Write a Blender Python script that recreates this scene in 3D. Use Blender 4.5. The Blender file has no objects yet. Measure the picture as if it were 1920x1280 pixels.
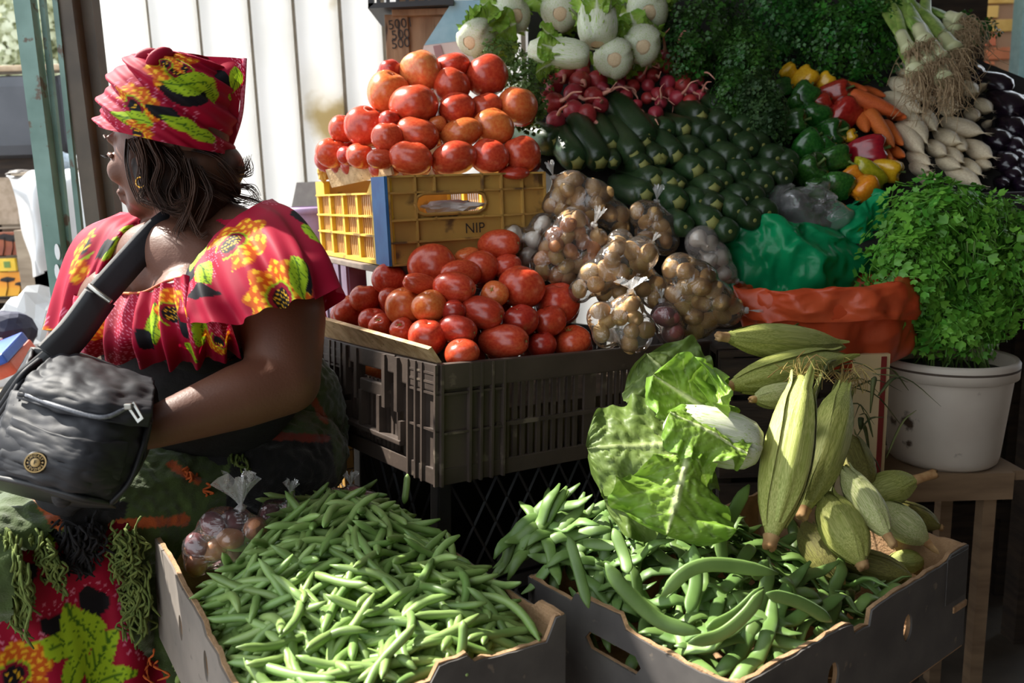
import bpy, bmesh, math, random
import numpy as np
from mathutils import Vector, Matrix, noise as mnoise

scene = bpy.context.scene
col = scene.collection
PI = math.pi

# ---------------------------------------------------------------- camera
F_PX, PITCH, ROLL, CAM_H = 1550.0, math.radians(10.5), 0.03, 1.25
CF = np.array([0, math.cos(PITCH), -math.sin(PITCH)])
_U0 = np.array([0, math.sin(PITCH), math.cos(PITCH)])
_R0 = np.array([1.0, 0, 0])
CR = math.cos(ROLL) * _R0 - math.sin(ROLL) * _U0
CU = math.cos(ROLL) * _U0 + math.sin(ROLL) * _R0
CO = np.array([0, 0, CAM_H])
cam_data = bpy.data.cameras.new('camera')
cam_data.sensor_width = 36.0
cam_data.lens = F_PX / 1920 * 36.0
cam_data.clip_start = 0.05
cam_data.dof.use_dof = True
cam_data.dof.focus_distance = 1.4
cam_data.dof.aperture_fstop = 5.0
cam = bpy.data.objects.new('camera', cam_data)
m = Matrix.Identity(4)
for i in range(3):
    m[i][0], m[i][1], m[i][2], m[i][3] = CR[i], CU[i], -CF[i], CO[i]
cam.matrix_world = m
col.objects.link(cam)
scene.camera = cam

# ---------------------------------------------------------------- light and exposure
w = bpy.data.worlds.new('sky')
scene.world = w
w.use_nodes = True
wn = w.node_tree.nodes
wn['Background'].inputs[0].default_value = (0.86, 0.93, 1.0, 1)
wn['Background'].inputs[1].default_value = 2.2
sd = bpy.data.lights.new('sun', 'SUN')
sd.energy = 13.0
sd.angle = math.radians(1.2)
sd.color = (1.0, 0.95, 0.86)
sun = bpy.data.objects.new('sun', sd)
SUN_DIR = Vector((-0.60, 0.30, 0.75)).normalized()      # towards the sun
sun.rotation_euler = SUN_DIR.to_track_quat('Z', 'Y').to_euler()
col.objects.link(sun)
scene.view_settings.view_transform = 'Standard'
scene.view_settings.look = 'None'
scene.view_settings.gamma = 1.0
scene.view_settings.use_curve_mapping = False
scene.view_settings.exposure = 0.0

# ---------------------------------------------------------------- helpers
def at(px, py, Y):
    """world point at depth Y on the ray through a pixel of the 1920x1280 photograph"""
    d = CF + (px - 960) / F_PX * CR + (640 - py) / F_PX * CU
    return CO + d * (Y / d[1])
def pxm(Y):                       # metres per pixel at depth Y
    return Y / F_PX
def V(a): return Vector((float(a[0]), float(a[1]), float(a[2])))

def tag(o, label=None, cat=None, group=None, kind=None):
    if label: o['label'] = label
    if cat: o['category'] = cat
    if group: o['group'] = group
    if kind: o['kind'] = kind
    return o
def me_from(name, verts, faces, smooth=True):
    me = bpy.data.meshes.new(name)
    me.from_pydata([tuple(map(float, v)) for v in verts], [], [tuple(map(int, f)) for f in faces])
    if smooth: me.polygons.foreach_set('use_smooth', [True] * len(me.polygons))
    me.update()
    return me
def link(name, me, mat=None, parent=None, mw=None):
    o = bpy.data.objects.new(name, me)
    if mat is not None and me is not None and len(me.materials) == 0: me.materials.append(mat)
    col.objects.link(o)
    if parent is not None: o.parent = parent
    if mw is not None:
        if isinstance(mw, Matrix): o.matrix_basis = mw
        else: o.location = V(mw)
    return o
def empty(name, loc=(0, 0, 0), mw=None):
    o = bpy.data.objects.new(name, None)
    o.empty_display_size = 0.05
    col.objects.link(o)
    if mw is not None: o.matrix_basis = mw
    else: o.location = V(loc)
    return o
class MB:
    def __init__(s): s.v = []; s.f = []
    def add(s, verts, faces):
        n = len(s.v)
        s.v.extend([tuple(map(float, q)) for q in verts]); s.f.extend([tuple(int(i) + n for i in f) for f in faces])
        return s
    def box(s, a, b, M=None):
        x0, y0, z0 = a; x1, y1, z1 = b
        vs = [(x0,y0,z0),(x1,y0,z0),(x1,y1,z0),(x0,y1,z0),(x0,y0,z1),(x1,y0,z1),(x1,y1,z1),(x0,y1,z1)]
        if M is not None: vs = [tuple(M @ Vector(q)) for q in vs]
        return s.add(vs, [(0,3,2,1),(4,5,6,7),(0,1,5,4),(1,2,6,5),(2,3,7,6),(3,0,4,7)])
    def me(s, name, smooth=False): return me_from(name, s.v, s.f, smooth)
def boxme(name, a, b, bev=0.0):
    mb = MB().box(a, b)
    me = mb.me(name)
    if bev > 0:
        bm = bmesh.new(); bm.from_mesh(me)
        bmesh.ops.bevel(bm, geom=list(bm.edges), offset=bev, segments=2, affect='EDGES', profile=0.6)
        bm.to_mesh(me); bm.free()
    return me
def basis(zdir, xhint=(1, 0, 0)):
    z = np.array(zdir, float); z /= np.linalg.norm(z)
    x = np.array(xhint, float); x = x - z * (x @ z)
    if np.linalg.norm(x) < 1e-6:
        x = np.array([0, 1.0, 0]); x = x - z * (x @ z)
    x /= np.linalg.norm(x)
    return np.stack([x, np.cross(z, x), z], 1)
def mat4(B, o, s=(1, 1, 1)):
    M = Matrix.Identity(4)
    for i in range(3):
        for j in range(3): M[i][j] = float(B[i][j] * s[j])
        M[i][3] = float(o[i])
    return M
def cr(pts, n):
    """Catmull-Rom through control points (any dimension)"""
    P = np.array(pts, float)
    P = np.vstack([2 * P[0] - P[1], P, 2 * P[-1] - P[-2]])
    k = len(P) - 3
    out = []
    for u in np.linspace(0, k, n):
        i = min(int(u), k - 1); t = u - i
        a, b, c, d = P[i:i + 4]
        out.append(0.5 * (2*b + (c-a)*t + (2*a-5*b+4*c-d)*t*t + (3*b-a-3*c+d)*t**3))
    return np.array(out)
def tube(path, rad, seg=8, flat=1.0, up=(0, 0, 1), cap=True):
    """tube along a path; flat squeezes the section along 'up'"""
    P = np.array(path, float); n = len(P)
    r = np.broadcast_to(np.array(rad, float), (n,))
    T = np.gradient(P, axis=0); T /= np.linalg.norm(T, axis=1)[:, None] + 1e-12
    u = np.array(up, float); vs = []
    for i in range(n):
        uu = u - T[i] * (u @ T[i])
        if np.linalg.norm(uu) < 1e-4: uu = np.array([1.0, 0.3, 0.1]) - T[i] * (np.array([1.0, 0.3, 0.1]) @ T[i])
        uu /= np.linalg.norm(uu); u = uu
        s = np.cross(T[i], uu)
        for k in range(seg):
            a = 2 * PI * k / seg
            vs.append(P[i] + r[i] * (math.cos(a) * s + flat * math.sin(a) * uu))
    fs = [(i*seg+k, i*seg+(k+1) % seg, (i+1)*seg+(k+1) % seg, (i+1)*seg+k) for i in range(n-1) for k in range(seg)]
    if cap: fs += [tuple(range(seg-1, -1, -1)), tuple((n-1)*seg + k for k in range(seg))]
    return vs, fs
def tubeme(name, path, rad, seg=8, flat=1.0, up=(0, 0, 1)):
    v, f = tube(path, rad, seg, flat, up)
    return me_from(name, v, f)
def lathe(prof, seg=24, mod=None):
    """prof: list of (r,z); mod(ang, i)->(rmul,dz)"""
    vs, fs = [], []
    n = len(prof)
    for i, (r, z) in enumerate(prof):
        for k in range(seg):
            a = 2 * PI * k / seg
            mu, dz = mod(a, i) if mod else (1, 0)
            vs.append((r*mu*math.cos(a), r*mu*math.sin(a), z + dz))
    for i in range(n-1):
        for k in range(seg):
            fs.append((i*seg+k, i*seg+(k+1) % seg, (i+1)*seg+(k+1) % seg, (i+1)*seg+k))
    return vs, fs
def grid_faces(nu, nv, wrap=False):
    fs = []
    for i in range(nu - 1):
        for j in range(nv if wrap else nv - 1):
            fs.append((i*nv+j, i*nv+(j+1) % nv, (i+1)*nv+(j+1) % nv, (i+1)*nv+j))
    return fs
def nz(p, s=1.0, o=0.0):
    return mnoise.noise(Vector((float(p[0])*s + o, float(p[1])*s + o*1.7, float(p[2])*s - o)))
_ICO = {}
def ball(sub=2):
    if sub not in _ICO:
        bm = bmesh.new(); bmesh.ops.create_icosphere(bm, subdivisions=sub, radius=1.0)
        bm.verts.ensure_lookup_table()
        _ICO[sub] = (np.array([v.co[:] for v in bm.verts]), [tuple(v.index for v in f.verts) for f in bm.faces]); bm.free()
    return _ICO[sub]
def organic(prims, voxel, smooth=6, sfac=0.5):
    """one continuous closed surface around many spheres/ellipsoids.
    prims: ('seg',p0,r0,p1,r1) tapered limb, ('ell',centre,B(3x3),radii)"""
    bv, bf = ball(3)
    mb_v, mb_f, n = [], [], 0
    def addb(c, A):
        nonlocal n
        vv = bv @ A.T + c
        mb_v.append(vv); mb_f.extend([(a+n, b+n, c_+n) for a, b, c_ in bf]); n += len(vv)
    for pr in prims:
        if pr[0] == 'seg':
            p0, r0, p1, r1 = np.array(pr[1], float), pr[2], np.array(pr[3], float), pr[4]
            L = np.linalg.norm(p1 - p0); k = max(2, int(L / (min(r0, r1) * 0.22)) + 1)
            for t in np.linspace(0, 1, k): addb(p0 + (p1 - p0) * t, np.eye(3) * (r0 + (r1 - r0) * t))
        else:
            addb(np.array(pr[1], float), np.array(pr[2]) @ np.diag(pr[3]))
    me = me_from('tmp', np.vstack(mb_v), mb_f)
    o = bpy.data.objects.new('tmp', me); col.objects.link(o)
    md = o.modifiers.new('r', 'REMESH'); md.mode = 'VOXEL'; md.voxel_size = voxel; md.use_smooth_shade = True
    if smooth:
        ms = o.modifiers.new('s', 'SMOOTH'); ms.iterations = smooth; ms.factor = sfac
    dg = bpy.context.evaluated_depsgraph_get()
    ev = o.evaluated_get(dg); em = ev.to_mesh()
    vv = np.empty(len(em.vertices) * 3); em.vertices.foreach_get('co', vv); vv = vv.reshape(-1, 3)
    ff = [tuple(p.vertices) for p in em.polygons]
    ev.to_mesh_clear(); bpy.data.objects.remove(o); bpy.data.meshes.remove(me)
    return vv, ff
def vnormals(v, f):
    me = me_from('tmpn', v, f)
    n = np.empty(len(v) * 3); me.vertices.foreach_get('normal', n)
    bpy.data.meshes.remove(me)
    return n.reshape(-1, 3)
def subset(v, f, keep):
    """keep faces whose vertices all satisfy the mask"""
    ff = [q for q in f if all(keep[i] for i in q)]
    used = sorted({i for q in ff for i in q}); mp = {a: b for b, a in enumerate(used)}
    return v[used], [tuple(mp[i] for i in q) for q in ff], used
def colour_attr(me, cols):
    ca = me.color_attributes.new('print', 'FLOAT_COLOR', 'POINT')
    a = np.ones((len(cols), 4)); a[:, :3] = cols
    ca.data.foreach_set('color', a.ravel())

# ---------------------------------------------------------------- materials
def srgb(r, g, b):
    f = lambda c: c / 12.92 if c <= 0.04045 else ((c + 0.055) / 1.055) ** 2.4
    return (f(r / 255), f(g / 255), f(b / 255), 1)
_M = {}
def mat(name, c1, c2=None, scale=30, rough=0.5, spec=0.5, bump=0.0, bscale=None, rnd=0.0, c3=None, metal=0.0,
        sss=0.0, trans=0.0, stretch=None, coat=0.0, speck=None, detail=4.0, lo=0.35, hi=0.65, sheen=0.0):
    """two-tone noise material; rnd shifts brightness per object, speck=(colour,scale,threshold)"""
    if name in _M: return _M[name]
    M = bpy.data.materials.new(name); M.use_nodes = True
    nt = M.node_tree; N = nt.nodes; L = nt.links
    bs = N['Principled BSDF']
    bs.inputs['Roughness'].default_value = rough
    bs.inputs['Specular IOR Level'].default_value = spec
    bs.inputs['Metallic'].default_value = metal
    bs.inputs['Coat Weight'].default_value = coat
    bs.inputs['Coat Roughness'].default_value = 0.15
    bs.inputs['Sheen Weight'].default_value = sheen
    if sss: bs.inputs['Subsurface Weight'].default_value = sss; bs.inputs['Subsurface Radius'].default_value = (0.012, 0.006, 0.003); bs.inputs['Subsurface Scale'].default_value = 0.5
    tc = N.new('ShaderNodeTexCoord'); mp = N.new('ShaderNodeMapping')
    L.new(tc.outputs['Object'], mp.inputs[0])
    if stretch: mp.inputs['Scale'].default_value = stretch
    oi = N.new('ShaderNodeObjectInfo')
    vm = N.new('ShaderNodeVectorMath'); vm.operation = 'ADD'
    L.new(mp.outputs[0], vm.inputs[0])
    cmb = N.new('ShaderNodeCombineXYZ'); ml = N.new('ShaderNodeMath'); ml.operation = 'MULTIPLY'; ml.inputs[1].default_value = 17.0
    L.new(oi.outputs['Random'], ml.inputs[0]); L.new(ml.outputs[0], cmb.inputs[0]); L.new(ml.outputs[0], cmb.inputs[1])
    L.new(cmb.outputs[0], vm.inputs[1])
    nzn = N.new('ShaderNodeTexNoise'); nzn.inputs['Scale'].default_value = scale; nzn.inputs['Detail'].default_value = detail
    L.new(vm.outputs[0], nzn.inputs['Vector'])
    rp = N.new('ShaderNodeValToRGB'); cr_ = rp.color_ramp
    cr_.elements[0].position = lo; cr_.elements[1].position = hi
    cr_.elements[0].color = c1; cr_.elements[1].color = c2 or c1
    if c3: e = cr_.elements.new((lo + hi) / 2); e.color = c3
    L.new(nzn.outputs[0], rp.inputs[0])
    out = rp.outputs[0]
    if speck:
        n2 = N.new('ShaderNodeTexNoise'); n2.inputs['Scale'].default_value = speck[1]; n2.inputs['Detail'].default_value = 5
        L.new(vm.outputs[0], n2.inputs['Vector'])
        r2 = N.new('ShaderNodeValToRGB'); r2.color_ramp.elements[0].position = speck[2]; r2.color_ramp.elements[1].position = min(1, speck[2] + 0.06)
        L.new(n2.outputs[0], r2.inputs[0])
        mx = N.new('ShaderNodeMix'); mx.data_type = 'RGBA'
        L.new(r2.outputs[0], mx.inputs[0]); L.new(out, mx.inputs[6]); mx.inputs[7].default_value = speck[0]
        out = mx.outputs[2]
    if rnd:
        hs = N.new('ShaderNodeHueSaturation')
        mr = N.new('ShaderNodeMapRange'); mr.inputs[3].default_value = 1 - rnd; mr.inputs[4].default_value = 1 + rnd
        L.new(oi.outputs['Random'], mr.inputs[0]); L.new(mr.outputs[0], hs.inputs['Value'])
        mh = N.new('ShaderNodeMapRange'); mh.inputs[3].default_value = 0.5 - rnd * 0.04; mh.inputs[4].default_value = 0.5 + rnd * 0.06
        fr = N.new('ShaderNodeMath'); fr.operation = 'FRACT'; m7 = N.new('ShaderNodeMath'); m7.operation = 'MULTIPLY'; m7.inputs[1].default_value = 7.3
        L.new(oi.outputs['Random'], m7.inputs[0]); L.new(m7.outputs[0], fr.inputs[0]); L.new(fr.outputs[0], mh.inputs[0]); L.new(mh.outputs[0], hs.inputs['Hue'])
        L.new(out, hs.inputs['Color']); out = hs.outputs[0]
    L.new(out, bs.inputs['Base Color'])
    if bump:
        b = N.new('ShaderNodeBump'); b.inputs['Strength'].default_value = bump; b.inputs['Distance'].default_value = 0.004
        n3 = N.new('ShaderNodeTexNoise'); n3.inputs['Scale'].default_value = bscale or scale * 4; n3.inputs['Detail'].default_value = 4
        L.new(vm.outputs[0], n3.inputs['Vector']); L.new(n3.outputs[0], b.inputs['Height']); L.new(b.outputs[0], bs.inputs['Normal'])
    if trans:
        tr = N.new('ShaderNodeBsdfTranslucent'); L.new(out, tr.inputs[0])
        ms = N.new('ShaderNodeMixShader'); ms.inputs[0].default_value = trans
        L.new(bs.outputs[0], ms.inputs[1]); L.new(tr.outputs[0], ms.inputs[2])
        L.new(ms.outputs[0], N['Material Output'].inputs[0])
    _M[name] = M
    return M
def film_mat(name, tint=(0.95, 0.95, 0.95, 1), clear=0.75, rough=0.12, body=0.15, bump=0.6, bscale=60, bodycol=None, stretch=None):
    """thin plastic film: see-through, with glossy wrinkles and a little milky body"""
    if name in _M: return _M[name]
    M = bpy.data.materials.new(name); M.use_nodes = True
    nt = M.node_tree; N = nt.nodes; L = nt.links
    N.remove(N['Principled BSDF'])
    tp = N.new('ShaderNodeBsdfTransparent'); tp.inputs[0].default_value = tint
    gl = N.new('ShaderNodeBsdfGlossy'); gl.inputs['Roughness'].default_value = rough; gl.inputs[0].default_value = (1, 1, 1, 1)
    df = N.new('ShaderNodeBsdfDiffuse'); df.inputs[0].default_value = bodycol or (0.8, 0.8, 0.8, 1)
    tl = N.new('ShaderNodeBsdfTranslucent'); tl.inputs[0].default_value = bodycol or (0.8, 0.8, 0.8, 1)
    tc = N.new('ShaderNodeTexCoord'); n = N.new('ShaderNodeTexNoise'); n.inputs['Scale'].default_value = bscale; n.inputs['Detail'].default_value = 3; n.inputs['Distortion'].default_value = 1.2
    mp = N.new('ShaderNodeMapping'); L.new(tc.outputs['Object'], mp.inputs[0])
    if stretch: mp.inputs['Scale'].default_value = stretch
    L.new(mp.outputs[0], n.inputs['Vector'])
    b = N.new('ShaderNodeBump'); b.inputs['Strength'].default_value = bump; b.inputs['Distance'].default_value = 0.006
    L.new(n.outputs[0], b.inputs['Height']); L.new(b.outputs[0], gl.inputs['Normal'])
    fr = N.new('ShaderNodeFresnel'); fr.inputs[0].default_value = 1.45; L.new(b.outputs[0], fr.inputs['Normal'])
    m0 = N.new('ShaderNodeMixShader'); m0.inputs[0].default_value = 0.5; L.new(df.outputs[0], m0.inputs[1]); L.new(tl.outputs[0], m0.inputs[2])
    m1 = N.new('ShaderNodeMixShader'); m1.inputs[0].default_value = body; L.new(tp.outputs[0], m1.inputs[1]); L.new(m0.outputs[0], m1.inputs[2])
    m2 = N.new('ShaderNodeMixShader')
    ad = N.new('ShaderNodeMath'); ad.operation = 'MULTIPLY_ADD'; ad.inputs[1].default_value = 1.3; ad.inputs[2].default_value = 0.02; ad.use_clamp = True
    L.new(fr.outputs[0], ad.inputs[0]); L.new(ad.outputs[0], m2.inputs[0])
    L.new(m1.outputs[0], m2.inputs[1]); L.new(gl.outputs[0], m2.inputs[2])
    L.new(m2.outputs[0], N['Material Output'].inputs[0])
    _M[name] = M
    return M
def attr_mat(name, rough=0.75, bump=0.25, trans=0.0, bscale=900, sheen=0.2):
    """cloth that takes its printed colours from the mesh's colour layer"""
    if name in _M: return _M[name]
    M = bpy.data.materials.new(name); M.use_nodes = True
    nt = M.node_tree; N = nt.nodes; L = nt.links; bs = N['Principled BSDF']
    at_ = N.new('ShaderNodeAttribute'); at_.attribute_name = 'print'
    L.new(at_.outputs[0], bs.inputs['Base Color'])
    bs.inputs['Roughness'].default_value = rough; bs.inputs['Specular IOR Level'].default_value = 0.25; bs.inputs['Sheen Weight'].default_value = sheen
    n = N.new('ShaderNodeTexNoise'); n.inputs['Scale'].default_value = bscale; tc = N.new('ShaderNodeTexCoord'); L.new(tc.outputs['Object'], n.inputs['Vector'])
    b = N.new('ShaderNodeBump'); b.inputs['Strength'].default_value = bump; b.inputs['Distance'].default_value = 0.001
    L.new(n.outputs[0], b.inputs['Height']); L.new(b.outputs[0], bs.inputs['Normal'])
    if trans:
        tr = N.new('ShaderNodeBsdfTranslucent'); L.new(at_.outputs[0], tr.inputs[0])
        ms = N.new('ShaderNodeMixShader'); ms.inputs[0].default_value = trans
        L.new(bs.outputs[0], ms.inputs[1]); L.new(tr.outputs[0], ms.inputs[2]); L.new(ms.outputs[0], N['Material Output'].inputs[0])
    _M[name] = M
    return M
ORD = ['first', 'second', 'third', 'fourth', 'fifth', 'sixth', 'seventh', 'eighth', 'ninth', 'tenth', 'eleventh', 'twelfth', 'thirteenth', 'fourteenth', 'fifteenth', 'sixteenth', 'seventeenth', 'eighteenth', 'nineteenth', 'twentieth', 'twenty-first', 'twenty-second', 'twenty-third', 'twenty-fourth']
def row_names(pts, nrows, top='top'):
    """(row, place) words for each pixel point: rows from the top, places from the left"""
    idx = sorted(range(len(pts)), key=lambda i: pts[i][1])
    per = math.ceil(len(pts) / nrows); out = [None] * len(pts)
    for r in range(nrows):
        row = sorted(idx[r*per:(r+1)*per], key=lambda i: pts[i][0])
        for k, i in enumerate(row): out[i] = (ORD[k], 'top' if r == 0 else 'bottom' if r == nrows-1 else ORD[r])
    return out
def text_me(name, s, size, extrude=0.0):
    c = bpy.data.curves.new(name, 'FONT'); c.body = s; c.size = size; c.extrude = extrude; c.align_x = 'CENTER'; c.align_y = 'CENTER'
    o = bpy.data.objects.new(name, c); col.objects.link(o)
    dg = bpy.context.evaluated_depsgraph_get()
    me = bpy.data.meshes.new_from_object(o.evaluated_get(dg))
    bpy.data.objects.remove(o); bpy.data.curves.remove(c)
    return me
random.seed(7)
rng = np.random.default_rng(7)
# ================================================================ the setting
M_plank = mat('white_wall_sheet', srgb(240, 239, 236), srgb(248, 247, 245), scale=3, rough=0.7, trans=0.62, speck=(srgb(196, 180, 140), 2.2, 0.66))
M_gap = mat('wall_seam', srgb(120, 112, 98), srgb(140, 132, 118), scale=20, rough=0.9)
M_floor = mat('floor_concrete', srgb(70, 62, 54), srgb(96, 86, 74), scale=5, rough=0.85, bump=0.4)
M_dark = mat('dark_timber', srgb(42, 33, 26), srgb(66, 52, 40), scale=8, rough=0.8, bump=0.4, stretch=(1, 1, 6))
M_roof = mat('roof_sheet', srgb(110, 106, 100), srgb(128, 122, 114), scale=4, rough=0.7)
M_teal = mat('green_paint', srgb(84, 116, 106), srgb(112, 144, 134), scale=9, rough=0.45, speck=(srgb(86, 70, 52), 26, 0.60))
M_brownsteel = mat('brown_steel', srgb(70, 62, 52), srgb(90, 80, 66), scale=9, rough=0.6)

tag(link('floor', boxme('floor', (-6, -3, -0.05), (6, 9, 0)), M_floor), kind='structure', label='dark worn concrete market floor')
# unseen roof shaped to shade the stall, its gap added to light the beans
tag(link('ceiling_added', MB().box((-1.1, 1.05, 2.9), (5.0, 3.3, 2.96)).box((-1.1, -2.6, 2.9), (5.0, 0.15, 2.96)).box((0.15, 0.15, 2.9), (5.0, 1.05, 2.96)).me('ceiling_added'), M_roof), kind='structure', label='unseen sheet metal roof shaped to shade the stall, gap added to light beans')
tag(link('wall_right_added', boxme('wall_right_added', (4.6, -2.6, 0), (4.7, 3.3, 2.9)), M_dark), kind='structure', label='unseen dark side wall added to keep sky light out')  # unseen wall added to enclose the stall against the sky
tag(link('wall_front_added', boxme('wall_front_added', (-0.35, -1.4, 0), (4.6, -1.3, 2.9)), M_dark), kind='structure', label='unseen dark wall added behind the viewer to cut ambient light')  # unseen wall added to darken the ambient, left corner kept open
# back wall of white sheets, seams between
WY = 3.0
wall = empty('wall_back', (0, WY, 0)); tag(wall, 'white painted board wall with grey seams behind the woman', kind='structure')
seams = [at(x, 100, WY)[0] for x in (204, 285, 379, 474, 556, 642, 722)]
edges = [at(190, 100, WY)[0]] + seams[1:] + [seams[-1] + 0.16 * k for k in range(1, 7)]
for a, b in zip(edges[:-1], edges[1:]):
    mb = MB(); g = 0.0085
    mb.box((a + g, -0.012, 0), (b - g, 0.012, 2.9))
    link('wall_board', mb.me('wall_board'), M_plank, wall)
for x in edges[1:-1]:
    link('seam_strip', MB().box((x - 0.011, 0.013, 0), (x + 0.011, 0.03, 2.9)).me('seam_strip'), M_gap, wall)
# the hall goes on to the right behind the produce
bw = link('wall_hall', boxme('wall_hall', (edges[-1] + 0.02, WY + 0.05, 0), (1.70, WY + 0.15, 2.9)), M_dark); tag(bw, 'dark timber wall behind the heaps of herbs', kind='structure')

# brick pillar far right, yellow painted above, red below
M_by = mat('yellow_brick', srgb(196, 152, 70), srgb(214, 172, 92), scale=12, rough=0.8, rnd=0.12)
M_br = mat('red_brick', srgb(178, 92, 58), srgb(196, 110, 74), scale=12, rough=0.8, rnd=0.12)
M_mortar = mat('mortar', srgb(150, 112, 84), rough=0.9)
BY = 5.0
bx0, bx1 = at(1838, 60, BY)[0], at(1906, 60, BY)[0]
pil = empty('wall_brick', (bx0, BY, 0)); tag(pil, 'brick pillar, yellow painted above and red below', kind='structure')
link('mortar', boxme('mortar', (-0.45, 0.012, 0), (bx1 - bx0, 0.3, 2.9)), M_mortar, pil)
bm_full = boxme('brick', (0, 0, 0), (0.205, 0.05, 0.066), 0.004)
bm_y = bm_full.copy(); bm_full.materials.append(M_br); bm_y.materials.append(M_by)
zsplit = at(1870, 80, BY)[2]
row = 0; z = 0.9
while z < 2.85:
    off = 0.0 if row % 2 else -0.107
    for k in range(-2, 2):
        x = off + k * 0.215
        if x + 0.205 > bx1 - bx0 + 0.01: continue
        link('brick', bm_y if z > zsplit else bm_full, None, pil, (x, 0, z))
    if off + 2*0.215 - 0.215 < bx1 - bx0: pass
    z += 0.077; row += 1
tp = link('trim_1', boxme('trim_1', (at(1906, 60, 4.9)[0], 4.85, 0), (at(1906, 60, 4.9)[0] + 0.09, 4.95, 2.9), 0.004), mat('teal_post', srgb(88, 116, 116), srgb(100, 128, 126), rough=0.5)); tag(tp, 'blue green post beside the brick pillar', kind='structure')

# gate of steel bars at the left
gate = empty('steel_gate', (at(120, 400, 2.0)[0], 2.0, 0)); tag(gate, 'green steel gate bars open at the market entrance', 'gate')
def bar(name, x_top, x_bot, ybot, wpx, Y, dep, m):
    p0 = at(x_top, 0, Y); p1 = at(x_bot, ybot, Y)
    d = (p0 - p1) / (p0[2] - p1[2])
    top = p1 + d * (2.75 - p1[2]); bot = p1 + d * (0.0 - p1[2])
    hw = wpx * pxm(Y) / 2
    vs = []
    for c in (bot, top):
        vs += [c + np.array(q) for q in ((-hw, -dep/2, 0), (hw, -dep/2, 0), (hw, dep/2, 0), (-hw, dep/2, 0))]
    vs = [v - np.array(gate.location) for v in vs]
    return link(name, me_from(name, vs, [(0,3,2,1),(4,5,6,7),(0,1,5,4),(1,2,6,5),(2,3,7,6),(3,0,4,7)], False), m, gate)
b0 = bar('gate_stile', 47, 122, 600, 30, 1.98, 0.03, M_teal)
bar('gate_bar', 80, 140, 560, 9, 2.0, 0.012, M_teal)
bar('gate_bar', 105, 160, 520, 9, 2.0, 0.012, M_teal)
bar('gate_stile', 128, 183, 430, 27, 2.02, 0.04, M_brownsteel)
bar('gate_stile', 165, 212, 420, 27, 2.06, 0.04, M_brownsteel)
M_slot = mat('slot_light', srgb(225, 228, 230), rough=0.6)  # pale discs stand for the light seen through the stile's slots
for py in (472, 510):
    c = at(108, py, 1.962) - np.array(gate.location)
    link('slot_light_disc', me_from('slot_light_disc', *lathe([(0.001, 0), (1, 0), (1, 0.002), (0.001, 0.002)], 16), False), M_slot, b0, mat4(np.stack([[1,0,0],[0,0,1],[0,-1,0]],1), c, (0.006, 0.019, 1)))
# ================================================================ crates and cardboard boxes
def frame(o, B, s=1.0):
    o = CO + (np.array(o) - CO) * s
    return mat4(np.array(B), o)
FR_BEAN = frame([-0.263, 0.747, 0.722], [[0.837, -0.547, 0.028], [0.546, 0.837, 0.03], [-0.04, -0.01, 0.999]], 1.05)
FR_CORN = frame([0.254, 0.871, 0.673], [[0.792, -0.611, 0.006], [0.61, 0.791, 0.033], [-0.025, -0.023, 0.999]], 1.02)
FR_BROWN = frame([-0.1, 1.109, 1.016], [[0.804, -0.593, 0.044], [0.59, 0.805, 0.065], [-0.074, -0.027, 0.997]], 1.25)
FR_YELLOW = frame([-0.238, 1.656, 1.281], [[0.883, -0.469, -0.006], [0.469, 0.883, 0.0], [0.006, -0.003, 1.0]], 1.0)

M_card_out = mat('printed_cardboard', srgb(74, 70, 68), srgb(92, 88, 84), scale=14, rough=0.75, speck=(srgb(120, 108, 96), 40, 0.66))
M_card_lit = mat('lit_side_cardboard', srgb(118, 110, 102), srgb(136, 126, 116), scale=12, rough=0.8, speck=(srgb(92, 84, 78), 30, 0.62))  # lighter grey carries the daylight on the bean box's side wall
M_card_in = mat('raw_cardboard', srgb(150, 116, 82), srgb(176, 140, 104), scale=40, rough=0.9, bump=0.5, bscale=220)
def sheet(name, outline, holes=(), thick=0.004):
    """flat cut-out in the local XZ plane, thick along Y"""
    cu = bpy.data.curves.new(name, 'CURVE'); cu.dimensions = '2D'; cu.fill_mode = 'BOTH'; cu.extrude = thick / 2
    for ring in [outline, *holes]:
        sp = cu.splines.new('POLY'); sp.points.add(len(ring) - 1); sp.use_cyclic_u = True
        for p, q in zip(sp.points, ring): p.co = (q[0], q[1], 0, 1)
    o = bpy.data.objects.new(name, cu); col.objects.link(o)
    me = bpy.data.meshes.new_from_object(o.evaluated_get(bpy.context.evaluated_depsgraph_get()))
    bpy.data.objects.remove(o); bpy.data.curves.remove(cu)
    me.transform(Matrix(((1, 0, 0, 0), (0, 0, -1, 0), (0, 1, 0, 0), (0, 0, 0, 1))))
    return me
def oval(cx, cz, rx, rz, n=18): return [(cx + rx*math.cos(2*PI*k/n), cz + rz*math.sin(2*PI*k/n)) for k in range(n)]
def ragged(pts, amp, seed, step=0.012):
    """densify a top edge and tear it a little"""
    r = random.Random(seed); out = []
    for (a, b) in zip(pts[:-1], pts[1:]):
        L = math.hypot(b[0]-a[0], b[1]-a[1]); n = max(1, int(L / step))
        for k in range(n):
            t = k / n; out.append((a[0]+(b[0]-a[0])*t, a[1]+(b[1]-a[1])*t + r.uniform(-amp, amp)))
    return out + [pts[-1]]
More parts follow.
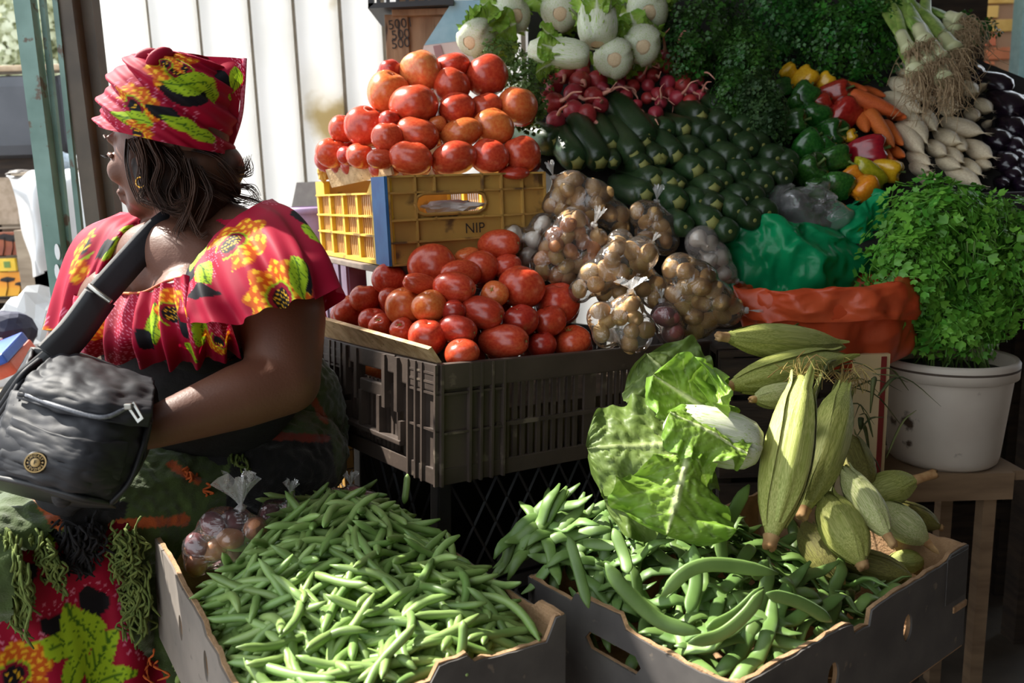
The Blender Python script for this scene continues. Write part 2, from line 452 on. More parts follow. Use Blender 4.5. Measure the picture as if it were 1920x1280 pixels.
def wall_part(name, box, Mloc, L, H, top, holes, outm, seed, inn_off=0.006):
    prof = ragged(top, 0.0012, seed)
    o = link(name, sheet(name, [(0, -H), (L, -H)] + prof[::-1], holes, 0.003), outm, box, Mloc)
    prof2 = [(x, z + 0.0015 + random.uniform(-0.0015, 0.002)) for x, z in prof]
    i = link('inner_board', sheet('inner_board', [(0, -H), (L, -H)] + prof2[::-1], holes, inn_off), M_card_in, o, Matrix.Translation((0, 0.0045 , 0)))
    return o
def cardboard_box(name, FR, LX, LY, H, label, tops, holes, mats):
    b = empty(name, mw=FR); tag(b, label, 'box', 'black cardboard produce boxes')
    I = Matrix.Identity(4)
    R90 = Matrix.Rotation(PI/2, 4, 'Z')
    wall_part('front_wall', b, I, LX, H, tops[0], holes[0], mats[0], 1)
    # left wall: runs along +y at x=0, outside facing -x
    wall_part('side_wall', b, Matrix(((0, 1, 0, 0), (1, 0, 0, 0), (0, 0, 1, 0), (0, 0, 0, 1))), LY, H, tops[1], holes[1], mats[1], 2)
    wall_part('back_wall', b, Matrix.Translation((LX, LY, 0)) @ Matrix.Rotation(PI, 4, 'Z'), LX, H, tops[2], [], mats[0], 3)
    wall_part('side_wall', b, Matrix.Translation((LX, 0, 0)) @ R90, LY, H, tops[3], [], mats[0], 4)
    link('bottom', boxme('bottom', (0, 0, -H - 0.004), (LX, LY, -H)), M_card_in, b)
    return b
bean_box = cardboard_box('cardboard_box', FR_BEAN, 0.40, 0.59, 0.16, 'cardboard box with side painted paler for daylight, heaped with thin green beans',
    ([(0, -0.012), (0.2, -0.012), (0.212, 0.004), (0.25, 0.008), (0.262, -0.006), (0.37, -0.012), (0.385, 0.018), (0.40, 0.018)],
     [(0, -0.01), (0.17, -0.008), (0.18, 0.0), (0.24, 0.0), (0.255, 0.012), (0.40, 0.012), (0.43, 0.02), (0.59, 0.02)],
     [(0, 0), (0.40, 0)], [(0, 0.018), (0.05, 0.018), (0.07, 0.0), (0.52, 0.0), (0.59, 0.01)]),
    ([oval(0.08, -0.075, 0.012, 0.02)], [oval(0.245, -0.045, 0.011, 0.022), oval(0.13, -0.075, 0.011, 0.022), oval(0.40, -0.06, 0.011, 0.02)]), (M_card_out, M_card_lit))
corn_box = cardboard_box('cardboard_box', FR_CORN, 0.59, 0.40, 0.155, 'black cardboard box with torn brown edges holding flat beans and corn',
    ([(0, 0.0), (0.20, 0.0), (0.245, -0.004), (0.25, -0.02), (0.29, -0.022), (0.295, 0.0), (0.33, 0.004), (0.52, 0.006), (0.53, 0.016), (0.59, 0.016)],
     [(0, 0.0), (0.06, -0.01), (0.19, -0.006), (0.2, 0.012), (0.29, 0.012), (0.30, -0.004), (0.40, 0.0)],
     [(0, 0), (0.59, 0)], [(0, 0.016), (0.06, 0.016), (0.40, 0.0)]),
    ([oval(0.2, -0.065, 0.014, 0.022), oval(0.40, -0.062, 0.013, 0.022)], [[(0.17, -0.035), (0.26, -0.035), (0.27, -0.048), (0.26, -0.062), (0.17, -0.062), (0.16, -0.048)]]), (M_card_out, M_card_out))
# notch flap on the right corner of the corn box
link('tuck_flap', boxme('tuck_flap', (0.515, -0.0035, -0.065), (0.585, -0.0018, 0.012), 0.0008), mat('flap_print', srgb(62, 58, 56), srgb(74, 70, 66), rough=0.6), corn_box)
link('torn_edge', boxme('torn_edge', (0.545, -0.004, -0.088), (0.592, 0.004, -0.076), 0.003), M_card_in, corn_box)

M_brownpl = mat('brown_crate_plastic', srgb(60, 50, 44), srgb(78, 66, 58), scale=10, rough=0.55, bump=0.15, bscale=80, speck=(srgb(110, 98, 84), 18, 0.63))
BX, BYL, BH = 0.70, 0.475, 0.216
brown = empty('plastic_crate', mw=FR_BROWN); tag(brown, 'dark brown slatted plastic crate under the lower tomato pile', 'crate')
def cpart(parent, name, a, b, m, bev=0.0):
    return link(name, boxme(name, a, b, bev), m, parent)
slat_long = boxme('slat', (-0.0045, 0, 0), (0.0045, 0.006, 0.145)); slat_long.materials.append(M_brownpl)
slat_short = boxme('slat', (0, -0.005, 0), (0.006, 0.005, 0.13)); slat_short.materials.append(M_brownpl)
for far in (0, 1):
    y0 = 0 if not far else BYL - 0.012
    g = cpart(brown, 'rim_rail', (0, y0 - (0.006 if not far else 0), -0.045), (BX, y0 + 0.012, 0.0), M_brownpl, 0.003)
    cpart(brown, 'bottom_rail', (0, y0, -BH), (BX, y0 + 0.012, -BH + 0.03), M_brownpl, 0.002)
    cpart(brown, 'middle_rail', (0.12, y0 - 0.002, -0.125), (BX - 0.1, y0 + 0.01, -0.117), M_brownpl)
    for x0, x1 in ((0.0, 0.135), (0.335, 0.365), (BX - 0.11, BX)):
        cpart(brown, 'side_plate', (x0, y0 + 0.002, -BH), (x1, y0 + 0.008, -0.03), M_brownpl)
    for x in (0.0, 0.058, 0.082, 0.106, 0.132, BX - 0.1, BX - 0.06, BX - 0.006):
        cpart(brown, 'rib', (x, y0 - (0.007 if not far else -0.008), -BH), (x + 0.005, y0 + (0.004 if not far else 0.019), -0.002), M_brownpl)
    for z in (-0.055, -0.125):
        cpart(brown, 'rib', (0.0, y0 - (0.005 if not far else -0.008), z), (0.135, y0 + (0.004 if not far else 0.018), z + 0.004), M_brownpl)
    x = 0.147
    while x < BX - 0.115:
        if not 0.328 < x < 0.372: link('slat', slat_long, None, brown, (x, y0 + 0.002, -BH + 0.028))
        x += 0.0185
for far in (0, 1):
    x0 = 0 if not far else BX - 0.012
    sx = -1 if not far else 1
    xo = x0 if not far else x0 + 0.012
    def cp(name, y0, y1, z0, z1, out=0.006, bev=0.0, inn=0.008):
        a, b = sorted((xo + sx * out, xo - sx * inn)); cpart(brown, name, (a, y0, z0), (b, y1, z1), M_brownpl, bev)
    cp('rim_rail', 0, 0.145, -0.05, 0.0, 0.006, 0.003); cp('rim_rail', 0.335, BYL, -0.05, 0.0, 0.006, 0.003); cp('rim_rail', 0.145, 0.335, -0.036, 0.0, 0.008, 0.003)
    cp('handle_bar', 0.19, 0.29, -0.088, -0.062, 0.008, 0.003)
    for y in (0.13, 0.178, 0.296, 0.345): cp('handle_rib', y, y + 0.012, -0.105, -0.004, 0.012)
    cp('handle_rib', 0.2, 0.212, -0.17, -0.085, 0.012); cp('handle_rib', 0.275, 0.287, -0.17, -0.085, 0.012)
    cp('bottom_rail', 0, BYL, -BH, -BH + 0.03, 0.005, 0.002)
    cp('card_holder', 0.115, 0.36, -0.165, -0.156, 0.015, 0.002); cp('card_holder', 0.115, 0.124, -0.165, -0.12, 0.013)
    cp('card_holder', 0.351, 0.36, -0.165, -0.12, 0.013)
    for y0_, y1_ in ((0.0, 0.1), (0.375, BYL)): cp('side_plate', y0_, y1_, -BH, -0.04, 0.0, 0, 0.007)
    for y in (0.0, 0.045, 0.068, 0.095, 0.376, 0.405, 0.43, BYL - 0.006): cp('rib', y, y + 0.0055, -BH, -0.002, 0.009)
    for z in (-0.02, -0.036, -0.055, -0.12): cp('rib', 0.0, 0.1, z, z + 0.004, 0.007); cp('rib', 0.376, BYL, z, z + 0.004, 0.007)
    y = 0.108
    while y < 0.372:
        if not (0.125 < y < 0.148 or 0.34 < y < 0.352): link('slat', slat_short, None, brown, (x0 + 0.002, y, -BH + 0.028 ))
        y += 0.0165
link('floor_panel', boxme('floor_panel', (0.01, 0.01, -BH + 0.002), (BX - 0.01, BYL - 0.01, -BH + 0.010)), M_brownpl, brown)

M_liner = mat('paper_lining', srgb(104, 88, 70), srgb(140, 122, 100), scale=9, rough=0.9)
for nm, a, b in (('paper_lining', (0.03, 0.03, -0.21), (0.035, BYL - 0.03, -0.09)), ('paper_lining', (0.03, 0.03, -0.21), (BX - 0.03, 0.035, -0.10)), ('paper_lining', (0.03, 0.03, -0.105), (BX - 0.03, BYL - 0.03, -0.10))):
    cpart(brown, nm, a, b, M_liner)
# yellow crate, one corner painted blue
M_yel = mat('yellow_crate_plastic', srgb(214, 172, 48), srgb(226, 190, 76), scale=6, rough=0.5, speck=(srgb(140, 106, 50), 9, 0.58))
M_yelshade = mat('grimy_shaded_yellow_plastic', srgb(166, 124, 62), srgb(190, 150, 74), scale=8, rough=0.6, speck=(srgb(104, 76, 46), 12, 0.57))  # grimy yellow, base browned to carry the right faces' shade
M_bluep = mat('blue_paint', srgb(36, 84, 146), srgb(52, 108, 164), scale=16, rough=0.5, speck=(srgb(34, 36, 42), 13, 0.60))
YX, YY, YH = 0.36, 0.503, 0.178
yel = empty('plastic_crate', mw=FR_YELLOW); tag(yel, 'yellow plastic crate with a blue corner under the upper tomato pile', 'crate')
zs = [-YH, -0.117, -0.062, -0.002]
for far in (0, 1):                                      # long left faces (along y)
    x0 = 0 if not far else YX - 0.01
    for k, z in enumerate((-YH, -0.122, -0.082, -0.035)):
        cpart(yel, 'rail', (x0 - 0.006, 0.0, z), (x0 + 0.012, YY, z + (0.004 if k else 0.008)), M_yel)
    for y in np.linspace(0.085, YY - 0.006, 5):
        cpart(yel, 'post', (x0 - 0.003, y - 0.007, -YH), (x0 + 0.006, y + 0.007, -0.035), M_yel)
    for y in np.linspace(0.1, YY - 0.01, 31):
        cpart(yel, 'slat', (x0 + 0.006, y - 0.0025, -YH), (x0 + 0.0085, y + 0.0025, -0.036), mat('slat_plastic', srgb(196, 150, 90), srgb(214, 170, 112), rough=0.5))
    # high corners of the rim with the dip between
    for ya, yb in ((0.0, 0.115), (0.43, YY)):
        link('rim_corner', me_from('rim_corner', [(x0-0.004, ya, -0.036), (x0+0.01, ya, -0.036), (x0+0.01, yb, -0.036), (x0-0.004, yb, -0.036),
             (x0-0.004, ya, 0.0), (x0+0.01, ya, 0.0), (x0+0.01, yb if ya else 0.07, 0.0 if ya else 0.0), (x0-0.004, yb if ya else 0.07, 0.0)],
             [(0,3,2,1),(4,5,6,7),(0,1,5,4),(1,2,6,5),(2,3,7,6),(3,0,4,7)], False), M_yel, yel)
cpart(yel, 'blue_corner', (-0.0065, -0.0065, -YH + 0.001), (-0.0005, 0.072, -0.001), M_bluep)
for far in (0, 1):                                      # right faces (along x): solid with ribs
    y0 = 0 if not far else YY - 0.01
    sy = -1 if not far else 1; yo = y0 if not far else y0 + 0.01
    def yp(name, x0, x1, z0, z1, out, m=M_yelshade, bev=0.0):
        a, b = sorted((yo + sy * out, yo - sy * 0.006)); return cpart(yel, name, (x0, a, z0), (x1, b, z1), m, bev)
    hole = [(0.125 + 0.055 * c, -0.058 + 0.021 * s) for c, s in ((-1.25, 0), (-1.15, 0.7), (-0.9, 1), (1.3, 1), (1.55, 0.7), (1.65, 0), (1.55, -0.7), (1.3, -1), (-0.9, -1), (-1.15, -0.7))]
    link('side_plate', sheet('side_plate', [(0, -YH), (YX, -YH), (YX, 0), (0, 0)], [hole], 0.004), M_yelshade, yel, (0, y0 + 0.002, 0))
    for k, z in enumerate((-0.004, -0.036, -0.09, -0.134, -YH)):
        yp('rib', 0, YX, z, z + 0.004, 0.008)
    for x in (0.0, 0.056, 0.098, 0.206, 0.25, 0.30, YX - 0.004):
        if x in (0.098, 0.206):
            yp('rib', x, x + 0.004, -0.036, 0.0, 0.008); yp('rib', x, x + 0.004, -0.09, -0.084, 0.008)
        else: yp('rib', x, x + 0.004, -YH, 0.0, 0.008)
    hv, hf = tube(np.array([(q[0], yo + sy * 0.004, q[1]) for q in hole + hole[:2]]), 0.004, 6)
    link('handle_rim', me_from('handle_rim', hv, hf), M_yelshade, yel)
cpart(yel, 'corner_post', (-0.002, -0.002, -YH), (0.010, 0.010, 0.0), M_yel)
link('floor_panel', boxme('floor_panel', (0.006, 0.006, -YH + 0.002), (YX - 0.006, YY - 0.006, -YH + 0.01)), M_yelshade, yel)
M_ink = mat('black_ink', srgb(38, 32, 30), rough=0.7)
# stencilled letters low on the crate's face
link('stencil_letters', text_me('stencil_letters', 'NIP', 0.03), M_ink, yel, Matrix.Translation((0.185, -0.0085, -0.112)) @ Matrix.Rotation(PI/2, 4, 'X'))
# paper stuffed into the handle and a plank along the rim
M_paper = mat('crumpled_paper', srgb(170, 160, 156), srgb(206, 196, 190), scale=20, rough=0.9)
M_ply = mat('plywood', srgb(176, 142, 98), srgb(214, 184, 140), scale=7, rough=0.75, bump=0.3, stretch=(1, 8, 8), speck=(srgb(120, 90, 60), 18, 0.64))
def plank_from(name, label, quad, th, m=M_ply):
    q = [np.array(p, float) for p in quad]; c = sum(q) / 4
    n = np.cross(q[1] - q[0], q[3] - q[0]); n = n / np.linalg.norm(n) * th
    vs = [p - c for p in q] + [p - c + n for p in q]
    o = link(name, me_from(name, vs, [(0,3,2,1),(4,5,6,7),(0,1,5,4),(1,2,6,5),(2,3,7,6),(3,0,4,7)], False), m, None, c)
    return tag(o, label, 'board')
plank_from('wooden_board', 'pale wooden board edging the lower tomatoes on the brown crate',
           [at(584, 592, 1.74), at(803, 655, 1.385), at(822, 684, 1.40), at(606, 630, 1.76)], 0.008)
plank_from('wooden_board', 'short thin board edging the upper tomatoes in the yellow crate',
           [at(610, 318, 1.95), at(729, 302, 1.72), at(735, 328, 1.72), at(622, 352, 1.95)], 0.006)
# crumpled things: paper in the handle hole, yellow scrap at the crate corner
def crumple(name, c, r, m, label, cat, seed, amp=0.45):
    bv, bf = ball(3); rr = random.Random(seed); o_ = rr.uniform(0, 50)
    vs = [v * np.array(r) * (1 + amp * nz(v, 2.2, o_) + 0.25 * amp * nz(v, 6, o_)) for v in bv]
    return tag(link(name, me_from(name, vs, bf, False), m, None, c), label, cat)
crumple('paper_wad', np.array(FR_YELLOW @ Vector((0.155, 0.03, -0.066))), (0.06, 0.022, 0.014), M_paper, 'crumpled pale paper showing in the yellow crate handle', 'paper', 3)
crumple('paper_scrap', at(606, 318, 2.02), (0.014, 0.012, 0.028), mat('yellow_scrap', srgb(190, 140, 60), srgb(214, 170, 80), rough=0.8), 'torn yellow scrap at the left corner of yellow crate', 'paper', 5)

# ---- what the crates stand on
M_blackpl = mat('black_crate_plastic', srgb(34, 34, 36), srgb(48, 48, 50), scale=10, rough=0.5)
def lattice_crate(name, FRm, lx, ly, h, m, label, diag=True):
    c = empty(name, mw=FRm); tag(c, label, 'crate')
    for y in (0, ly - 0.012):
        for z in (-0.03, -h): cpart(c, 'rail', (0, y, z), (lx, y + 0.012, z + 0.03), m, 0.002)
    for x in (0, lx - 0.012):
        for z in (-0.03, -h): cpart(c, 'rail', (x, 0, z), (x + 0.012, ly, z + 0.03), m, 0.002)
    for x in (0, lx - 0.03):
        for y in (0, ly - 0.03): cpart(c, 'corner_post', (x, y, -h), (x + 0.03, y + 0.03, 0), m, 0.003)
    hh = h - 0.03
    for axis in (0, 1):
        L = lx if axis == 0 else ly
        n = int(L / 0.055)
        for k in range(n):
            for sgn in (1, -1):
                p0 = 0.03 + (L - 0.06) * k / n; p1 = p0 + sgn * hh * 0.55
                if not 0.01 < p1 < L - 0.01: continue
                for off in ((0.004, ly - 0.008) if axis == 0 else (0.004, lx - 0.008)):
                    a = (p0, off, -h + 0.02) if axis == 0 else (off, p0, -h + 0.02)
                    b = (p1, off, -0.02) if axis == 0 else (off, p1, -0.02)
                    v, f = tube([a, b], 0.0035, 4); link('lattice_strip', me_from('lattice_strip', v, f, False), m, c)
    cpart(c, 'floor_panel', (0.01, 0.01, -h), (lx - 0.01, ly - 0.01, -h + 0.006), m)
    cpart(c, 'dark_backing', (0.02, ly - 0.03, -h + 0.006), (lx - 0.02, ly - 0.022, -0.005), m); cpart(c, 'dark_backing', (lx - 0.04, 0.03, -h + 0.006), (lx - 0.032, ly - 0.03, -0.005), m)  # dark backing added to hide the sunlit floor behind the lattice
    return c
def below(FRm, dx, dy, dz): return FRm @ Matrix.Translation((dx, dy, dz))
lattice_crate('lattice_crate', below(FR_BROWN, 0.06, 0.10, -BH - 0.004), 0.60, 0.36, 0.24, M_blackpl, 'black lattice crate carrying the brown tomato crate')
lattice_crate('lattice_crate', below(FR_BROWN, 0.06, 0.10, -BH - 0.252), 0.60, 0.36, 0.24, M_blackpl, 'lower black lattice crate hidden under the tomato stand')
# boxes' own table: a low dark trestle
tbl = empty('market_table', (0, 1.2, 0)); tag(tbl, 'low dark wooden table under the bean and corn boxes', 'table')
tz = min((FR_BEAN @ Vector((x, y, -0.166)))[2] for x in (0, 0.4) for y in (0, 0.59))
tz2 = min((FR_CORN @ Vector((x, y, -0.161)))[2] for x in (0, 0.59) for y in (0, 0.40))
for nm, FRm, lx, ly, h in (('table_top', FR_BEAN, 0.40, 0.59, 0.166), ('table_top', FR_CORN, 0.50, 0.36, 0.161)):
    Mw = Matrix.Translation((0, -1.2, 0)) @ FRm
    link(nm, boxme(nm, (0.03, 0.02, -h - 0.03), (lx - 0.01, ly - 0.02, -h)), M_dark, tbl, Mw)
    for x in (0.05, lx - 0.06):
        for y in (0.04, ly - 0.07):
            w0 = FRm @ Vector((x, y, -h - 0.03))
            link('leg', boxme('leg', (-0.02, -0.02, -w0[2]), (0.02, 0.02, 0.0)), M_dark, tbl, (w0[0], w0[1] - 1.2, w0[2]))
# stack behind at the left that carries the yellow crate: slatted purple-grey crate and a yellow mesh one below
M_purple = mat('purple_grey_plastic', srgb(86, 62, 84), srgb(128, 112, 132), scale=9, rough=0.4)
pc = empty('slatted_crate', mw=below(FR_YELLOW, -0.02, 0.24, -YH - 0.002)); tag(pc, 'purple grey slatted crate just under the yellow crate', 'crate')
cpart(pc, 'top_board', (0, -0.22, -0.012), (0.36, 0.30, 0.0), mat('grey_board', srgb(110, 98, 88), srgb(134, 120, 108), rough=0.7), 0.002)
cpart(pc, 'bottom_rail', (0, 0, -0.24), (0.36, 0.30, -0.22), M_purple)
for k in range(5): cpart(pc, 'slat', (0.0, 0.005 + k * 0.06, -0.22), (0.006, 0.045 + k * 0.06, -0.012), M_purple)
for k in range(6): cpart(pc, 'slat', (0.005 + k * 0.06, 0.0, -0.22), (0.045 + k * 0.06, 0.006, -0.012), M_purple)
yc = empty('mesh_crate', mw=below(FR_YELLOW, -0.06, 0.24, -YH - 0.245)); tag(yc, 'ochre mesh crate glimpsed low behind the bean bags', 'crate')
M_ochre = mat('ochre_plastic', srgb(150, 108, 44), srgb(176, 132, 58), scale=12, rough=0.6)
cpart(yc, 'side_panel', (0.0, 0.0, -0.6), (0.006, 0.42, 0.0), M_ochre); cpart(yc, 'side_panel', (0.0, 0.0, -0.6), (0.38, 0.006, 0.0), M_ochre)
cpart(yc, 'top_panel', (0.0, 0.0, -0.012), (0.38, 0.42, 0.0), M_ochre); cpart(yc, 'back_panel', (0.0, 0.41, -0.6), (0.38, 0.42, 0.0), M_ochre)
M_line = mat('mesh_line', srgb(52, 40, 26), rough=0.8)
for k in range(1, 14):
    cpart(yc, 'mesh_wire', (-0.0015, 0.0, -0.6 + k * 0.045), (0.0, 0.42, -0.598 + k * 0.045), M_line); cpart(yc, 'mesh_wire', (0.0, -0.0015, -0.6 + k * 0.045), (0.38, 0, -0.598 + k * 0.045), M_line)
for k in range(1, 17):
    cpart(yc, 'mesh_wire', (-0.0015, k * 0.025, -0.6), (0.0, k * 0.025 + 0.0014, 0), M_line); cpart(yc, 'mesh_wire', (k * 0.0235, -0.0015, -0.6), (k * 0.0235 + 0.0014, 0.0, 0), M_line)
# ================================================================ tomatoes
def tomato_me(name, seed, lob, dip, el=1.0):
    r = random.Random(seed); ph = r.uniform(0, 6); k = r.choice([3, 4, 5]); k2 = r.choice([2, 3])
    prof = []
    n = 18
    for i in range(n + 1):
        t = -PI/2 + PI * i / n
        rr = math.cos(t) ** 0.92 if math.cos(t) > 1e-6 else 0.0
        z = math.sin(t) * 0.9
        z -= dip * math.exp(-(rr / 0.22) ** 2) if t > 0 else -0.35 * dip * math.exp(-(rr / 0.2) ** 2)
        prof.append((max(rr, 1e-4), z * el))
    def mod(a, i):
        s = math.sin(PI * i / n)
        top = max(0, (i / n - 0.45)) * 1.6
        return 1 + lob * (0.35 + top) * s * math.sin(k * a + ph) + 0.025 * math.sin(k2 * a + ph * 2), 0.03 * math.sin(2*a + ph) * (i / n)
    v, f = lathe(prof, 28, mod)
    return me_from(name, v, f)
TOM_R = [tomato_me('tomato_skin', i, 0.05 + 0.02 * (i % 3), 0.16) for i in range(5)]
TOM_P = [tomato_me('tomato_skin', 20 + i, 0.015, 0.08, 1.32) for i in range(3)]
M_tom = {}
for nm, a, b in (('r', srgb(186, 56, 34), srgb(202, 80, 48)), ('d', srgb(162, 42, 28), srgb(180, 58, 36)), ('o', srgb(208, 92, 44), srgb(216, 120, 62)), ('p', srgb(214, 136, 74), srgb(206, 104, 56))):
    M_tom[nm] = mat('tomato_' + nm, a, b, scale=7, rough=0.27, spec=0.5, rnd=0.06, coat=0.25, speck=(srgb(150, 74, 40), 55, 0.735))
M_scar = mat('tomato_scar', srgb(150, 120, 70), srgb(176, 150, 92), scale=200, rough=0.8)
M_calyx = mat('dry_calyx', srgb(190, 160, 80), srgb(150, 120, 60), scale=80, rough=0.8)
scar_me = me_from('stem_scar', *lathe([(0.0005, 0.012), (0.07, 0.012), (0.1, -0.005), (0.1, -0.03)], 10)); scar_me.materials.append(M_scar)
def calyx():
    mb = MB()
    for k in range(6):
        a = k * PI / 3 + 0.2
        v, f = tube(cr([(0, 0, 0), (0.12*math.cos(a), 0.12*math.sin(a), 0.03), (0.26*math.cos(a), 0.26*math.sin(a), 0.08 if k % 2 else 0.02)], 6), [0.03, 0.04, 0.04, 0.03, 0.02, 0.006], 5, 0.4)
        mb.add(v, f)
    mb.add(*tube([(0, 0, 0), (0.01, 0, 0.06), (0.05, 0, 0.14)], [0.03, 0.025, 0.03], 6))
    return mb.me('calyx', True)
CALYX = calyx(); CALYX.materials.append(M_calyx)
def relax_depth(it, iters=60, k=0.88, order=True):
    """keep every thing on its own view ray, move it nearer or farther until neighbours no longer intersect"""
    for _ in range(iters):
        for i in range(len(it)):
            for j in range(i + 1, len(it)):
                a, b = it[i], it[j]
                pa, pb = at(a['px'], a['py'], a['Y']), at(b['px'], b['py'], b['Y'])
                ra, rb = a['r'] * pxm(a['Y']), b['r'] * pxm(b['Y'])
                d = np.linalg.norm(pa - pb); need = k * (ra + rb)
                if d < need:
                    s = (need - d) * 0.35
                    lo, hi = (a, b) if a['z'] < b['z'] else (b, a)      # z: smaller is nearer the viewer
                    hi['Y'] += s; lo['Y'] -= s * 0.25
def place_tomatoes(data, org, sc, Yfun, where, group):
    it = []
    for n, q in enumerate(data):
        cx, cy, rx, ry, tone = q[:5]
        px, py = org[0] + cx / sc, org[1] + cy / sc
        it.append(dict(px=px, py=py, r=math.sqrt(rx * ry) / sc, ax=rx / ry, tone=tone, sh=q[5] if len(q) > 5 else 'r', z=-py, rx=rx/sc, ry=ry/sc))
    for d in it: d['Y'] = Yfun(d['px'], d['py']); d['z'] = d['Y']
    relax_depth(it)
    nm = row_names([(d['px'], d['py']) for d in it], 6 if len(it) > 26 else 5)
    tones = {'r': 'red', 'd': 'deep red', 'o': 'orange red', 'p': 'pale orange'}
    for n, d in enumerate(it):
        c = at(d['px'], d['py'], d['Y']); r = d['r'] * pxm(d['Y'])
        rr = random.Random(n * 7 + len(it))
        plum = d['sh'] in 'PQ'
        me0 = (TOM_P if plum else TOM_R)[n % (3 if plum else 5)]
        key = me0.name + d['tone']
        if key not in bpy.data.meshes:
            mm = me0.copy(); mm.name = key; mm.materials.append(M_tom[d['tone']])
        me = bpy.data.meshes[key]
        view = (c - CO) / np.linalg.norm(c - CO)
        if plum:   # long axis lies across the view
            axd = CR * (1 if d['sh'] == 'P' else -1) * 1.0 + CU * rr.uniform(-0.25, 0.35) - view * 0.45
            s = (d['ry'] * pxm(d['Y']) * 1.02,) * 2 + (d['rx'] * pxm(d['Y']) / 1.15,)
        else:
            th = rr.uniform(0, 2*PI)
            axd = CU * 1.0 + CR * math.cos(th) * 0.32 - view * (0.1 + 0.45 * rr.random())
            s = (d['rx'] * pxm(d['Y']) * 1.03, d['rx'] * pxm(d['Y']) * 1.03, d['ry'] * pxm(d['Y']) * 1.12)
            if d['ry'] > d['rx']: s = (r * 1.05, r * 1.05, r * 1.05)
        if d['sh'] == 'F': axd = -view * 0.9 + CU * 0.55 + CR * -0.3
        t = empty('tomato', mw=mat4(basis(axd, (rr.uniform(-1, 1), rr.uniform(-1, 1), 0.2)), c))
        o, rw = nm[n]
        size = 'large ' if d['r'] > 37 else 'small ' if d['r'] < 26 else ''
        shape = 'elongated ' if plum else ''
        tag(t, f'{size}{shape}{tones[d["tone"]]} tomato, {o} from left, {rw} row, {where}', 'tomato', group)
        link('skin', me, None, t, Matrix.Diagonal((*s, 1)))
        hz = 0.9 * (1.32 if plum else 1.0) - (0.08 if plum else 0.16)
        sc_ = link('stem_scar', scar_me, None, t, Matrix.Translation((0, 0, s[2] * (hz + 0.0))) @ Matrix.Diagonal((r, r, r, 1)))
        if d['sh'] in ('F', 'C') : link('calyx', CALYX, None, t, Matrix.Translation((0, 0, s[2] * (hz + 0.02))) @ Matrix.Diagonal((r * 1.2, r * 1.2, r * 1.2, 1)))
def fillers(data, org, sc, Yfun, label, group, dy):
    rr = random.Random(5)
    for n, q in enumerate(data):
        if q[3] < 40: continue
        px, py = org[0] + q[0] / sc + rr.uniform(-12, 12), org[1] + q[1] / sc + dy
        Y = Yfun(px, py) + 0.085; r = 0.036
        t = empty('tomato', mw=mat4(basis((rr.uniform(-.5, .5), rr.uniform(-.5, .5), 1)), at(px, py, Y))); tag(t, label, 'tomato', group)
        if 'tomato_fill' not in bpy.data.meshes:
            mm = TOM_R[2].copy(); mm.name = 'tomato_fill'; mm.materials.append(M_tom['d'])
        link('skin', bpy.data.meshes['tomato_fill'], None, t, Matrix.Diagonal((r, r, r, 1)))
up = [(440,185,52,50,'d'),(588,190,97,95,'p'),(735,165,85,58,'r'),(905,210,101,92,'r'),(430,292,98,97,'o'),(735,258,85,80,'r'),(555,352,113,92,'r'),(755,368,88,72,'r'),(895,362,80,62,'r'),(1048,355,83,100,'o'),
      (215,465,52,86,'r'),(320,456,93,93,'r'),(435,425,48,50,'d'),(425,506,72,68,'r'),(572,492,102,77,'r'),(780,485,96,68,'o'),(935,455,95,83,'o'),(160,582,70,74,'r'),(232,594,42,52,'d'),(297,597,68,58,'r'),(395,610,66,48,'r'),
      (540,605,101,78,'r'),(745,606,109,79,'r'),(915,597,93,79,'r'),(1065,590,92,86,'r'),(1035,675,70,30,'d'),(665,445,42,40,'o')]
def y_up(px, py):
    edge = 1.70 + max(0, (725 - px)) * 0.0018 + max(0, px - 725) * 0.00042
    return edge + max(0, 305 - py) * 0.0011
place_tomatoes(up, (560, 60), 2.56, y_up, 'pile above yellow crate', 'tomatoes above the yellow crate')
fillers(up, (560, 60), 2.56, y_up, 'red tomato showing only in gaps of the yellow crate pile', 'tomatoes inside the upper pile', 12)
lowt = [(890,92,98,66,'r','P'),(595,183,106,100,'r'),(745,138,55,32,'o'),(720,225,94,66,'r','Q'),(805,192,86,74,'r'),(920,185,72,50,'r'),(400,245,77,69,'r'),(690,282,99,72,'r','P'),(545,267,84,46,'r','Q'),(870,312,64,48,'o','F'),
       (990,280,101,93,'r'),(1150,352,92,103,'r'),(295,332,66,62,'r'),(228,388,74,71,'r'),(405,327,52,47,'r'),(465,366,84,83,'o'),(582,366,79,71,'o'),(810,392,108,72,'d','P'),(985,430,80,72,'d'),(1115,430,68,77,'d'),
       (330,427,66,52,'r'),(365,450,54,50,'r','F'),(460,471,57,52,'r','F'),(572,503,86,82,'r'),(705,468,92,64,'d','P'),(725,572,82,62,'r'),(910,520,119,76,'r','P'),(1082,535,66,60,'d'),(1215,522,84,68,'r','C'),(690,385,55,50,'d')]
def y_low(px, py):
    if px < 830: edge, pe = 1.40 + (830 - px) * 0.00155, 685 - (830 - px) * 0.233
    else: edge, pe = 1.40 + (px - 830) * 0.00078, 685 - (px - 830) * 0.087
    return edge + 0.035 + max(0, pe - 45 - py) * 0.00095
place_tomatoes(lowt, (560, 420), 2.37, y_low, 'pile on brown crate', 'tomatoes on the brown crate')
fillers(lowt, (560, 420), 2.37, y_low, 'red tomato showing only in gaps of the brown crate pile', 'tomatoes inside the lower pile', 10)
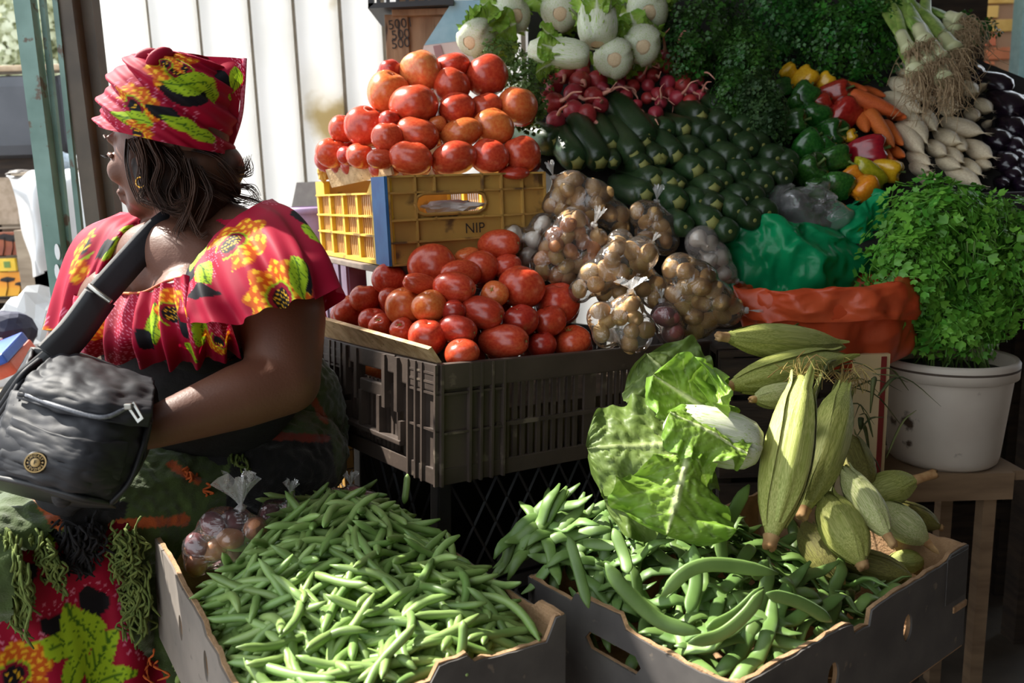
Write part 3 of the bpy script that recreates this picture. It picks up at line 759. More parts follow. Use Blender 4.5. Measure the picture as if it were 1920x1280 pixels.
# a lone tomato low behind the brown crate, and two seen through its handle
for (px, py, Y, r, lab) in ((594, 672, 1.80, 0.024, 'single tomato peeping out between the woman and brown crate'), (706, 694, 1.70, 0.026, 'pale tomato seen through the handle of the brown crate')):
    t = empty('tomato', mw=mat4(basis((0.2, -0.3, 1)), at(px, py, Y))); tag(t, lab, 'tomato')
    mm = TOM_R[1].copy(); mm.materials.append(M_tom['o' if 'pale' in lab else 'r']); link('skin', mm, None, t, Matrix.Diagonal((r, r, r, 1))); link('stem_scar', scar_me, None, t, Matrix.Translation((0, 0, r * 0.74)) @ Matrix.Diagonal((r, r, r, 1)))
# ================================================================ the sloping display at the back
def Ym(py): return 1.80 + (430 - py) * 0.0017
# stepped stand under the heaps
st = []
COLS = ((990, (470, 330, 130, -60)), (1480, (470, 330, 130, -60)), (1690, (470, 330, 130, -20)), (1830, (470, 360, 230, 110)), (2080, (470, 390, 300, 210)))
for px, pys in COLS:
    for py in pys: st.append(at(px, py, Ym(py) + 0.10))
nc = len(COLS); NS = 4 * nc
c0 = np.array([0.9, 2.2, 0.0]); sv = [q - c0 for q in st] + [q - c0 + np.array([0, 0.10, -0.10]) for q in st]; sf = []
for i in range(nc - 1):
    for j in range(3):
        sf.append((i*4+j, (i+1)*4+j, (i+1)*4+j+1, i*4+j+1)); sf.append((NS+i*4+j, NS+i*4+j+1, NS+(i+1)*4+j+1, NS+(i+1)*4+j))
for i in range(nc - 1): sf.append((i*4, NS+i*4, NS+(i+1)*4, (i+1)*4)); sf.append((i*4+3, (i+1)*4+3, NS+(i+1)*4+3, NS+i*4+3))
for j in range(3): sf.append((j, j+1, NS+j+1, NS+j)); sf.append((NS-4+j, 2*NS-4+j, 2*NS-4+j+1, NS-4+j+1))
stand = empty('display_stand', c0)
M_stand = mat('stand_cloth', srgb(24, 24, 22), srgb(34, 32, 28), scale=12, rough=0.9)
link('sloping_top', me_from('sloping_top', sv, sf, False), M_stand, stand)
for i in (0, 1, 4):
    for j in (1, 3):
        q = sv[NS+i*4+j]; dx = -0.06 if i == 4 else 0.04
        link('leg', boxme('leg', (q[0]+dx-0.03, q[1]-0.03, 0), (q[0]+dx+0.03, q[1]+0.03, q[2]+0.05)), M_dark, stand)
link('back_panel', boxme('back_panel', (sv[4][0]+0.3, 0.12, 0.0), (sv[-1][0], 0.14, 0.95)), M_dark, stand)
tag(stand, 'dark sloping display stand under the heaped vegetables', 'stand')

# ---- zucchini
M_zuc = mat('zucchini_skin', srgb(28, 46, 26), srgb(44, 66, 34), scale=16, rough=0.33, spec=0.5, rnd=0.25, speck=(srgb(74, 100, 56), 90, 0.66), stretch=(1, 1, 0.3))
M_zend = mat('zucchini_stem', srgb(112, 116, 54), srgb(140, 138, 74), scale=60, rough=0.7)
def zuc_me(seed):
    r = random.Random(seed); ph = r.uniform(0, 6); bend = r.uniform(-0.06, 0.06)
    prof = [(0.001, 0.0), (0.38, 0.0), (0.55, 0.05), (0.72, 0.18), (0.86, 0.45), (0.95, 1.0), (1.0, 2.2), (1.0, 4.0), (0.96, 5.4), (0.8, 6.2), (0.5, 6.65), (0.001, 6.8)]
    v, f = lathe(prof, 14, lambda a, i: (1 + 0.03 * math.sin(5 * a + ph), 0))
    v = [(x + bend * (z / 3) ** 2, y, z) for x, y, z in v]
    me = me_from('zucchini_skin', v, f); me.materials.append(M_zuc); return me
ZUC = [zuc_me(i) for i in range(4)]
zst = me_from('stem_end', *lathe([(0.001, -0.22), (0.3, -0.2), (0.34, -0.1), (0.44, 0.02), (0.5, 0.06), (0.4, 0.1)], 10, lambda a, i: (1 + 0.10 * math.cos(5 * a), 0))); zst.materials.append(M_zend)
zbl = me_from('blossom_end', *lathe([(0.001, -0.02), (0.12, -0.02), (0.17, 0.01)], 8)); zbl.materials.append(M_zend)
def long_veg(name, mes, c, d, r, parts=(), xh=(0, 0, 1), ln=1.0):
    t = empty(name, mw=mat4(basis(d, xh), c))
    S = Matrix.Diagonal((r, r, r * ln, 1))
    link('body', random.choice(mes), None, t, S)
    for nm, me in parts: link(nm, me, None, t, S)
    return t
zz = []
ZL = [(765,830,30,520,770),(878,950,28,745,760),(1015,950,28,850,700),(1080,850,24,965,690),(1087,945,17,1050,860),(1215,915,28,1090,750),(1282,822,31,1115,640),(1348,925,24,1240,850),(1455,905,24,1290,760)]
for x, y, r, bx, by in ZL: zz.append((800 + x/3.097, y/3.097, r, 800 + bx/3.097, by/3.097, 1))
ZR = [(690,95,24,0),(728,160,21,0),(720,235,27,0),(535,185,24,1),(400,290,23,1),(555,320,24,0),(675,385,26,0),(485,465,26,0),(930,290,29,0),(955,450,25,0),(800,545,27,0),(895,555,20,0),(665,620,26,0),(500,645,27,1),(325,520,24,1),(190,540,24,1),
      (145,730,27,1),(285,755,26,1),(355,760,17,1),(640,800,26,1),(885,665,25,0),(985,640,20,0),(1150,660,26,0),(1180,535,26,0),(1295,655,20,0),(1255,705,20,0),(920,880,26,0),(740,745,23,0),(340,920,29,1),(660,945,27,1),(850,990,28,0),(630,1095,30,1),
      (985,1065,25,0),(1110,1000,25,0),(775,1160,26,0),(390,1120,26,0),(1300,560,22,0),(1080,770,23,0),(60,420,26,1),(40,600,24,1),(60,860,28,1),(520,900,22,0),(1000,870,24,0),(1060,420,24,0),(820,330,20,0),(250,300,24,0),(130,300,26,0)]
for x, y, r, s in ZR:
    ex, ey = 1200 + x/4.57, 180 + y/4.57
    zz.append((ex, ey, r, ex - 42 - random.uniform(0, 14), ey - 8 - random.uniform(0, 14), s))
zn = row_names([(q[0], q[1]) for q in zz], 6)
for q, (o, rw) in zip(zz, zn):
    Y = Ym(q[1]) - 0.035
    p0 = at(q[0], q[1], Y); p1 = at(q[3], q[4], Y + 0.15)
    r = q[2] * pxm(Y)
    t = long_veg('zucchini', ZUC, p0, p1 - p0, r, [('stem_end', zst) if q[5] else ('blossom_end', zbl)], ln=random.uniform(0.8, 1.0))
    side = 'with a pale stem end' if q[5] else 'with a rounded end'
    tag(t, f'zucchini {side}, {o} from left, {rw} row of zucchini', 'zucchini', 'zucchini heaped behind the potato bags')

# ---- bell peppers
def pepper_me(seed):
    r = random.Random(seed); ph = r.uniform(0, 6); k = r.choice([3, 4])
    prof = [(0.001, 0.70), (0.2, 0.74), (0.42, 0.95), (0.68, 1.05), (0.9, 0.92), (1.0, 0.5), (0.98, 0.0), (0.9, -0.55), (0.72, -1.0), (0.45, -1.18), (0.2, -1.08), (0.001, -1.0)]
    v, f = lathe(prof, 24, lambda a, i: (1 + 0.13 * math.sin(k * a + ph) * (0.4 + 0.6 * math.sin(PI * i / 11)) + 0.04 * math.sin(2 * a), 0.1 * math.sin(k * a + ph) * (1 if 1 < i < 4 else -0.6 if i > 8 else 0)))
    return me_from('pepper_skin', v, f)
PEP = [pepper_me(i) for i in range(3)]
stem_me = me_from('stem', *tube(cr([(0, 0, 0.68), (0.02, 0, 0.9), (0.1, 0.03, 1.15), (0.2, 0.05, 1.35)], 7), [0.2, 0.14, 0.1, 0.09, 0.09, 0.1, 0.12], 7)); stem_me.materials.append(mat('pepper_stem', srgb(86, 112, 50), srgb(110, 130, 66), rough=0.6))
M_pep = {'green': mat('green_pepper', srgb(28, 70, 24), srgb(48, 96, 34), scale=5, rough=0.2, rnd=0.2, coat=0.4), 'red': mat('red_pepper', srgb(138, 20, 26), srgb(160, 30, 28), scale=5, rough=0.2, rnd=0.15, coat=0.4),
         'yellow': mat('yellow_pepper', srgb(216, 158, 22), srgb(226, 176, 40), scale=5, rough=0.25, rnd=0.1, coat=0.3), 'orange': mat('orange_pepper', srgb(214, 118, 22), srgb(222, 138, 34), scale=5, rough=0.25, rnd=0.1, coat=0.3),
         'yellow green': mat('lime_pepper', srgb(150, 150, 26), srgb(178, 168, 40), scale=5, rough=0.25, coat=0.3)}
PL = [('green', 330,530,62,1),('green',470,580,78,1),('green',540,690,82,1),('green',405,740,84,1),('green',630,800,88,1),('green',490,870,88,1),('green',650,950,84,1),('green',500,1020,94,1),('green',670,1110,84,1),('green',550,1130,66,1),('green',415,610,44,1),('green',590,880,60,1),
      ('yellow',380,430,46,1),('yellow',480,480,70,1),('yellow',600,490,50,1),('yellow',745,815,38,1),('red',640,560,66,1.5),('red',700,690,90,1.1),('red',850,910,104,1),('red',580,615,48,1),('orange',745,1060,52,1.3),('yellow green',855,1040,72,1.5),('yellow',970,1015,68,1.2),('orange',835,1130,74,1)]
pn = {}
for kind in ('green', 'yellow', 'red', 'orange', 'yellow green'):
    idx = [i for i, q in enumerate(PL) if q[0] == kind]
    idx.sort(key=lambda i: PL[i][2])
    for k, i in enumerate(idx): pn[i] = ORD[k]
for i, (kind, x, y, r, el) in enumerate(PL):
    px, py = 1360 + x/3.2, y/3.2; Y = Ym(py) + 0.02
    rr = random.Random(i); c = at(px, py, Y); R_ = r / 3.2 * pxm(Y) * 0.98
    ax = (rr.uniform(0.3, 0.9), rr.uniform(-0.7, 0.1), rr.uniform(-0.3, 0.8)) if kind != 'yellow green' else (-0.8, 0, 0.55)
    key = 'pepper_' + kind.replace(' ', '_') + str(i % 3)
    if key not in bpy.data.meshes:
        mm = PEP[i % 3].copy(); mm.name = key; mm.materials.append(M_pep[kind])
    t = empty('bell_pepper', mw=mat4(basis(ax, (rr.random(), rr.random(), 0)), c))
    link('skin', bpy.data.meshes[key], None, t, Matrix.Diagonal((R_, R_, R_ * el * 0.92, 1))); link('stem', stem_me, None, t, Matrix.Diagonal((R_, R_, R_ * el * 0.92, 1)))
    cnt = sum(1 for q in PL if q[0] == kind)
    where = {'green': 'beside the zucchini heap', 'yellow': 'among the bell peppers', 'red': 'next to the carrots', 'orange': 'low above the green bag', 'yellow green': 'above the green plastic bag'}[kind]
    tag(t, f'glossy {kind} bell pepper, {pn[i]} highest of its colour {where}' if cnt > 1 else f'single {kind} pepper {where}', 'bell pepper', f'{kind} bell peppers' if cnt > 1 else None)

# ---- carrots, daikon, aubergines: (x0,y0) -> (x1,y1) in the crop of the right corner
def taper_me(name, prof, seg=12, wob=0.03, seed=1, m=None):
    r = random.Random(seed); ph = r.uniform(0, 6)
    v, f = lathe(prof, seg, lambda a, i: (1 + wob * math.sin(2 * a + i * 1.3 + ph), 0))
    b = r.uniform(-0.08, 0.08)
    me = me_from(name, [(x + b * math.sin(z * 3), y, z) for x, y, z in v], f); me.materials.append(m); return me
M_car = mat('carrot_skin', srgb(190, 84, 28), srgb(212, 108, 44), scale=9, rough=0.55, rnd=0.12, bump=0.3, bscale=60, stretch=(1, 1, 9))
M_dai = mat('daikon_skin', srgb(206, 188, 156), srgb(226, 212, 184), scale=10, rough=0.5, rnd=0.1, bump=0.15, speck=(srgb(170, 146, 110), 20, 0.66))
M_egg = mat('aubergine_skin', srgb(24, 16, 28), srgb(36, 22, 38), scale=6, rough=0.22, coat=0.4, rnd=0.15)
CAR = [taper_me('carrot', [(0.001, 0.0), (0.5, 0.0), (0.9, 0.03), (1.0, 0.1), (0.92, 0.3), (0.78, 0.55), (0.55, 0.8), (0.3, 0.95), (0.001, 1.02)], 12, 0.04, i, M_car) for i in range(3)]
DAI = [taper_me('daikon', [(0.001, -0.02), (0.3, 0.0), (0.62, 0.05), (0.86, 0.16), (1.0, 0.36), (0.98, 0.58), (0.82, 0.78), (0.5, 0.93), (0.22, 1.02), (0.06, 1.1), (0.001, 1.16)], 14, 0.03, i, M_dai) for i in range(3)]
EGG = [taper_me('aubergine', [(0.001, 0.0), (0.4, 0.03), (0.55, 0.12), (0.72, 0.3), (0.92, 0.55), (1.0, 0.75), (0.88, 0.92), (0.5, 1.02), (0.001, 1.05)], 18, 0.01, i, M_egg) for i in range(2)]
egc = me_from('calyx', *lathe([(0.001, -0.16), (0.14, -0.16), (0.16, -0.02), (0.5, 0.02), (0.62, 0.12), (0.6, 0.2)], 15, lambda a, i: (1 + (0.12 * math.cos(5 * a) if i > 2 else 0), 0))); egc.materials.append(mat('aubergine_calyx', srgb(52, 62, 36), srgb(70, 66, 48), rough=0.6))
def spindle(name, mes, lab, cat, grp, L, dY, extra=None, minlen=0.13):
    pts = []
    for (x0, y0, x1, y1, r) in L: pts.append((1360 + x0/3.2, y0/3.2, 1360 + x1/3.2, y1/3.2, r/3.2))
    nm = row_names([((q[0]+q[2])/2, (q[1]+q[3])/2) for q in pts], max(2, round(len(pts) / 6)))
    for q, (o, rw) in zip(pts, nm):
        Y1 = Ym(q[3]) + dY
        p1 = at(q[2], q[3], Y1); L2 = math.hypot(q[2]-q[0], q[3]-q[1]) * pxm(Y1)
        back = math.sqrt(max(0.0, minlen ** 2 - L2 ** 2))
        p0 = at(q[0], q[1], Y1 + max(0.03, back))
        d = p1 - p0; ln = np.linalg.norm(d); r = q[4] * pxm(Y1)
        t = empty(name, mw=mat4(basis(d, (0.3, 0.2, 1)), p0)); tag(t, f'{lab}, {o} from left, {rw} row of its heap', cat, grp)
        link('body', random.choice(mes), None, t, Matrix.Diagonal((r, r, ln, 1)))
        if extra: link(extra[0], extra[1], None, t, Matrix.Diagonal((r, r, ln * 0.8 if extra[0] == 'calyx' else ln, 1)))
hair_root = MB()
for k in range(4): hair_root.add(*tube([(0, 0, 1.08), (0.1*math.cos(k*1.7), 0.1*math.sin(k*1.7), 1.2), (0.2*math.cos(k*1.7+1), 0.3*math.sin(k*1.7+1), 1.3)], [0.03, 0.015, 0.006], 4))
hair_root = hair_root.me('root_tip', True); hair_root.materials.append(M_dai)
ctop = me_from('crown', *lathe([(0.001, -0.03), (0.3, -0.03), (0.42, 0.0), (0.5, 0.01)], 8)); ctop.materials.append(mat('carrot_crown', srgb(92, 96, 44), srgb(120, 92, 44), rough=0.8))
spindle('carrot', CAR, 'orange carrot', 'carrot', 'carrots between peppers and daikon', [(700,520,850,545,40),(740,580,1060,690,58),(830,540,960,578,32),(860,680,1010,880,52),(960,690,1085,705,40),(790,640,850,790,60),(950,750,1065,870,45),(960,890,1075,940,45),(900,880,1000,960,40),(960,960,1050,1010,40),(680,490,780,520,28)], 0.0, ('crown', ctop), 0.15)
spindle('daikon', DAI, 'creamy white daikon radish', 'daikon', 'daikon radishes below the leek roots', [(985,490,1185,590,56),(945,580,1165,665,56),(1060,690,1195,840,66),(1160,670,1255,770,52),(1170,600,1245,610,38),(1240,610,1385,632,46),(1225,690,1385,660,40),(1275,740,1525,792,58),(1220,810,1395,850,56),(1020,760,1175,905,58),(1190,870,1312,920,52),(1070,930,1215,980,52),(1290,910,1412,965,52),(1410,870,1585,935,58),(1420,690,1515,700,46),(1410,520,1505,550,48),(1490,620,1588,660,46),(1480,570,1562,508,28),(1510,800,1592,728,28),(1235,970,1395,1000,52),(1400,970,1522,1040,46),(1480,985,1585,1000,42),(1310,1010,1515,1100,56),(1080,1010,1210,1020,50),(1090,410,1150,490,52),(1370,840,1435,890,44),(1035,400,1070,440,36),(1130,1060,1260,1080,50)], 0.03, ('root_tip', hair_root), 0.17)
spindle('aubergine', EGG, 'glossy black aubergine', 'aubergine', 'aubergines at the right end', [(1450,450,1705,545,72),(1570,560,1755,690,92),(1600,740,1745,790,84),(1530,810,1660,865,82),(1640,860,1745,890,68),(1580,960,1705,1000,82),(1700,980,1800,1000,72),(1650,1050,1735,1060,66),(1590,1090,1672,1110,50),(1720,820,1830,840,68),(1720,700,1820,720,60),(1700,610,1800,630,56),(1700,1110,1790,1120,60),(1440,410,1520,440,46),(1660,930,1760,950,60)], 0.07, ('calyx', egc), 0.16)
# dark crate edge under the aubergines
fe = link('display_ledge', boxme('display_ledge', (-0.25, -0.01, -0.12), (0.6, 0.35, 0.0), 0.003), mat('dark_ledge', srgb(46, 40, 42), srgb(58, 52, 54), rough=0.4), None, at(1890, 360, 1.98)); tag(fe, 'dark ledge with a pale rim under the aubergines', 'shelf')

# ---- leaves
LEAF_BANDS = dict(napa=(srgb(226, 230, 208), srgb(168, 196, 84), srgb(112, 158, 44)), dark=(srgb(70, 104, 46), srgb(40, 78, 26), srgb(36, 70, 24)), lettuce=(srgb(206, 216, 160), srgb(132, 164, 62), srgb(104, 142, 46)), outer=(srgb(172, 184, 124), srgb(112, 132, 64), srgb(92, 114, 52)))  # outer is an olive copy of lettuce, shade put into its colour
def leaf_mesh(name, L, W, bands, seed, ruffle=0.12, curl=0.3, cup=0.2, base=0.35, nu=26, nv=17, rib=0.10, tipw=0.75, pucker=0.5):
    r = random.Random(seed); o_ = r.uniform(0, 90); vs = []; cols = []
    b0, b1, b2 = (np.array(q[:3]) for q in bands)
    for i in range(nu):
        u = i / (nu - 1)
        wid = W * (base + (1 - base) * min(1, (u / 0.55)) ** 1.3) * math.sqrt(max(0.0, 1 - max(0, (u - tipw) / (1 - tipw)) ** 2.2) + 0.002)
        for j in range(nv):
            s = 2 * j / (nv - 1) - 1
            edge = abs(s) ** 2.2
            wv = ruffle * W * edge * (nz((u * 5, s * 1.2, 0), 1.0, o_) * 1.6 + 0.6 * math.sin(u * 17 + seed + (3 if s > 0 else 0)) + 0.35 * math.sin(u * 41 + seed * 2))
            ph = abs(s) * 1.15 - u * 2.6 + 0.10 * nz((u * 4, s * 3, 6), 1.0, o_)        # side veins leave the rib at a slant
            fr = abs((ph * 2.3) % 1.0 - 0.5) * 2
            vein = max(0.0, 1 - (1 - fr) / 0.13) * min(1, abs(s) * 6)
            ribw = rib * (1.1 - u) + 0.012
            ribf = max(0.0, 1 - abs(s) / ribw) if abs(s) < ribw else 0.0
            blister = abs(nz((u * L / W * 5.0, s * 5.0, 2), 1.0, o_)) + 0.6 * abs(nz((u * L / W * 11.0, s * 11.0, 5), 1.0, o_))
            x = s * wid * (1 + 0.10 * nz((u * 9, s * 3, 1), 1.0, o_) * edge)
            z = cup * wid * s * s + wv + pucker * W * (0.075 * blister - 0.03 * vein + 0.05 * ribf) + curl * L * (u ** 2) + 0.05 * L * nz((u * 3, s * 2, 4), 1.0, o_)
            y = u * L * (1 - 0.3 * abs(curl) * u) + 0.04 * L * edge * nz((u * 11, s, 8), 1.0, o_)
            vs.append((x, y, z))
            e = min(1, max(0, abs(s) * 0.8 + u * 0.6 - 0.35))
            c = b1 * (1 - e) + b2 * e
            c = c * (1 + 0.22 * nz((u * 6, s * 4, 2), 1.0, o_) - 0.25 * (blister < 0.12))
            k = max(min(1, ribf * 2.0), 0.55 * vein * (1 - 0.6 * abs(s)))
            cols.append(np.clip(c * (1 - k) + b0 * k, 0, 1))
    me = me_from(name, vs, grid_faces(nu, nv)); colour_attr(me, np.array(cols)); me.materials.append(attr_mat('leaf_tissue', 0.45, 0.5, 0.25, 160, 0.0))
    return me
NAPA_LEAF = [leaf_mesh('leaf', 1.0, 0.42, LEAF_BANDS['napa'], i, 0.22, 0.25 + 0.15 * (i % 2), 0.25, 0.5, rib=0.3) for i in range(4)]
M_napa = mat('cabbage_base', srgb(186, 192, 162), srgb(212, 214, 194), scale=9, rough=0.4, stretch=(6, 6, 0.6), speck=(srgb(160, 186, 96), 3, 0.57))
M_cut = mat('cut_stem', srgb(206, 178, 140), srgb(222, 200, 164), scale=30, rough=0.7)
def napa_base(seed):
    r = random.Random(seed); ph = r.uniform(0, 6)
    prof = [(0.36, 0.0), (0.62, 0.04), (0.86, 0.25), (0.98, 0.6), (1.0, 1.0), (0.95, 1.5), (0.82, 1.9), (0.55, 2.2), (0.001, 2.3)]
    v, f = lathe(prof, 60, lambda a, i: (1 + 0.17 * (((a + ph) / (2 * PI) * 3 + 0.06 * i) % 1.0) - 0.08 + 0.04 * abs(math.sin(13 * a + ph)) * (1 if i > 1 else 0.3), 0.0))
    me = me_from('head', v, f); me.materials.append(M_napa); return me
NAPA = [napa_base(i) for i in range(3)]
cut_me = me_from('cut_stem', *lathe([(0.001, -0.02), (0.24, -0.02), (0.31, 0.0), (0.4, 0.06)], 16)); cut_me.materials.append(M_cut)
def napa(px, py, rpx, Y, d3, label, nleaf=6, length=1.0, seed=0, leafscale=1.0):
    r = rpx * pxm(Y); rr = random.Random(seed)
    c = at(px, py, Y)
    t = empty('chinese_cabbage', mw=mat4(basis(d3, (0.2, 0.1, 1)), c)); tag(t, label, 'cabbage', 'chinese cabbages on top of the display')
    link('head', NAPA[seed % 3], None, t, Matrix.Diagonal((r, r, r * length, 1))); link('cut_stem', cut_me, None, t, Matrix.Diagonal((r, r, r, 1)))
    for k in range(nleaf + 3):
        a = 2 * PI * k / (nleaf + 3) + rr.uniform(-0.3, 0.3)
        Lf = r * rr.uniform(1.9, 2.5) * leafscale
        Ml = Matrix.Rotation(a, 4, 'Z') @ Matrix.Translation((0, r * 0.8, r * length * rr.uniform(0.55, 1.25))) @ Matrix.Rotation(PI/2 - rr.uniform(-0.12, 0.4), 4, 'X')
        link('leaf', random.choice(NAPA_LEAF), None, t, Ml @ Matrix.Diagonal((Lf, Lf, -Lf * 0.8, 1)))
napa(880, 80, 32, 2.20, (0.35, 0.75, 0.35), 'chinese cabbage with tan cut stem facing left, nearest the tomatoes', 6, 1, 1, 1.0)
napa(968, 30, 34, 2.30, (-0.3, 0.9, 0.25), 'round white cabbage base at the top left of the cabbages', 6, 1, 2)
napa(1050, 26, 34, 2.36, (0.1, 0.9, 0.35), 'pale cabbage at the very top between two round bases', 5, 1, 0)
napa(1120, 84, 34, 2.14, (0.03, 0.35, 0.95), 'upright ribbed chinese cabbage in the middle of the cabbages', 6, 1.15, 1, 0.75)
napa(1104, 106, 26, 2.06, (-0.95, 0.2, 0.16), 'long white cabbage lying sideways above the radishes', 6, 1.9, 2, 0.9)
napa(1152, 112, 35, 2.12, (0.1, 0.9, 0.2), 'round cabbage base just above the radishes', 4, 1, 0, 0.8)
napa(1206, 88, 35, 2.16, (0.05, 0.9, 0.25), 'round cabbage base with dry stem beside the dark parsley', 4, 1, 1, 0.8)
napa(1216, 24, 37, 2.28, (0.05, 0.9, 0.3), 'largest round cabbage base at the top right of cabbages', 4, 1, 2)
napa(1150, 10, 34, 2.42, (0.1, 0.9, 0.4), 'cabbage half hidden at the top edge behind the upright one', 5, 1, 0)
# fennel like green fronds hanging under the cabbages
# ---- small herb leaves
def herb_leaf(name, lob, size, m, seed=1):
    """lobed leaflet spray: three lobed blades on a short stalk, gently cupped"""
    mb = MB(); r = random.Random(seed)
    for a0, L in ((0, 1.0), (0.95, 0.8), (-0.95, 0.8)):
        n = lob * 2 + 1; pts = [(0, 0, 0)]
        for k in range(n):
            t = k / (n - 1); ang = (t - 0.5) * 1.9
            rad = L * (1.0 if k % 2 else 0.72) * (1 - 0.25 * abs(t - 0.5) * 2)
            pts.append((rad * math.sin(ang), rad * math.cos(ang) * 1.1, 0.16 * rad * abs(math.sin(ang)) + 0.08 * math.sin(k * 2.1 + seed)))
        R_ = Matrix.Rotation(-a0, 3, 'Z'); off = Vector((0.34 * math.sin(a0), 0.34 * math.cos(a0) if a0 == 0 else 0.05, 0))
        pts = [R_ @ Vector(p) * 0.62 + off for p in pts]
        mb.add([p * size for p in pts], [(0, k, k + 1) for k in range(1, n)])
    mb.add(*tube([(0, -0.5 * size, -0.05 * size), (0, 0, 0), (0, 0.3 * size, 0.02 * size)], 0.035 * size, 4))
    me = mb.me(name, True)
    if m: me.materials.append(m)
    return me
M_cil = mat('coriander_leaf', srgb(76, 138, 40), srgb(118, 180, 64), scale=14, rough=0.45, rnd=0.3, trans=0.25)
M_par = mat('parsley_leaf', srgb(40, 84, 28), srgb(64, 116, 40), scale=14, rough=0.4, rnd=0.35, trans=0.2)
M_dill = mat('dill_leaf', srgb(40, 70, 26), srgb(62, 92, 36), scale=14, rough=0.6, rnd=0.3, trans=0.2)
M_fr = mat('radish_leaf', srgb(58, 86, 32), srgb(92, 116, 48), scale=14, rough=0.6, rnd=0.3, trans=0.2)
M_stalk = mat('herb_stalk', srgb(96, 132, 58), srgb(120, 152, 76), scale=20, rough=0.5)
def herb_bunch(name, label, cat, blobs, size, n_part, n_stuff, m, seed, lob=3, grp=None, squash=1.0, stalks=None):
    """blobs: (centre, (rx,ry,rz)); leaves sit on the blob surfaces facing outward"""
    rr = np.random.default_rng(seed); base = np.array(blobs[0][0])
    t = empty(name, base); tag(t, label, cat, grp)
    kinds = [herb_leaf('leaf', lob, size * s, m, i) for i, s in enumerate((1.0, 0.85, 1.15))]
    vol = np.array([b[1][0] * b[1][2] for b in blobs]); vol = vol / vol.sum()
    mb = MB()
    for k in range(n_part + n_stuff):
        c, rd = blobs[rr.choice(len(blobs), p=vol)]
        d = rr.normal(size=3); d[1] = -abs(d[1]) if rr.random() < 0.75 else d[1]; d /= np.linalg.norm(d)
        outer = k < n_part
        p = np.array(c) + d * np.array(rd) * (rr.uniform(0.92, 1.08) if outer else rr.uniform(0.55, 1.0))
        n = d / np.array(rd); n = n / np.linalg.norm(n) + rr.normal(size=3) * 0.45 + np.array([0, 0, 0.25])
        B = basis(n, rr.normal(size=3)); s = rr.uniform(0.75, 1.25)
        if outer: link('leaf', kinds[k % 3], None, t, mat4(B, p - base, (s, s, s)))
        else:
            me = kinds[k % 3]; vv = np.array([q.co[:] for q in me.vertices]) * s
            mb.add(vv @ B.T + (p - base), [tuple(f.vertices) for f in me.polygons])
    f = link('foliage', mb.me('foliage', True), m, t); f['kind'] = 'stuff'
    if stalks:
        for (a, b, r) in stalks:
            a, b = np.array(a) - base, np.array(b) - base
            mid = (a + b) / 2 + rr.normal(size=3) * 0.012
            link('stalk', me_from('stalk', *tube(cr([a, mid, b], 7), r, 5)), M_stalk, t)
    return t
P = at
G = 'dark herb bunches on the back display'
herb_bunch('parsley_bunch', 'dark leafy parsley bunch right of the white cabbages', 'parsley', [(P(1320, 60, 2.36), (0.12, 0.08, 0.12)), (P(1290, 110, 2.26), (0.06, 0.05, 0.07))], 0.022, 110, 500, M_par, 1, grp=G)
herb_bunch('parsley_bunch', 'drooping bunch of dark herbs between cabbages and parsley', 'parsley', [(P(1400, 150, 2.22), (0.08, 0.06, 0.14)), (P(1370, 190, 2.15), (0.05, 0.05, 0.08))], 0.020, 100, 420, M_par, 2, 4, G)
herb_bunch('parsley_bunch', 'yellowish green herb bunch at the top centre right', 'parsley', [(P(1460, 40, 2.42), (0.11, 0.08, 0.13))], 0.022, 90, 420, M_par, 3, 4, G)
herb_bunch('parsley_bunch', 'big bright topped parsley bunch left of the leeks', 'parsley', [(P(1600, 85, 2.36), (0.15, 0.08, 0.11)), (P(1560, 30, 2.42), (0.12, 0.08, 0.07)), (P(1640, 40, 2.42), (0.10, 0.08, 0.07))], 0.022, 200, 700, mat('flat_parsley', srgb(44, 100, 32), srgb(72, 136, 46), scale=14, rough=0.35, rnd=0.35, trans=0.2), 4, 3, G)
herb_bunch('dill_bunch', 'feathery dark dill hanging above the zucchini', 'dill', [(P(1440, 235, 2.08), (0.05, 0.04, 0.10)), (P(1415, 190, 2.12), (0.05, 0.04, 0.08))], 0.016, 90, 420, M_dill, 5, 6, G)
herb_bunch('radish_leaves', 'thin green radish tops under the cabbages by the tomatoes', 'greens', [(P(985, 140, 2.10), (0.07, 0.04, 0.05)), (P(985, 200, 2.02), (0.05, 0.04, 0.06)), (P(940, 105, 2.16), (0.06, 0.04, 0.04))], 0.018, 70, 360, M_fr, 6, 5)
herb_bunch('parsley_bunch', 'low dark herbs at the top behind the leeks and bricks', 'parsley', [(P(1770, 60, 2.6), (0.16, 0.06, 0.05))], 0.022, 60, 260, M_par, 8, 3, G)

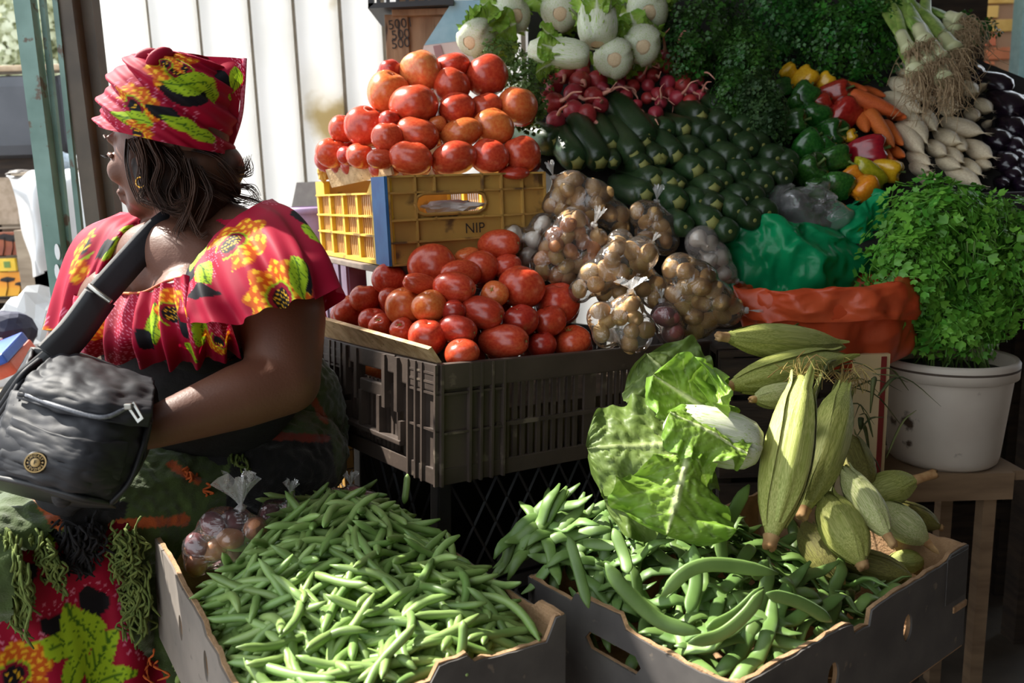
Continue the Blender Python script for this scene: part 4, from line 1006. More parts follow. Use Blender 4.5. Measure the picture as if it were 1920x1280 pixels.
# ---- leeks with their root tufts
M_leekg = mat('leek_green', srgb(112, 146, 58), srgb(156, 180, 92), scale=8, rough=0.45, stretch=(8, 8, 0.5), rnd=0.15)
M_leekw = mat('leek_white', srgb(190, 194, 142), srgb(214, 212, 172), scale=8, rough=0.45)
M_root = mat('leek_roots', srgb(150, 124, 92), srgb(190, 164, 128), scale=60, rough=0.9)
def leek(i, a, b, r, label):
    """a: white end with roots, b: leaf end"""
    a, b = np.array(a), np.array(b); t = empty('leek', a); tag(t, label, 'leek', 'leeks piled at the top right')
    m_ = a + (b - a) * 0.22
    link('white_shaft', me_from('white_shaft', *tube(cr([a - a, (m_ - a) * 0.5, m_ - a], 8), [r*1.15, r*1.2, r*1.05, r, r, r, r, r], 12)), M_leekw, t)
    rr = random.Random(i)
    for k in range(4):
        e = b + np.array([rr.uniform(-1, 1), rr.uniform(-1, 1), rr.uniform(-1, 0.6)]) * 0.05
        pth = cr([m_ - a - (b - a) * 0.06, (m_ + b) / 2 - a + np.array([rr.uniform(-1, 1), 0, rr.uniform(-1, 1)]) * 0.012, e - a], 9)
        link('leaf', me_from('leaf', *tube(pth, [r, r*1.05, r*1.1, r*1.1, r, r*0.9, r*0.8, r*0.6, r*0.3], 8, 0.35)), M_leekg, t)
    mb = MB()
    for k in range(46):
        q = np.array([rr.gauss(0, 1), rr.gauss(0, 1), 0]) * r * 0.5; dn = (a - b) / np.linalg.norm(a - b)
        p1 = q + dn * 0.03 + np.array([rr.gauss(0, 1), rr.gauss(0, .6) - 0.4, rr.gauss(0, 1)]) * 0.014
        p2 = p1 + np.array([rr.gauss(0, 0.022), rr.gauss(-0.006, 0.012), -rr.uniform(0.02, 0.075)])
        p3 = p2 + np.array([rr.gauss(0, 0.018), rr.gauss(0, 0.01), -rr.uniform(0.0, 0.04)])
        mb.add(*tube(cr([q, p1, p2, p3], 8), 0.0008, 3, cap=False))
    link('roots', mb.me('roots', True), M_root, t)['kind'] = 'stuff'
LK = [((1705,95,2.18),(1640,-30,2.5)),((1735,80,2.2),(1680,-30,2.5)),((1765,110,2.16),(1690,0,2.4)),((1790,95,2.2),(1705,-5,2.45)),((1795,60,2.3),(1690,20,2.5)),((1800,40,2.34),(1700,10,2.5)),((1740,120,2.14),(1700,40,2.4)),((1715,135,2.12),(1700,60,2.36)),((1780,130,2.15),(1740,50,2.36)),((1770,150,2.10),(1740,90,2.3))]
for i, (a, b) in enumerate(LK): leek(i, at(*a), at(*b), 0.016 + 0.003 * (i % 2), f'leek with brown root tuft, {ORD[sorted(range(len(LK)), key=lambda k: LK[k][0][0]).index(i)]} from the left at the top right')

# ---- radishes
M_rad = mat('radish_skin', srgb(140, 34, 46), srgb(168, 52, 62), scale=14, rough=0.38, rnd=0.15, speck=(srgb(196, 120, 116), 50, 0.70))
M_rroot = mat('radish_root', srgb(196, 120, 106), srgb(214, 160, 136), scale=40, rough=0.6)
rad_me = me_from('radish_skin', *lathe([(0.001, 0.92), (0.2, 0.9), (0.55, 0.8), (0.88, 0.45), (1.0, 0.0), (0.9, -0.42), (0.6, -0.8), (0.28, -1.05), (0.1, -1.25), (0.001, -1.4)], 16)); rad_me.materials.append(M_rad)
def radishes(pts, dY, where, grp, nrow):
    nm = row_names(pts, nrow)
    for i, ((px, py, rpx), (o, rw)) in enumerate(zip(pts, nm)):
        rr = random.Random(int(px * 13 + py)); Y = Ym(py) + dY - rr.uniform(0, 0.02); r = rpx * pxm(Y); c = at(px, py, Y)
        up_ = np.array([rr.uniform(-0.5, 0.2), rr.uniform(0.2, 0.9), rr.uniform(-0.3, 0.7)])
        t = empty('radish', mw=mat4(basis(up_, (1, 0.2, 0)), c)); tag(t, f'dark pink radish, {o} from left, {rw} row of {where}', 'radish', grp)
        link('skin', rad_me, None, t, Matrix.Diagonal((r, r, r, 1)))
        L = rr.uniform(1.2, 3.6)
        a = rr.uniform(0, 6.28); w_ = rr.uniform(0.3, 1.0)
        pth = cr([(0, 0, -1.2), (0.2*w_*math.cos(a), 0.2*w_*math.sin(a), -1.3 - L * 0.3), (0.9*w_*math.cos(a+0.6), 0.9*w_*math.sin(a+0.6), -1.3 - L * 0.65), (1.2*w_*math.cos(a + 1.5), 1.2*w_*math.sin(a+1.5), -1.3 - L)], 12) * r
        link('root', me_from('root', *tube(pth, np.linspace(0.22, 0.04, 12) * r, 6)), M_rroot, t)
q7 = lambda L: [(800 + x/3.097, y/3.097, r/3.097) for x, y, r in L]
radishes(q7([(685,430,55),(800,425,62),(885,370,68),(740,500,52),(890,480,66),(990,470,60),(740,600,62),(855,545,60),(965,560,56),(850,640,60),(750,700,56),(1010,610,48),(930,660,58),(1020,520,44),(900,420,50),(690,560,36)]), -0.05, 'the left bunch', 'left radish bunch', 4)
radishes(q7([(1155,560,44),(1220,610,34),(1280,570,36),(1340,550,44),(1285,495,38),(1200,500,40),(1120,490,40),(1330,660,46),(1360,600,36),(1240,450,36),(1165,440,36),(1310,440,44)]), -0.02, 'the middle bunch', 'middle radish bunch', 3)
radishes(q7([(1380,340,50),(1470,320,56),(1400,390,42),(1530,405,48),(1320,400,46),(1490,490,56),(1575,465,38),(1450,570,46),(1530,590,44),(1590,560,40),(1450,400,38),(1400,480,46),(1540,520,40),(1300,380,30),(1410,540,36)]), 0.0, 'the right bunch', 'right radish bunch', 4)
# wooden post and painted board behind, black basket on top
ps = empty('wooden_post', at(790, 100, 2.4)); tag(ps, 'rough wooden box post with handwritten prices above the tomatoes', 'post')
M_wood = mat('rough_wood', srgb(128, 96, 70), srgb(160, 126, 96), scale=6, rough=0.8, bump=0.4, stretch=(5, 5, 0.7), speck=(srgb(66, 50, 40), 9, 0.62))
def pbox(nm, x0, x1, y0, y1, Y, dep, m):
    a, b = at(x0, y1, Y) - np.array(ps.location), at(x1, y0, Y) - np.array(ps.location)
    return link(nm, boxme(nm, (a[0], a[1], a[2]), (b[0], a[1] + dep, b[2]), 0.002), m, ps)
pbox('upright', 737, 764, 26, 330, 2.40, 0.05, M_wood); pbox('panel', 764, 850, -20, 330, 2.41, 0.03, M_wood); pbox('top_rail', 735, 850, 14, 30, 2.385, 0.06, M_wood)
for k, (s, py) in enumerate((('5001', 45), ('500', 65), ('500', 82))):
    mt = link('writing', text_me('writing', s, 0.035), M_ink, ps, Matrix.Translation(V(at(751, py, 2.397) - np.array(ps.location))) @ Matrix.Rotation(PI/2, 4, 'X') @ Matrix.Rotation(0.1, 4, 'Z'))
pb = empty('painted_board', at(830, 70, 2.36)); tag(pb, 'painted board with a blue triangle and white below behind cabbages', 'board')
def poly(nm, pts, Y, m, parent, th=0.006):
    q = [at(x, y, Y) - np.array(parent.location) for x, y in pts]; n = len(q)
    vs = q + [p + np.array([0, th, 0]) for p in q]
    return link(nm, me_from(nm, vs, [tuple(range(n))[::-1], tuple(range(n, 2*n))] + [(i, (i+1) % n, n+(i+1) % n, n+i) for i in range(n)], False), m, parent)
poly('blue_triangle', [(795, 85), (850, 0), (900, 0), (900, 72)], 2.36, mat('pale_blue_paint', srgb(140, 178, 196), srgb(156, 190, 206), rough=0.7), pb)
poly('white_band', [(788, 110), (795, 85), (900, 72), (900, 140), (790, 140)], 2.361, mat('pinkish_white_paint', srgb(214, 196, 192), srgb(224, 208, 204), rough=0.7), pb)
poly('pink_stripe', [(812, 86), (826, 84), (834, 112), (818, 114)], 2.357, mat('dull_pink_paint', srgb(166, 128, 130), rough=0.7), pb, 0.003)
bk = empty('black_basket', at(760, 5, 2.38)); tag(bk, 'black plastic basket on the wooden post at the top edge', 'basket')
for (x0, x1, y0, y1) in ((690, 850, 6, 16), (690, 700, -60, 16), (690, 850, -60, -50)): poly('rim', [(x0, y1), (x1, y1 - 8), (x1, y0 - 8), (x0, y0)], 2.34, M_blackpl, bk, 0.02)
for k in range(8): poly('bar', [(706 + k*18, 8), (712 + k*18, 8), (712 + k*18, -55), (706 + k*18, -55)], 2.345, M_blackpl, bk, 0.01)
poly('base_panel', [(690, 16), (850, 8), (850, 2), (690, 8)], 2.36, M_blackpl, bk, 0.25)
# lilac bucket and grey panel left of the yellow crate
lb = empty('lilac_bucket', at(580, 430, 2.45)); tag(lb, 'lilac plastic bucket behind the yellow crate', 'bucket')
r_ = 0.085
link('body', me_from('body', *lathe([(r_*0.62, -0.2), (r_*0.66, -0.19), (r_*0.98, 0.05), (r_, 0.062), (r_*0.95, 0.062), (r_*0.62, -0.19), (0.001, -0.19)], 28)), mat('lilac_plastic', srgb(176, 150, 190), srgb(190, 166, 202), rough=0.4), lb)
link('rim', me_from('rim', *lathe([(r_, 0.045), (r_*1.12, 0.047), (r_*1.14, 0.06), (r_*1.0, 0.066)], 28)), _M['lilac_plastic'], lb)
gp = empty('grey_panel', at(575, 400, 2.75)); tag(gp, 'grey sheet leaning against the white wall beside the lilac bucket', 'panel')
poly('sheet', [(556, 342), (640, 338), (650, 1320), (530, 1320), (540, 420)], 2.75, mat('grey_sheet', srgb(150, 146, 140), srgb(166, 162, 154), rough=0.8), gp, 0.01)
link('support_block', boxme('support_block', (-0.12, -0.1, -lb.location[2]), (0.14, 0.1, -0.2)), M_dark, lb)
# ================================================================ tied bags of small potatoes, garlic and onions
M_film = film_mat('clear_film', body=0.07, bump=0.9, bscale=38, rough=0.10)
M_filmw = film_mat('milky_film', body=0.30, bump=0.9, bscale=38, rough=0.16, bodycol=(0.75, 0.70, 0.68, 1))
M_knot = film_mat('gathered_film', body=0.35, bump=0.8, bscale=120, rough=0.12)
def pot_me(seed):
    bv, bf = ball(3); r = random.Random(seed); o_ = r.uniform(0, 60); el = r.uniform(1.05, 1.3)
    return me_from('potato_skin', [v * np.array([el, 1, 0.95]) * (1 + 0.07 * nz(v, 1.3, o_)) for v in bv], bf)
POT = [pot_me(i) for i in range(4)]
M_pot = mat('potato_skin', srgb(176, 136, 84), srgb(204, 166, 108), scale=12, rough=0.5, rnd=0.12, speck=(srgb(120, 84, 48), 45, 0.68))
M_potp = mat('orange_potato_skin', srgb(178, 116, 70), srgb(206, 146, 96), scale=12, rough=0.5, rnd=0.15, speck=(srgb(120, 84, 48), 45, 0.68))
M_garlic = mat('garlic_skin', srgb(214, 200, 182), srgb(234, 224, 210), scale=14, rough=0.55, rnd=0.08, stretch=(5, 5, 1))
M_onion = mat('red_onion_skin', srgb(110, 54, 62), srgb(150, 88, 90), scale=10, rough=0.35, rnd=0.2, stretch=(4, 4, 1))
M_shal = mat('shallot_skin', srgb(176, 110, 78), srgb(200, 150, 108), scale=10, rough=0.4, rnd=0.3, stretch=(4, 4, 1))
gar = me_from('garlic_skin', *lathe([(0.001, -0.75), (0.5, -0.72), (0.9, -0.4), (1.0, 0.0), (0.8, 0.42), (0.35, 0.8), (0.16, 1.1), (0.14, 1.5), (0.001, 1.52)], 18, lambda a, i: (1 + 0.06 * abs(math.sin(4 * a)) * (1 if 0 < i < 6 else 0), 0)))
def knot_me(seed, w=1.0, h=1.0, spread=1.0, n=30):
    """gathered tuft of film above the tie: pleats that flare out"""
    r = random.Random(seed); ph = r.uniform(0, 6); vs = []; nu = 9
    for i in range(nu):
        u = i / (nu - 1)
        rad = w * (0.12 + 0.9 * spread * max(0, u - 0.12) ** 1.15) if u > 0.12 else w * (0.12 + 0.5 * (0.12 - u) * 4)
        for k in range(n):
            a = 2 * PI * k / n
            pl = 1 + 0.42 * math.sin(7 * a + ph + u * 2) * min(1, u * 2.2) + 0.2 * math.sin(3 * a + ph * 2)
            vs.append((rad * pl * math.cos(a), rad * 0.55 * pl * math.sin(a), h * u * (1 + 0.22 * math.sin(5 * a + ph) * u)))
    return me_from('knot', vs, grid_faces(nu, n, True))
def bag(label, blobs, org, sc, Yc, pr, knots, pmats, plabel, pgroup, film=M_film, seed=1, maxn=110, pmes=None, dense=1.0, pname='potato', pcat='potato', depth=0.75):
    """blobs (x,y,r) in crop pixels describe the bag's silhouette; contents are packed inside"""
    rr = np.random.default_rng(seed)
    C = []
    for b in blobs:
        Y = Yc + (b[3] if len(b) > 3 else 0)
        C.append((at(org[0] + b[0]/sc, org[1] + b[1]/sc, Y), b[2]/sc * pxm(Y)))
    pts = []
    tries = 0
    while len(pts) < maxn and tries < 9000:
        tries += 1
        c, R_ = C[rr.integers(len(C))]
        d = rr.normal(size=3); d[1] = -abs(d[1]) * 1.2 if rr.random() < 0.85 else d[1]; d /= np.linalg.norm(d)
        p = c + d * np.array([1, depth, 1]) * max(0, R_ - pr * 1.05) * rr.uniform(0.9, 1.0)
        # drop points that are buried in another blob behind its front face
        if any(((p - c2) / np.array([1, depth, 1]) @ ((p - c2) / np.array([1, depth, 1]))) < (max(0, r2 - pr * 2.3)) ** 2 for c2, r2 in C): continue
        if all(np.linalg.norm(p - q) > pr * 1.55 * dense for q in pts): pts.append(p)
    base = sum(c for c, _ in C) / len(C)
    t = empty('plastic_bag', base); tag(t, label, 'bag', 'tied clear bags of vegetables')
    prims = [('ell', c - base, np.eye(3), (r * 0.97, r * depth, r * 0.97)) for c, r in C] + [('ell', p - base, np.eye(3), (pr * 1.16,) * 3) for p in pts]
    kn = []
    for (kx, ky, kY, up_, w_, h_, sp_) in knots:
        kp = at(org[0] + kx/sc, org[1] + ky/sc, Yc + kY); near = min(C, key=lambda q: np.linalg.norm(q[0] - kp))
        prims.append(('seg', near[0] - base, near[1] * 0.55, kp - base, 0.007)); kn.append((kp, up_, w_, h_, sp_))
    v, f = organic(prims, 0.005, 5)
    link('film', me_from('film', v, f), film, t)
    for i, (kp, up_, w_, h_, sp_) in enumerate(kn):
        k = link('knot', knot_me(seed + i, w_, h_, sp_), M_knot, t, mat4(basis(np.array(up_, float), (1, 0.3, 0)), kp - base))
        link('tie', me_from('tie', *lathe([(0.006, -0.004), (0.0075, 0.0), (0.006, 0.004)], 10)), M_knot, t, mat4(basis(np.array(up_, float)), kp - base))
    for i, p in enumerate(pts):
        M_ = pmats[int(rr.integers(len(pmats)))]
        me0 = (pmes or POT)[int(rr.integers(len(pmes or POT)))]; key = me0.name + M_.name
        if key not in bpy.data.meshes:
            mm = me0.copy(); mm.name = key; mm.materials.clear(); mm.materials.append(M_)
        s = pr * rr.uniform(0.88, 1.02)
        o = link(pname, bpy.data.meshes[key], None, None, mat4(basis(rr.normal(size=3), rr.normal(size=3)), p, (s, s, s)))
        tag(o, plabel, pcat, pgroup)
O6, S6 = (900, 280), 3.2
UP = (0, 0, 1)
bag('clear bag of small potatoes leaning highest against the zucchini', [(545,250,130),(665,320,150),(470,330,100),(800,400,100),(560,370,100),(850,470,60)], O6, S6, 1.80, 0.0175, [(440,165,0.0,(-0.3,-0.2,1),0.010,0.03,0.8)], [M_pot], 'small tan potato in the highest bag by the zucchini', 'potatoes in the highest bag', seed=1)
bag('bag of small orange potatoes tied with a white knot', [(555,470,120),(480,590,140),(620,630,130),(390,690,100),(500,730,110),(690,560,90)], O6, S6, 1.70, 0.0165, [(685,450,-0.04,(0.35,-0.4,0.9),0.012,0.034,0.9)], [M_pot, M_potp], 'small orange tan potato in the white knotted bag', 'potatoes in the white knotted bag', seed=2)
bag('clear bag of potatoes lying in the middle of the bags', [(830,690,150),(960,630,120),(700,770,120),(600,850,80),(840,560,90,0.05),(800,840,120,0.05),(960,790,120,0.05),(1060,860,110,0.05)], O6, S6, 1.64, 0.0185, [(1030,560,0.0,(0.5,-0.3,0.8),0.008,0.02,0.8)], [M_pot], 'small tan potato in the bag lying in the middle', 'potatoes in the middle bag', seed=3)
bag('small bag of potatoes with an upright tuft below the zucchini', [(980,390,95),(1080,470,110),(1040,420,100),(1110,550,95),(1000,500,80)], O6, S6, 1.80, 0.0160, [(1060,310,0.0,(0.1,-0.1,1),0.012,0.03,0.9)], [M_pot], 'small tan potato in the bag with upright tuft', 'potatoes in the upright tuft bag', seed=4)
bag('square topped bag of potatoes standing at the crate front', [(735,1010,105),(880,980,120),(960,1060,100),(760,1110,95),(930,1120,115)], O6, S6, 1.545, 0.0165, [(905,850,-0.01,(0.0,-0.1,1),0.020,0.022,1.6)], [M_pot], 'tan potato in the square topped bag at crate front', 'potatoes in the front bag', seed=5)
bag('large bag of potatoes at the right with a twisted tail', [(1195,720,110),(1290,790,140),(1400,910,140),(1230,890,140),(1300,1010,140),(1480,970,105)], O6, S6, 1.66, 0.0185, [(1600,965,-0.02,(1.0,-0.2,-0.05),0.006,0.028,0.7)], [M_pot], 'tan potato in the large bag at the right', 'potatoes in the right bag', seed=6)
bag('clear bag of white garlic bulbs in front of the yellow crate', [(370,460,80),(320,540,90),(250,560,70),(290,640,70),(200,520,60)], O6, S6, 1.78, 0.023, [(420,420,0.02,(0.5,0,0.8),0.006,0.018,0.7)], [M_garlic], 'white garlic bulb in the bag by the yellow crate', 'garlic bulbs in the bag', seed=7, pmes=[gar], pname='garlic_bulb', pcat='garlic')
bag('milky bag of pale bulbs behind the large potato bag', [(1330,560,110),(1400,650,110),(1470,740,80)], O6, S6, 1.78, 0.020, [(1540,790,0.0,(0.8,0,-0.2),0.005,0.015,0.7)], [M_garlic], 'pale bulb in the milky bag beside the green bag', 'bulbs in the milky bag', film=M_filmw, seed=8, pmes=[gar], pname='garlic_bulb', pcat='garlic')
bag('bag of dark red onions wedged between two potato bags', [(1110,1010,100),(1140,1090,95)], O6, S6, 1.60, 0.022, [(1090,905,0.0,UP,0.008,0.02,0.7)], [M_onion], 'dark red onion in the wedged bag', 'onions in the wedged bag', seed=9, pname='red_onion', pcat='onion')
# shallot bags at the back of the bean box
OB, SB = (260, 860), 2.3415
bag('tall clear bag of shallots with a flared knot by the bean box corner', [(370,320,130),(290,400,110),(440,330,110),(260,460,60),(400,400,110),(500,310,70)], OB, SB, 1.20, 0.0185, [(450,215,0.0,(0.0,-0.1,1),0.026,0.05,1.1)], [M_shal, M_onion], 'shallot in the tall bag beside the green beans', 'shallots in the tall bag', seed=11, pname='shallot', pcat='shallot')
bag('small bag of red onions behind the green beans, second of three', [(590,240,75),(660,240,80),(720,250,50)], OB, SB, 1.31, 0.020, [(668,160,0.0,(0.15,0,1),0.012,0.024,0.9)], [M_onion], 'red onion in the second bag behind the beans', 'onions in the second bag', seed=12, pname='red_onion', pcat='onion')
bag('small bag of red onions farthest behind the green beans', [(860,180,60),(940,175,70),(1010,190,50)], OB, SB, 1.40, 0.020, [(930,120,0.0,(0.1,0,1),0.012,0.024,0.9)], [M_onion], 'red onion in the farthest bag behind the beans', 'onions in the farthest bag', seed=13, pname='red_onion', pcat='onion')

# ---- green and orange carrier bags
def sack(name, label, rings, m, seed, amp=0.012, n=130, folds=9, mw=None, cat='bag'):
    """rings: (centre, rx, ry, tilt dz along x) from the bottom outside, over the rim and down inside"""
    r = random.Random(seed); o_ = r.uniform(0, 70); ph = r.uniform(0, 6)
    P_ = cr([list(c) + [rx, ry, dz] for c, rx, ry, dz in rings], 52); base = np.array(rings[0][0]); vs = []
    for i, q in enumerate(P_):
        for k in range(n):
            a = 2 * PI * k / n
            p = np.array([q[0] + q[3]*math.cos(a), q[1] + q[4]*math.sin(a), q[2] + q[5]*math.cos(a)])
            w_ = amp * (1.1 * nz(p, 12, o_) + 1.2 * (0.35 - abs(nz(p, 17, o_ + 5))) + 0.7 * (0.3 - abs(nz(p, 38, o_ + 9))) + 0.5 * math.sin(folds * a + ph + i * 0.12))
            d = np.array([math.cos(a), math.sin(a), 0.5 * math.sin(a * 3 + ph)])
            vs.append(p + d * w_ - base)
    t = empty(name, base); tag(t, label, cat)
    link('plastic_skin', me_from('plastic_skin', vs, grid_faces(len(P_), n, True)), m, t)
    return t
M_green = mat('green_carrier_plastic', srgb(16, 160, 98), srgb(28, 186, 120), scale=8, rough=0.28, trans=0.5, bump=0.5, bscale=40)
M_orange = mat('orange_carrier_plastic', srgb(206, 78, 40), srgb(222, 98, 56), scale=8, rough=0.34, trans=0.35, bump=0.5, bscale=40)
cO = at(1545, 560, 1.74)
def off(c, x, y, z): return (c[0] + x, c[1] + y, c[2] + z)
sack('carrier_bag', 'orange plastic bag with rolled rim holding thin green stalks', [(off(cO, 0.03, 0.0, -0.135), 0.10, 0.08, 0.0), (off(cO, 0.02, 0, -0.12), 0.15, 0.10, 0.0), (off(cO, 0.01, 0, -0.05), 0.175, 0.12, -0.005), (off(cO, 0, 0, -0.005), 0.178, 0.125, 0.0), (off(cO, 0, 0, 0.028), 0.18, 0.125, 0.008), (off(cO, 0, 0, 0.034), 0.165, 0.115, 0.008), (off(cO, 0, 0.0, 0.01), 0.15, 0.105, 0.005), (off(cO, 0, 0.0, -0.03), 0.14, 0.095, 0.0)], M_orange, 3, 0.010)
sack('carrier_bag', 'bag cuff', [(off(cO, 0, 0, -0.03), 0.184, 0.131, -0.004), (off(cO, 0, 0, 0.0), 0.188, 0.135, 0.0), (off(cO, 0, 0, 0.03), 0.187, 0.134, 0.008), (off(cO, 0, 0, 0.04), 0.176, 0.124, 0.009), (off(cO, 0, 0, 0.03), 0.165, 0.116, 0.008)], M_orange, 8, 0.013)
cf = [o for o in col.objects if o.get('label') == 'bag cuff'][0]; ob = [o for o in col.objects if o.get('label', '').startswith('orange plastic bag')][0]
cfm = cf.children[0]; cfm.parent = ob; cfm.name = 'rolled_cuff'; cfm.location = Vector(cf.location) - Vector(ob.location); bpy.data.objects.remove(cf)
cG = at(1475, 475, 1.86)
sack('carrier_bag', 'bright green plastic bag lying open behind the orange bag', [(off(cG, 0.0, 0, -0.10), 0.08, 0.06, 0), (off(cG, 0.0, 0, -0.08), 0.125, 0.09, 0), (off(cG, 0.0, 0, 0.0), 0.135, 0.10, -0.01), (off(cG, -0.005, 0.01, 0.05), 0.12, 0.09, -0.02), (off(cG, -0.01, 0.02, 0.075), 0.105, 0.075, -0.02), (off(cG, -0.01, 0.02, 0.06), 0.09, 0.065, -0.015), (off(cG, 0, 0.02, 0.0), 0.08, 0.055, 0)], M_green, 4, 0.022, folds=5)
cG2 = at(1600, 450, 1.92)
sack('carrier_bag', 'crumpled green plastic bag next to the coriander', [(off(cG2, 0, 0, -0.09), 0.05, 0.05, 0), (off(cG2, 0, 0, -0.06), 0.075, 0.06, 0), (off(cG2, 0, 0, 0.0), 0.08, 0.06, 0.01), (off(cG2, 0.0, 0, 0.05), 0.07, 0.05, 0.03), (off(cG2, 0.01, 0.0, 0.085), 0.045, 0.03, 0.03), (off(cG2, 0.02, 0, 0.09), 0.02, 0.015, 0.01)], M_green, 6, 0.022, folds=4)
cC = at(1510, 395, 1.90)
sack('carrier_bag', 'clear crumpled plastic bag standing on the green bag', [(off(cC, 0, 0, -0.05), 0.04, 0.04, 0), (off(cC, 0, 0, -0.035), 0.08, 0.06, 0), (off(cC, 0, 0, 0.01), 0.075, 0.055, 0), (off(cC, 0, 0, 0.035), 0.06, 0.045, 0.0), (off(cC, 0.0, 0, 0.05), 0.045, 0.03, 0.0), (off(cC, 0.0, 0, 0.055), 0.02, 0.02, 0)], film_mat('crumpled_clear', body=0.22, bump=1.0, bscale=45, rough=0.15), 7, 0.026, folds=4)
# thin stalks in the orange bag
mb = MB(); rr = random.Random(4)
for k in range(130):
    a = rr.uniform(0, 6.28); d = rr.uniform(0, 1) ** 0.5
    p = np.array([0.13 * d * math.cos(a), 0.09 * d * math.sin(a), 0.028 - 0.03 * d + rr.uniform(-0.01, 0.012)])
    th = rr.gauss(0.15, 0.5); L = rr.uniform(0.03, 0.075)
    q = np.array([math.cos(th), math.sin(th), rr.uniform(-0.2, 0.35)]) * L
    mb.add(*tube(cr([p - q, p + np.array([0, 0, 0.006]), p + q], 6), 0.0018, 4))
sto = link('chive_stalks', mb.me('chive_stalks', True), mat('chive', srgb(58, 84, 34), srgb(92, 116, 52), scale=30, rough=0.5), None, np.array(cO) - np.array([0, 0, 0.02])); tag(sto, 'loose thin green stalks inside the orange bag', 'greens', kind='stuff')
# cream box with a red stripe under the bags, onions beside it
bxo = empty('cream_box', at(1560, 720, 1.66)); tag(bxo, 'cream box with a dark red stripe under the orange bag', 'box')
zt = 1.25 - 0.372
lx = at(1672, 700, 1.62)[0] - bxo.location[0]
link('body', boxme('body', (lx - 0.075, -0.03, -0.55), (lx, 0.30, at(1600, 655, 1.66)[2] - bxo.location[2] - 0.005)), mat('cream_board', srgb(196, 172, 128), srgb(212, 190, 148), scale=8, rough=0.8), bxo)
link('stripe', boxme('stripe', (lx - 0.018, -0.033, -0.55), (lx - 0.008, -0.0295, at(1600, 655, 1.66)[2] - bxo.location[2] - 0.01)), mat('dark_red_paint', srgb(120, 30, 26), rough=0.6), bxo)

wc = empty('dark_filler_crate', at(1480, 700, 1.70)); tag(wc, 'added dark slatted crate filling the shaded space under the orange bag', 'crate')  # added crate: dark filler for the shaded space, also carries the bag
wl = np.array(wc.location); x0 = at(1350, 690, 1.70)[0] - wl[0]; x1 = lx - 0.08 + bxo.location[0] - wl[0]; z1 = at(1500, 652, 1.70)[2] - wl[2] - 0.004
for k in range(6): cpart(wc, 'slat', (x0, -0.008, -0.5 + k * (0.5 + z1) / 6), (x1, 0.004, -0.5 + (k + 0.84) * (0.5 + z1) / 6), M_dark)
cpart(wc, 'top_board', (x0, 0.004, z1 - 0.012), (x1, 0.28, z1), M_dark); cpart(wc, 'back_board', (x0, 0.27, -0.5), (x1, 0.28, z1), M_dark); cpart(wc, 'inner_board', (x0, 0.02, -0.5), (x1, 0.03, z1), M_stand)
for x in (x0, x1 - 0.03): cpart(wc, 'leg', (x, 0.005, -wl[2]), (x + 0.03, 0.035, z1 - 0.012), M_dark)
# ---- white bucket and coriander
BKY = 1.80
bt, bb = at(1778, 668, BKY), at(1752, 862, BKY)
RB = 117 * pxm(BKY); hB = 0.235
bk2 = empty('white_bucket', (bt[0], bt[1], bt[2] - hB)); tag(bk2, 'dirty white plastic bucket full of coriander', 'bucket')
M_bucket = mat('dirty_white_plastic', srgb(192, 180, 166), srgb(212, 202, 188), scale=5, rough=0.5, speck=(srgb(84, 68, 56), 17, 0.655))
link('body', me_from('body', *lathe([(0.001, 0.0), (RB*0.76, 0.0), (RB*0.82, 0.008), (RB*0.845, 0.022), (RB*0.97, hB-0.03), (RB*0.975, hB), (RB*0.94, hB), (RB*0.82, 0.02), (0.001, 0.015)], 48)), M_bucket, bk2)
link('rim', me_from('rim', *lathe([(RB*0.965, hB-0.04), (RB*1.03, hB-0.036), (RB*1.035, hB-0.004), (RB*1.0, hB+0.003), (RB*0.95, hB)], 48)), M_bucket, bk2)
link('rim_groove', me_from('rim_groove', *lathe([(RB*1.036, hB-0.012), (RB*1.04, hB-0.0145), (RB*1.036, hB-0.017)], 48)), mat('groove_dark', srgb(84, 72, 62), rough=0.9), bk2)  # thin dark ring round the rim
link('dark_disc', me_from('dark_disc', *lathe([(0.001, hB-0.03), (RB*0.94, hB-0.03)], 32)), mat('bucket_inside', srgb(40, 38, 30), rough=0.8), bk2)  # flat dark disc just below the rim
sk = [(at(1780, 640, BKY) + np.array([random.uniform(-0.08, 0.08), random.uniform(-0.08, 0.05), -0.06]), at(1700 + random.uniform(0, 180), 430 + random.uniform(0, 90), 1.72), 0.0018) for _ in range(30)]
herb_bunch('coriander_bunch', 'bright green coriander bunch overflowing the white bucket', 'coriander', [(at(1760, 470, 1.80), (0.15, 0.12, 0.14)), (at(1740, 400, 1.84), (0.11, 0.10, 0.08)), (at(1700, 520, 1.74), (0.09, 0.09, 0.11)), (at(1830, 540, 1.78), (0.11, 0.10, 0.13)), (at(1880, 440, 1.86), (0.09, 0.09, 0.09)), (at(1770, 600, 1.74), (0.12, 0.08, 0.08))], 0.032, 300, 1200, M_cil, 21, 3, stalks=sk)
# stool under the bucket
so = empty('wooden_stool', (bt[0], bt[1], 0)); tag(so, 'plain wooden stand under the white bucket', 'stool')
M_stool = mat('stool_wood', srgb(120, 96, 72), srgb(146, 120, 92), scale=6, rough=0.8, stretch=(1, 1, 6))
zt = bt[2] - hB
cpart(so, 'top_board', (-0.20, -0.10, zt - 0.022), (0.13, 0.10, zt), M_stool, 0.002)
cpart(so, 'rail', (-0.20, -0.112, zt - 0.06), (0.10, -0.10, zt - 0.0), M_stool)
for x in (-0.19, 0.045): 
    for y in (-0.10, 0.07): cpart(so, 'leg', (x, y, 0), (x + 0.028, y + 0.03, zt - 0.022), M_stool)
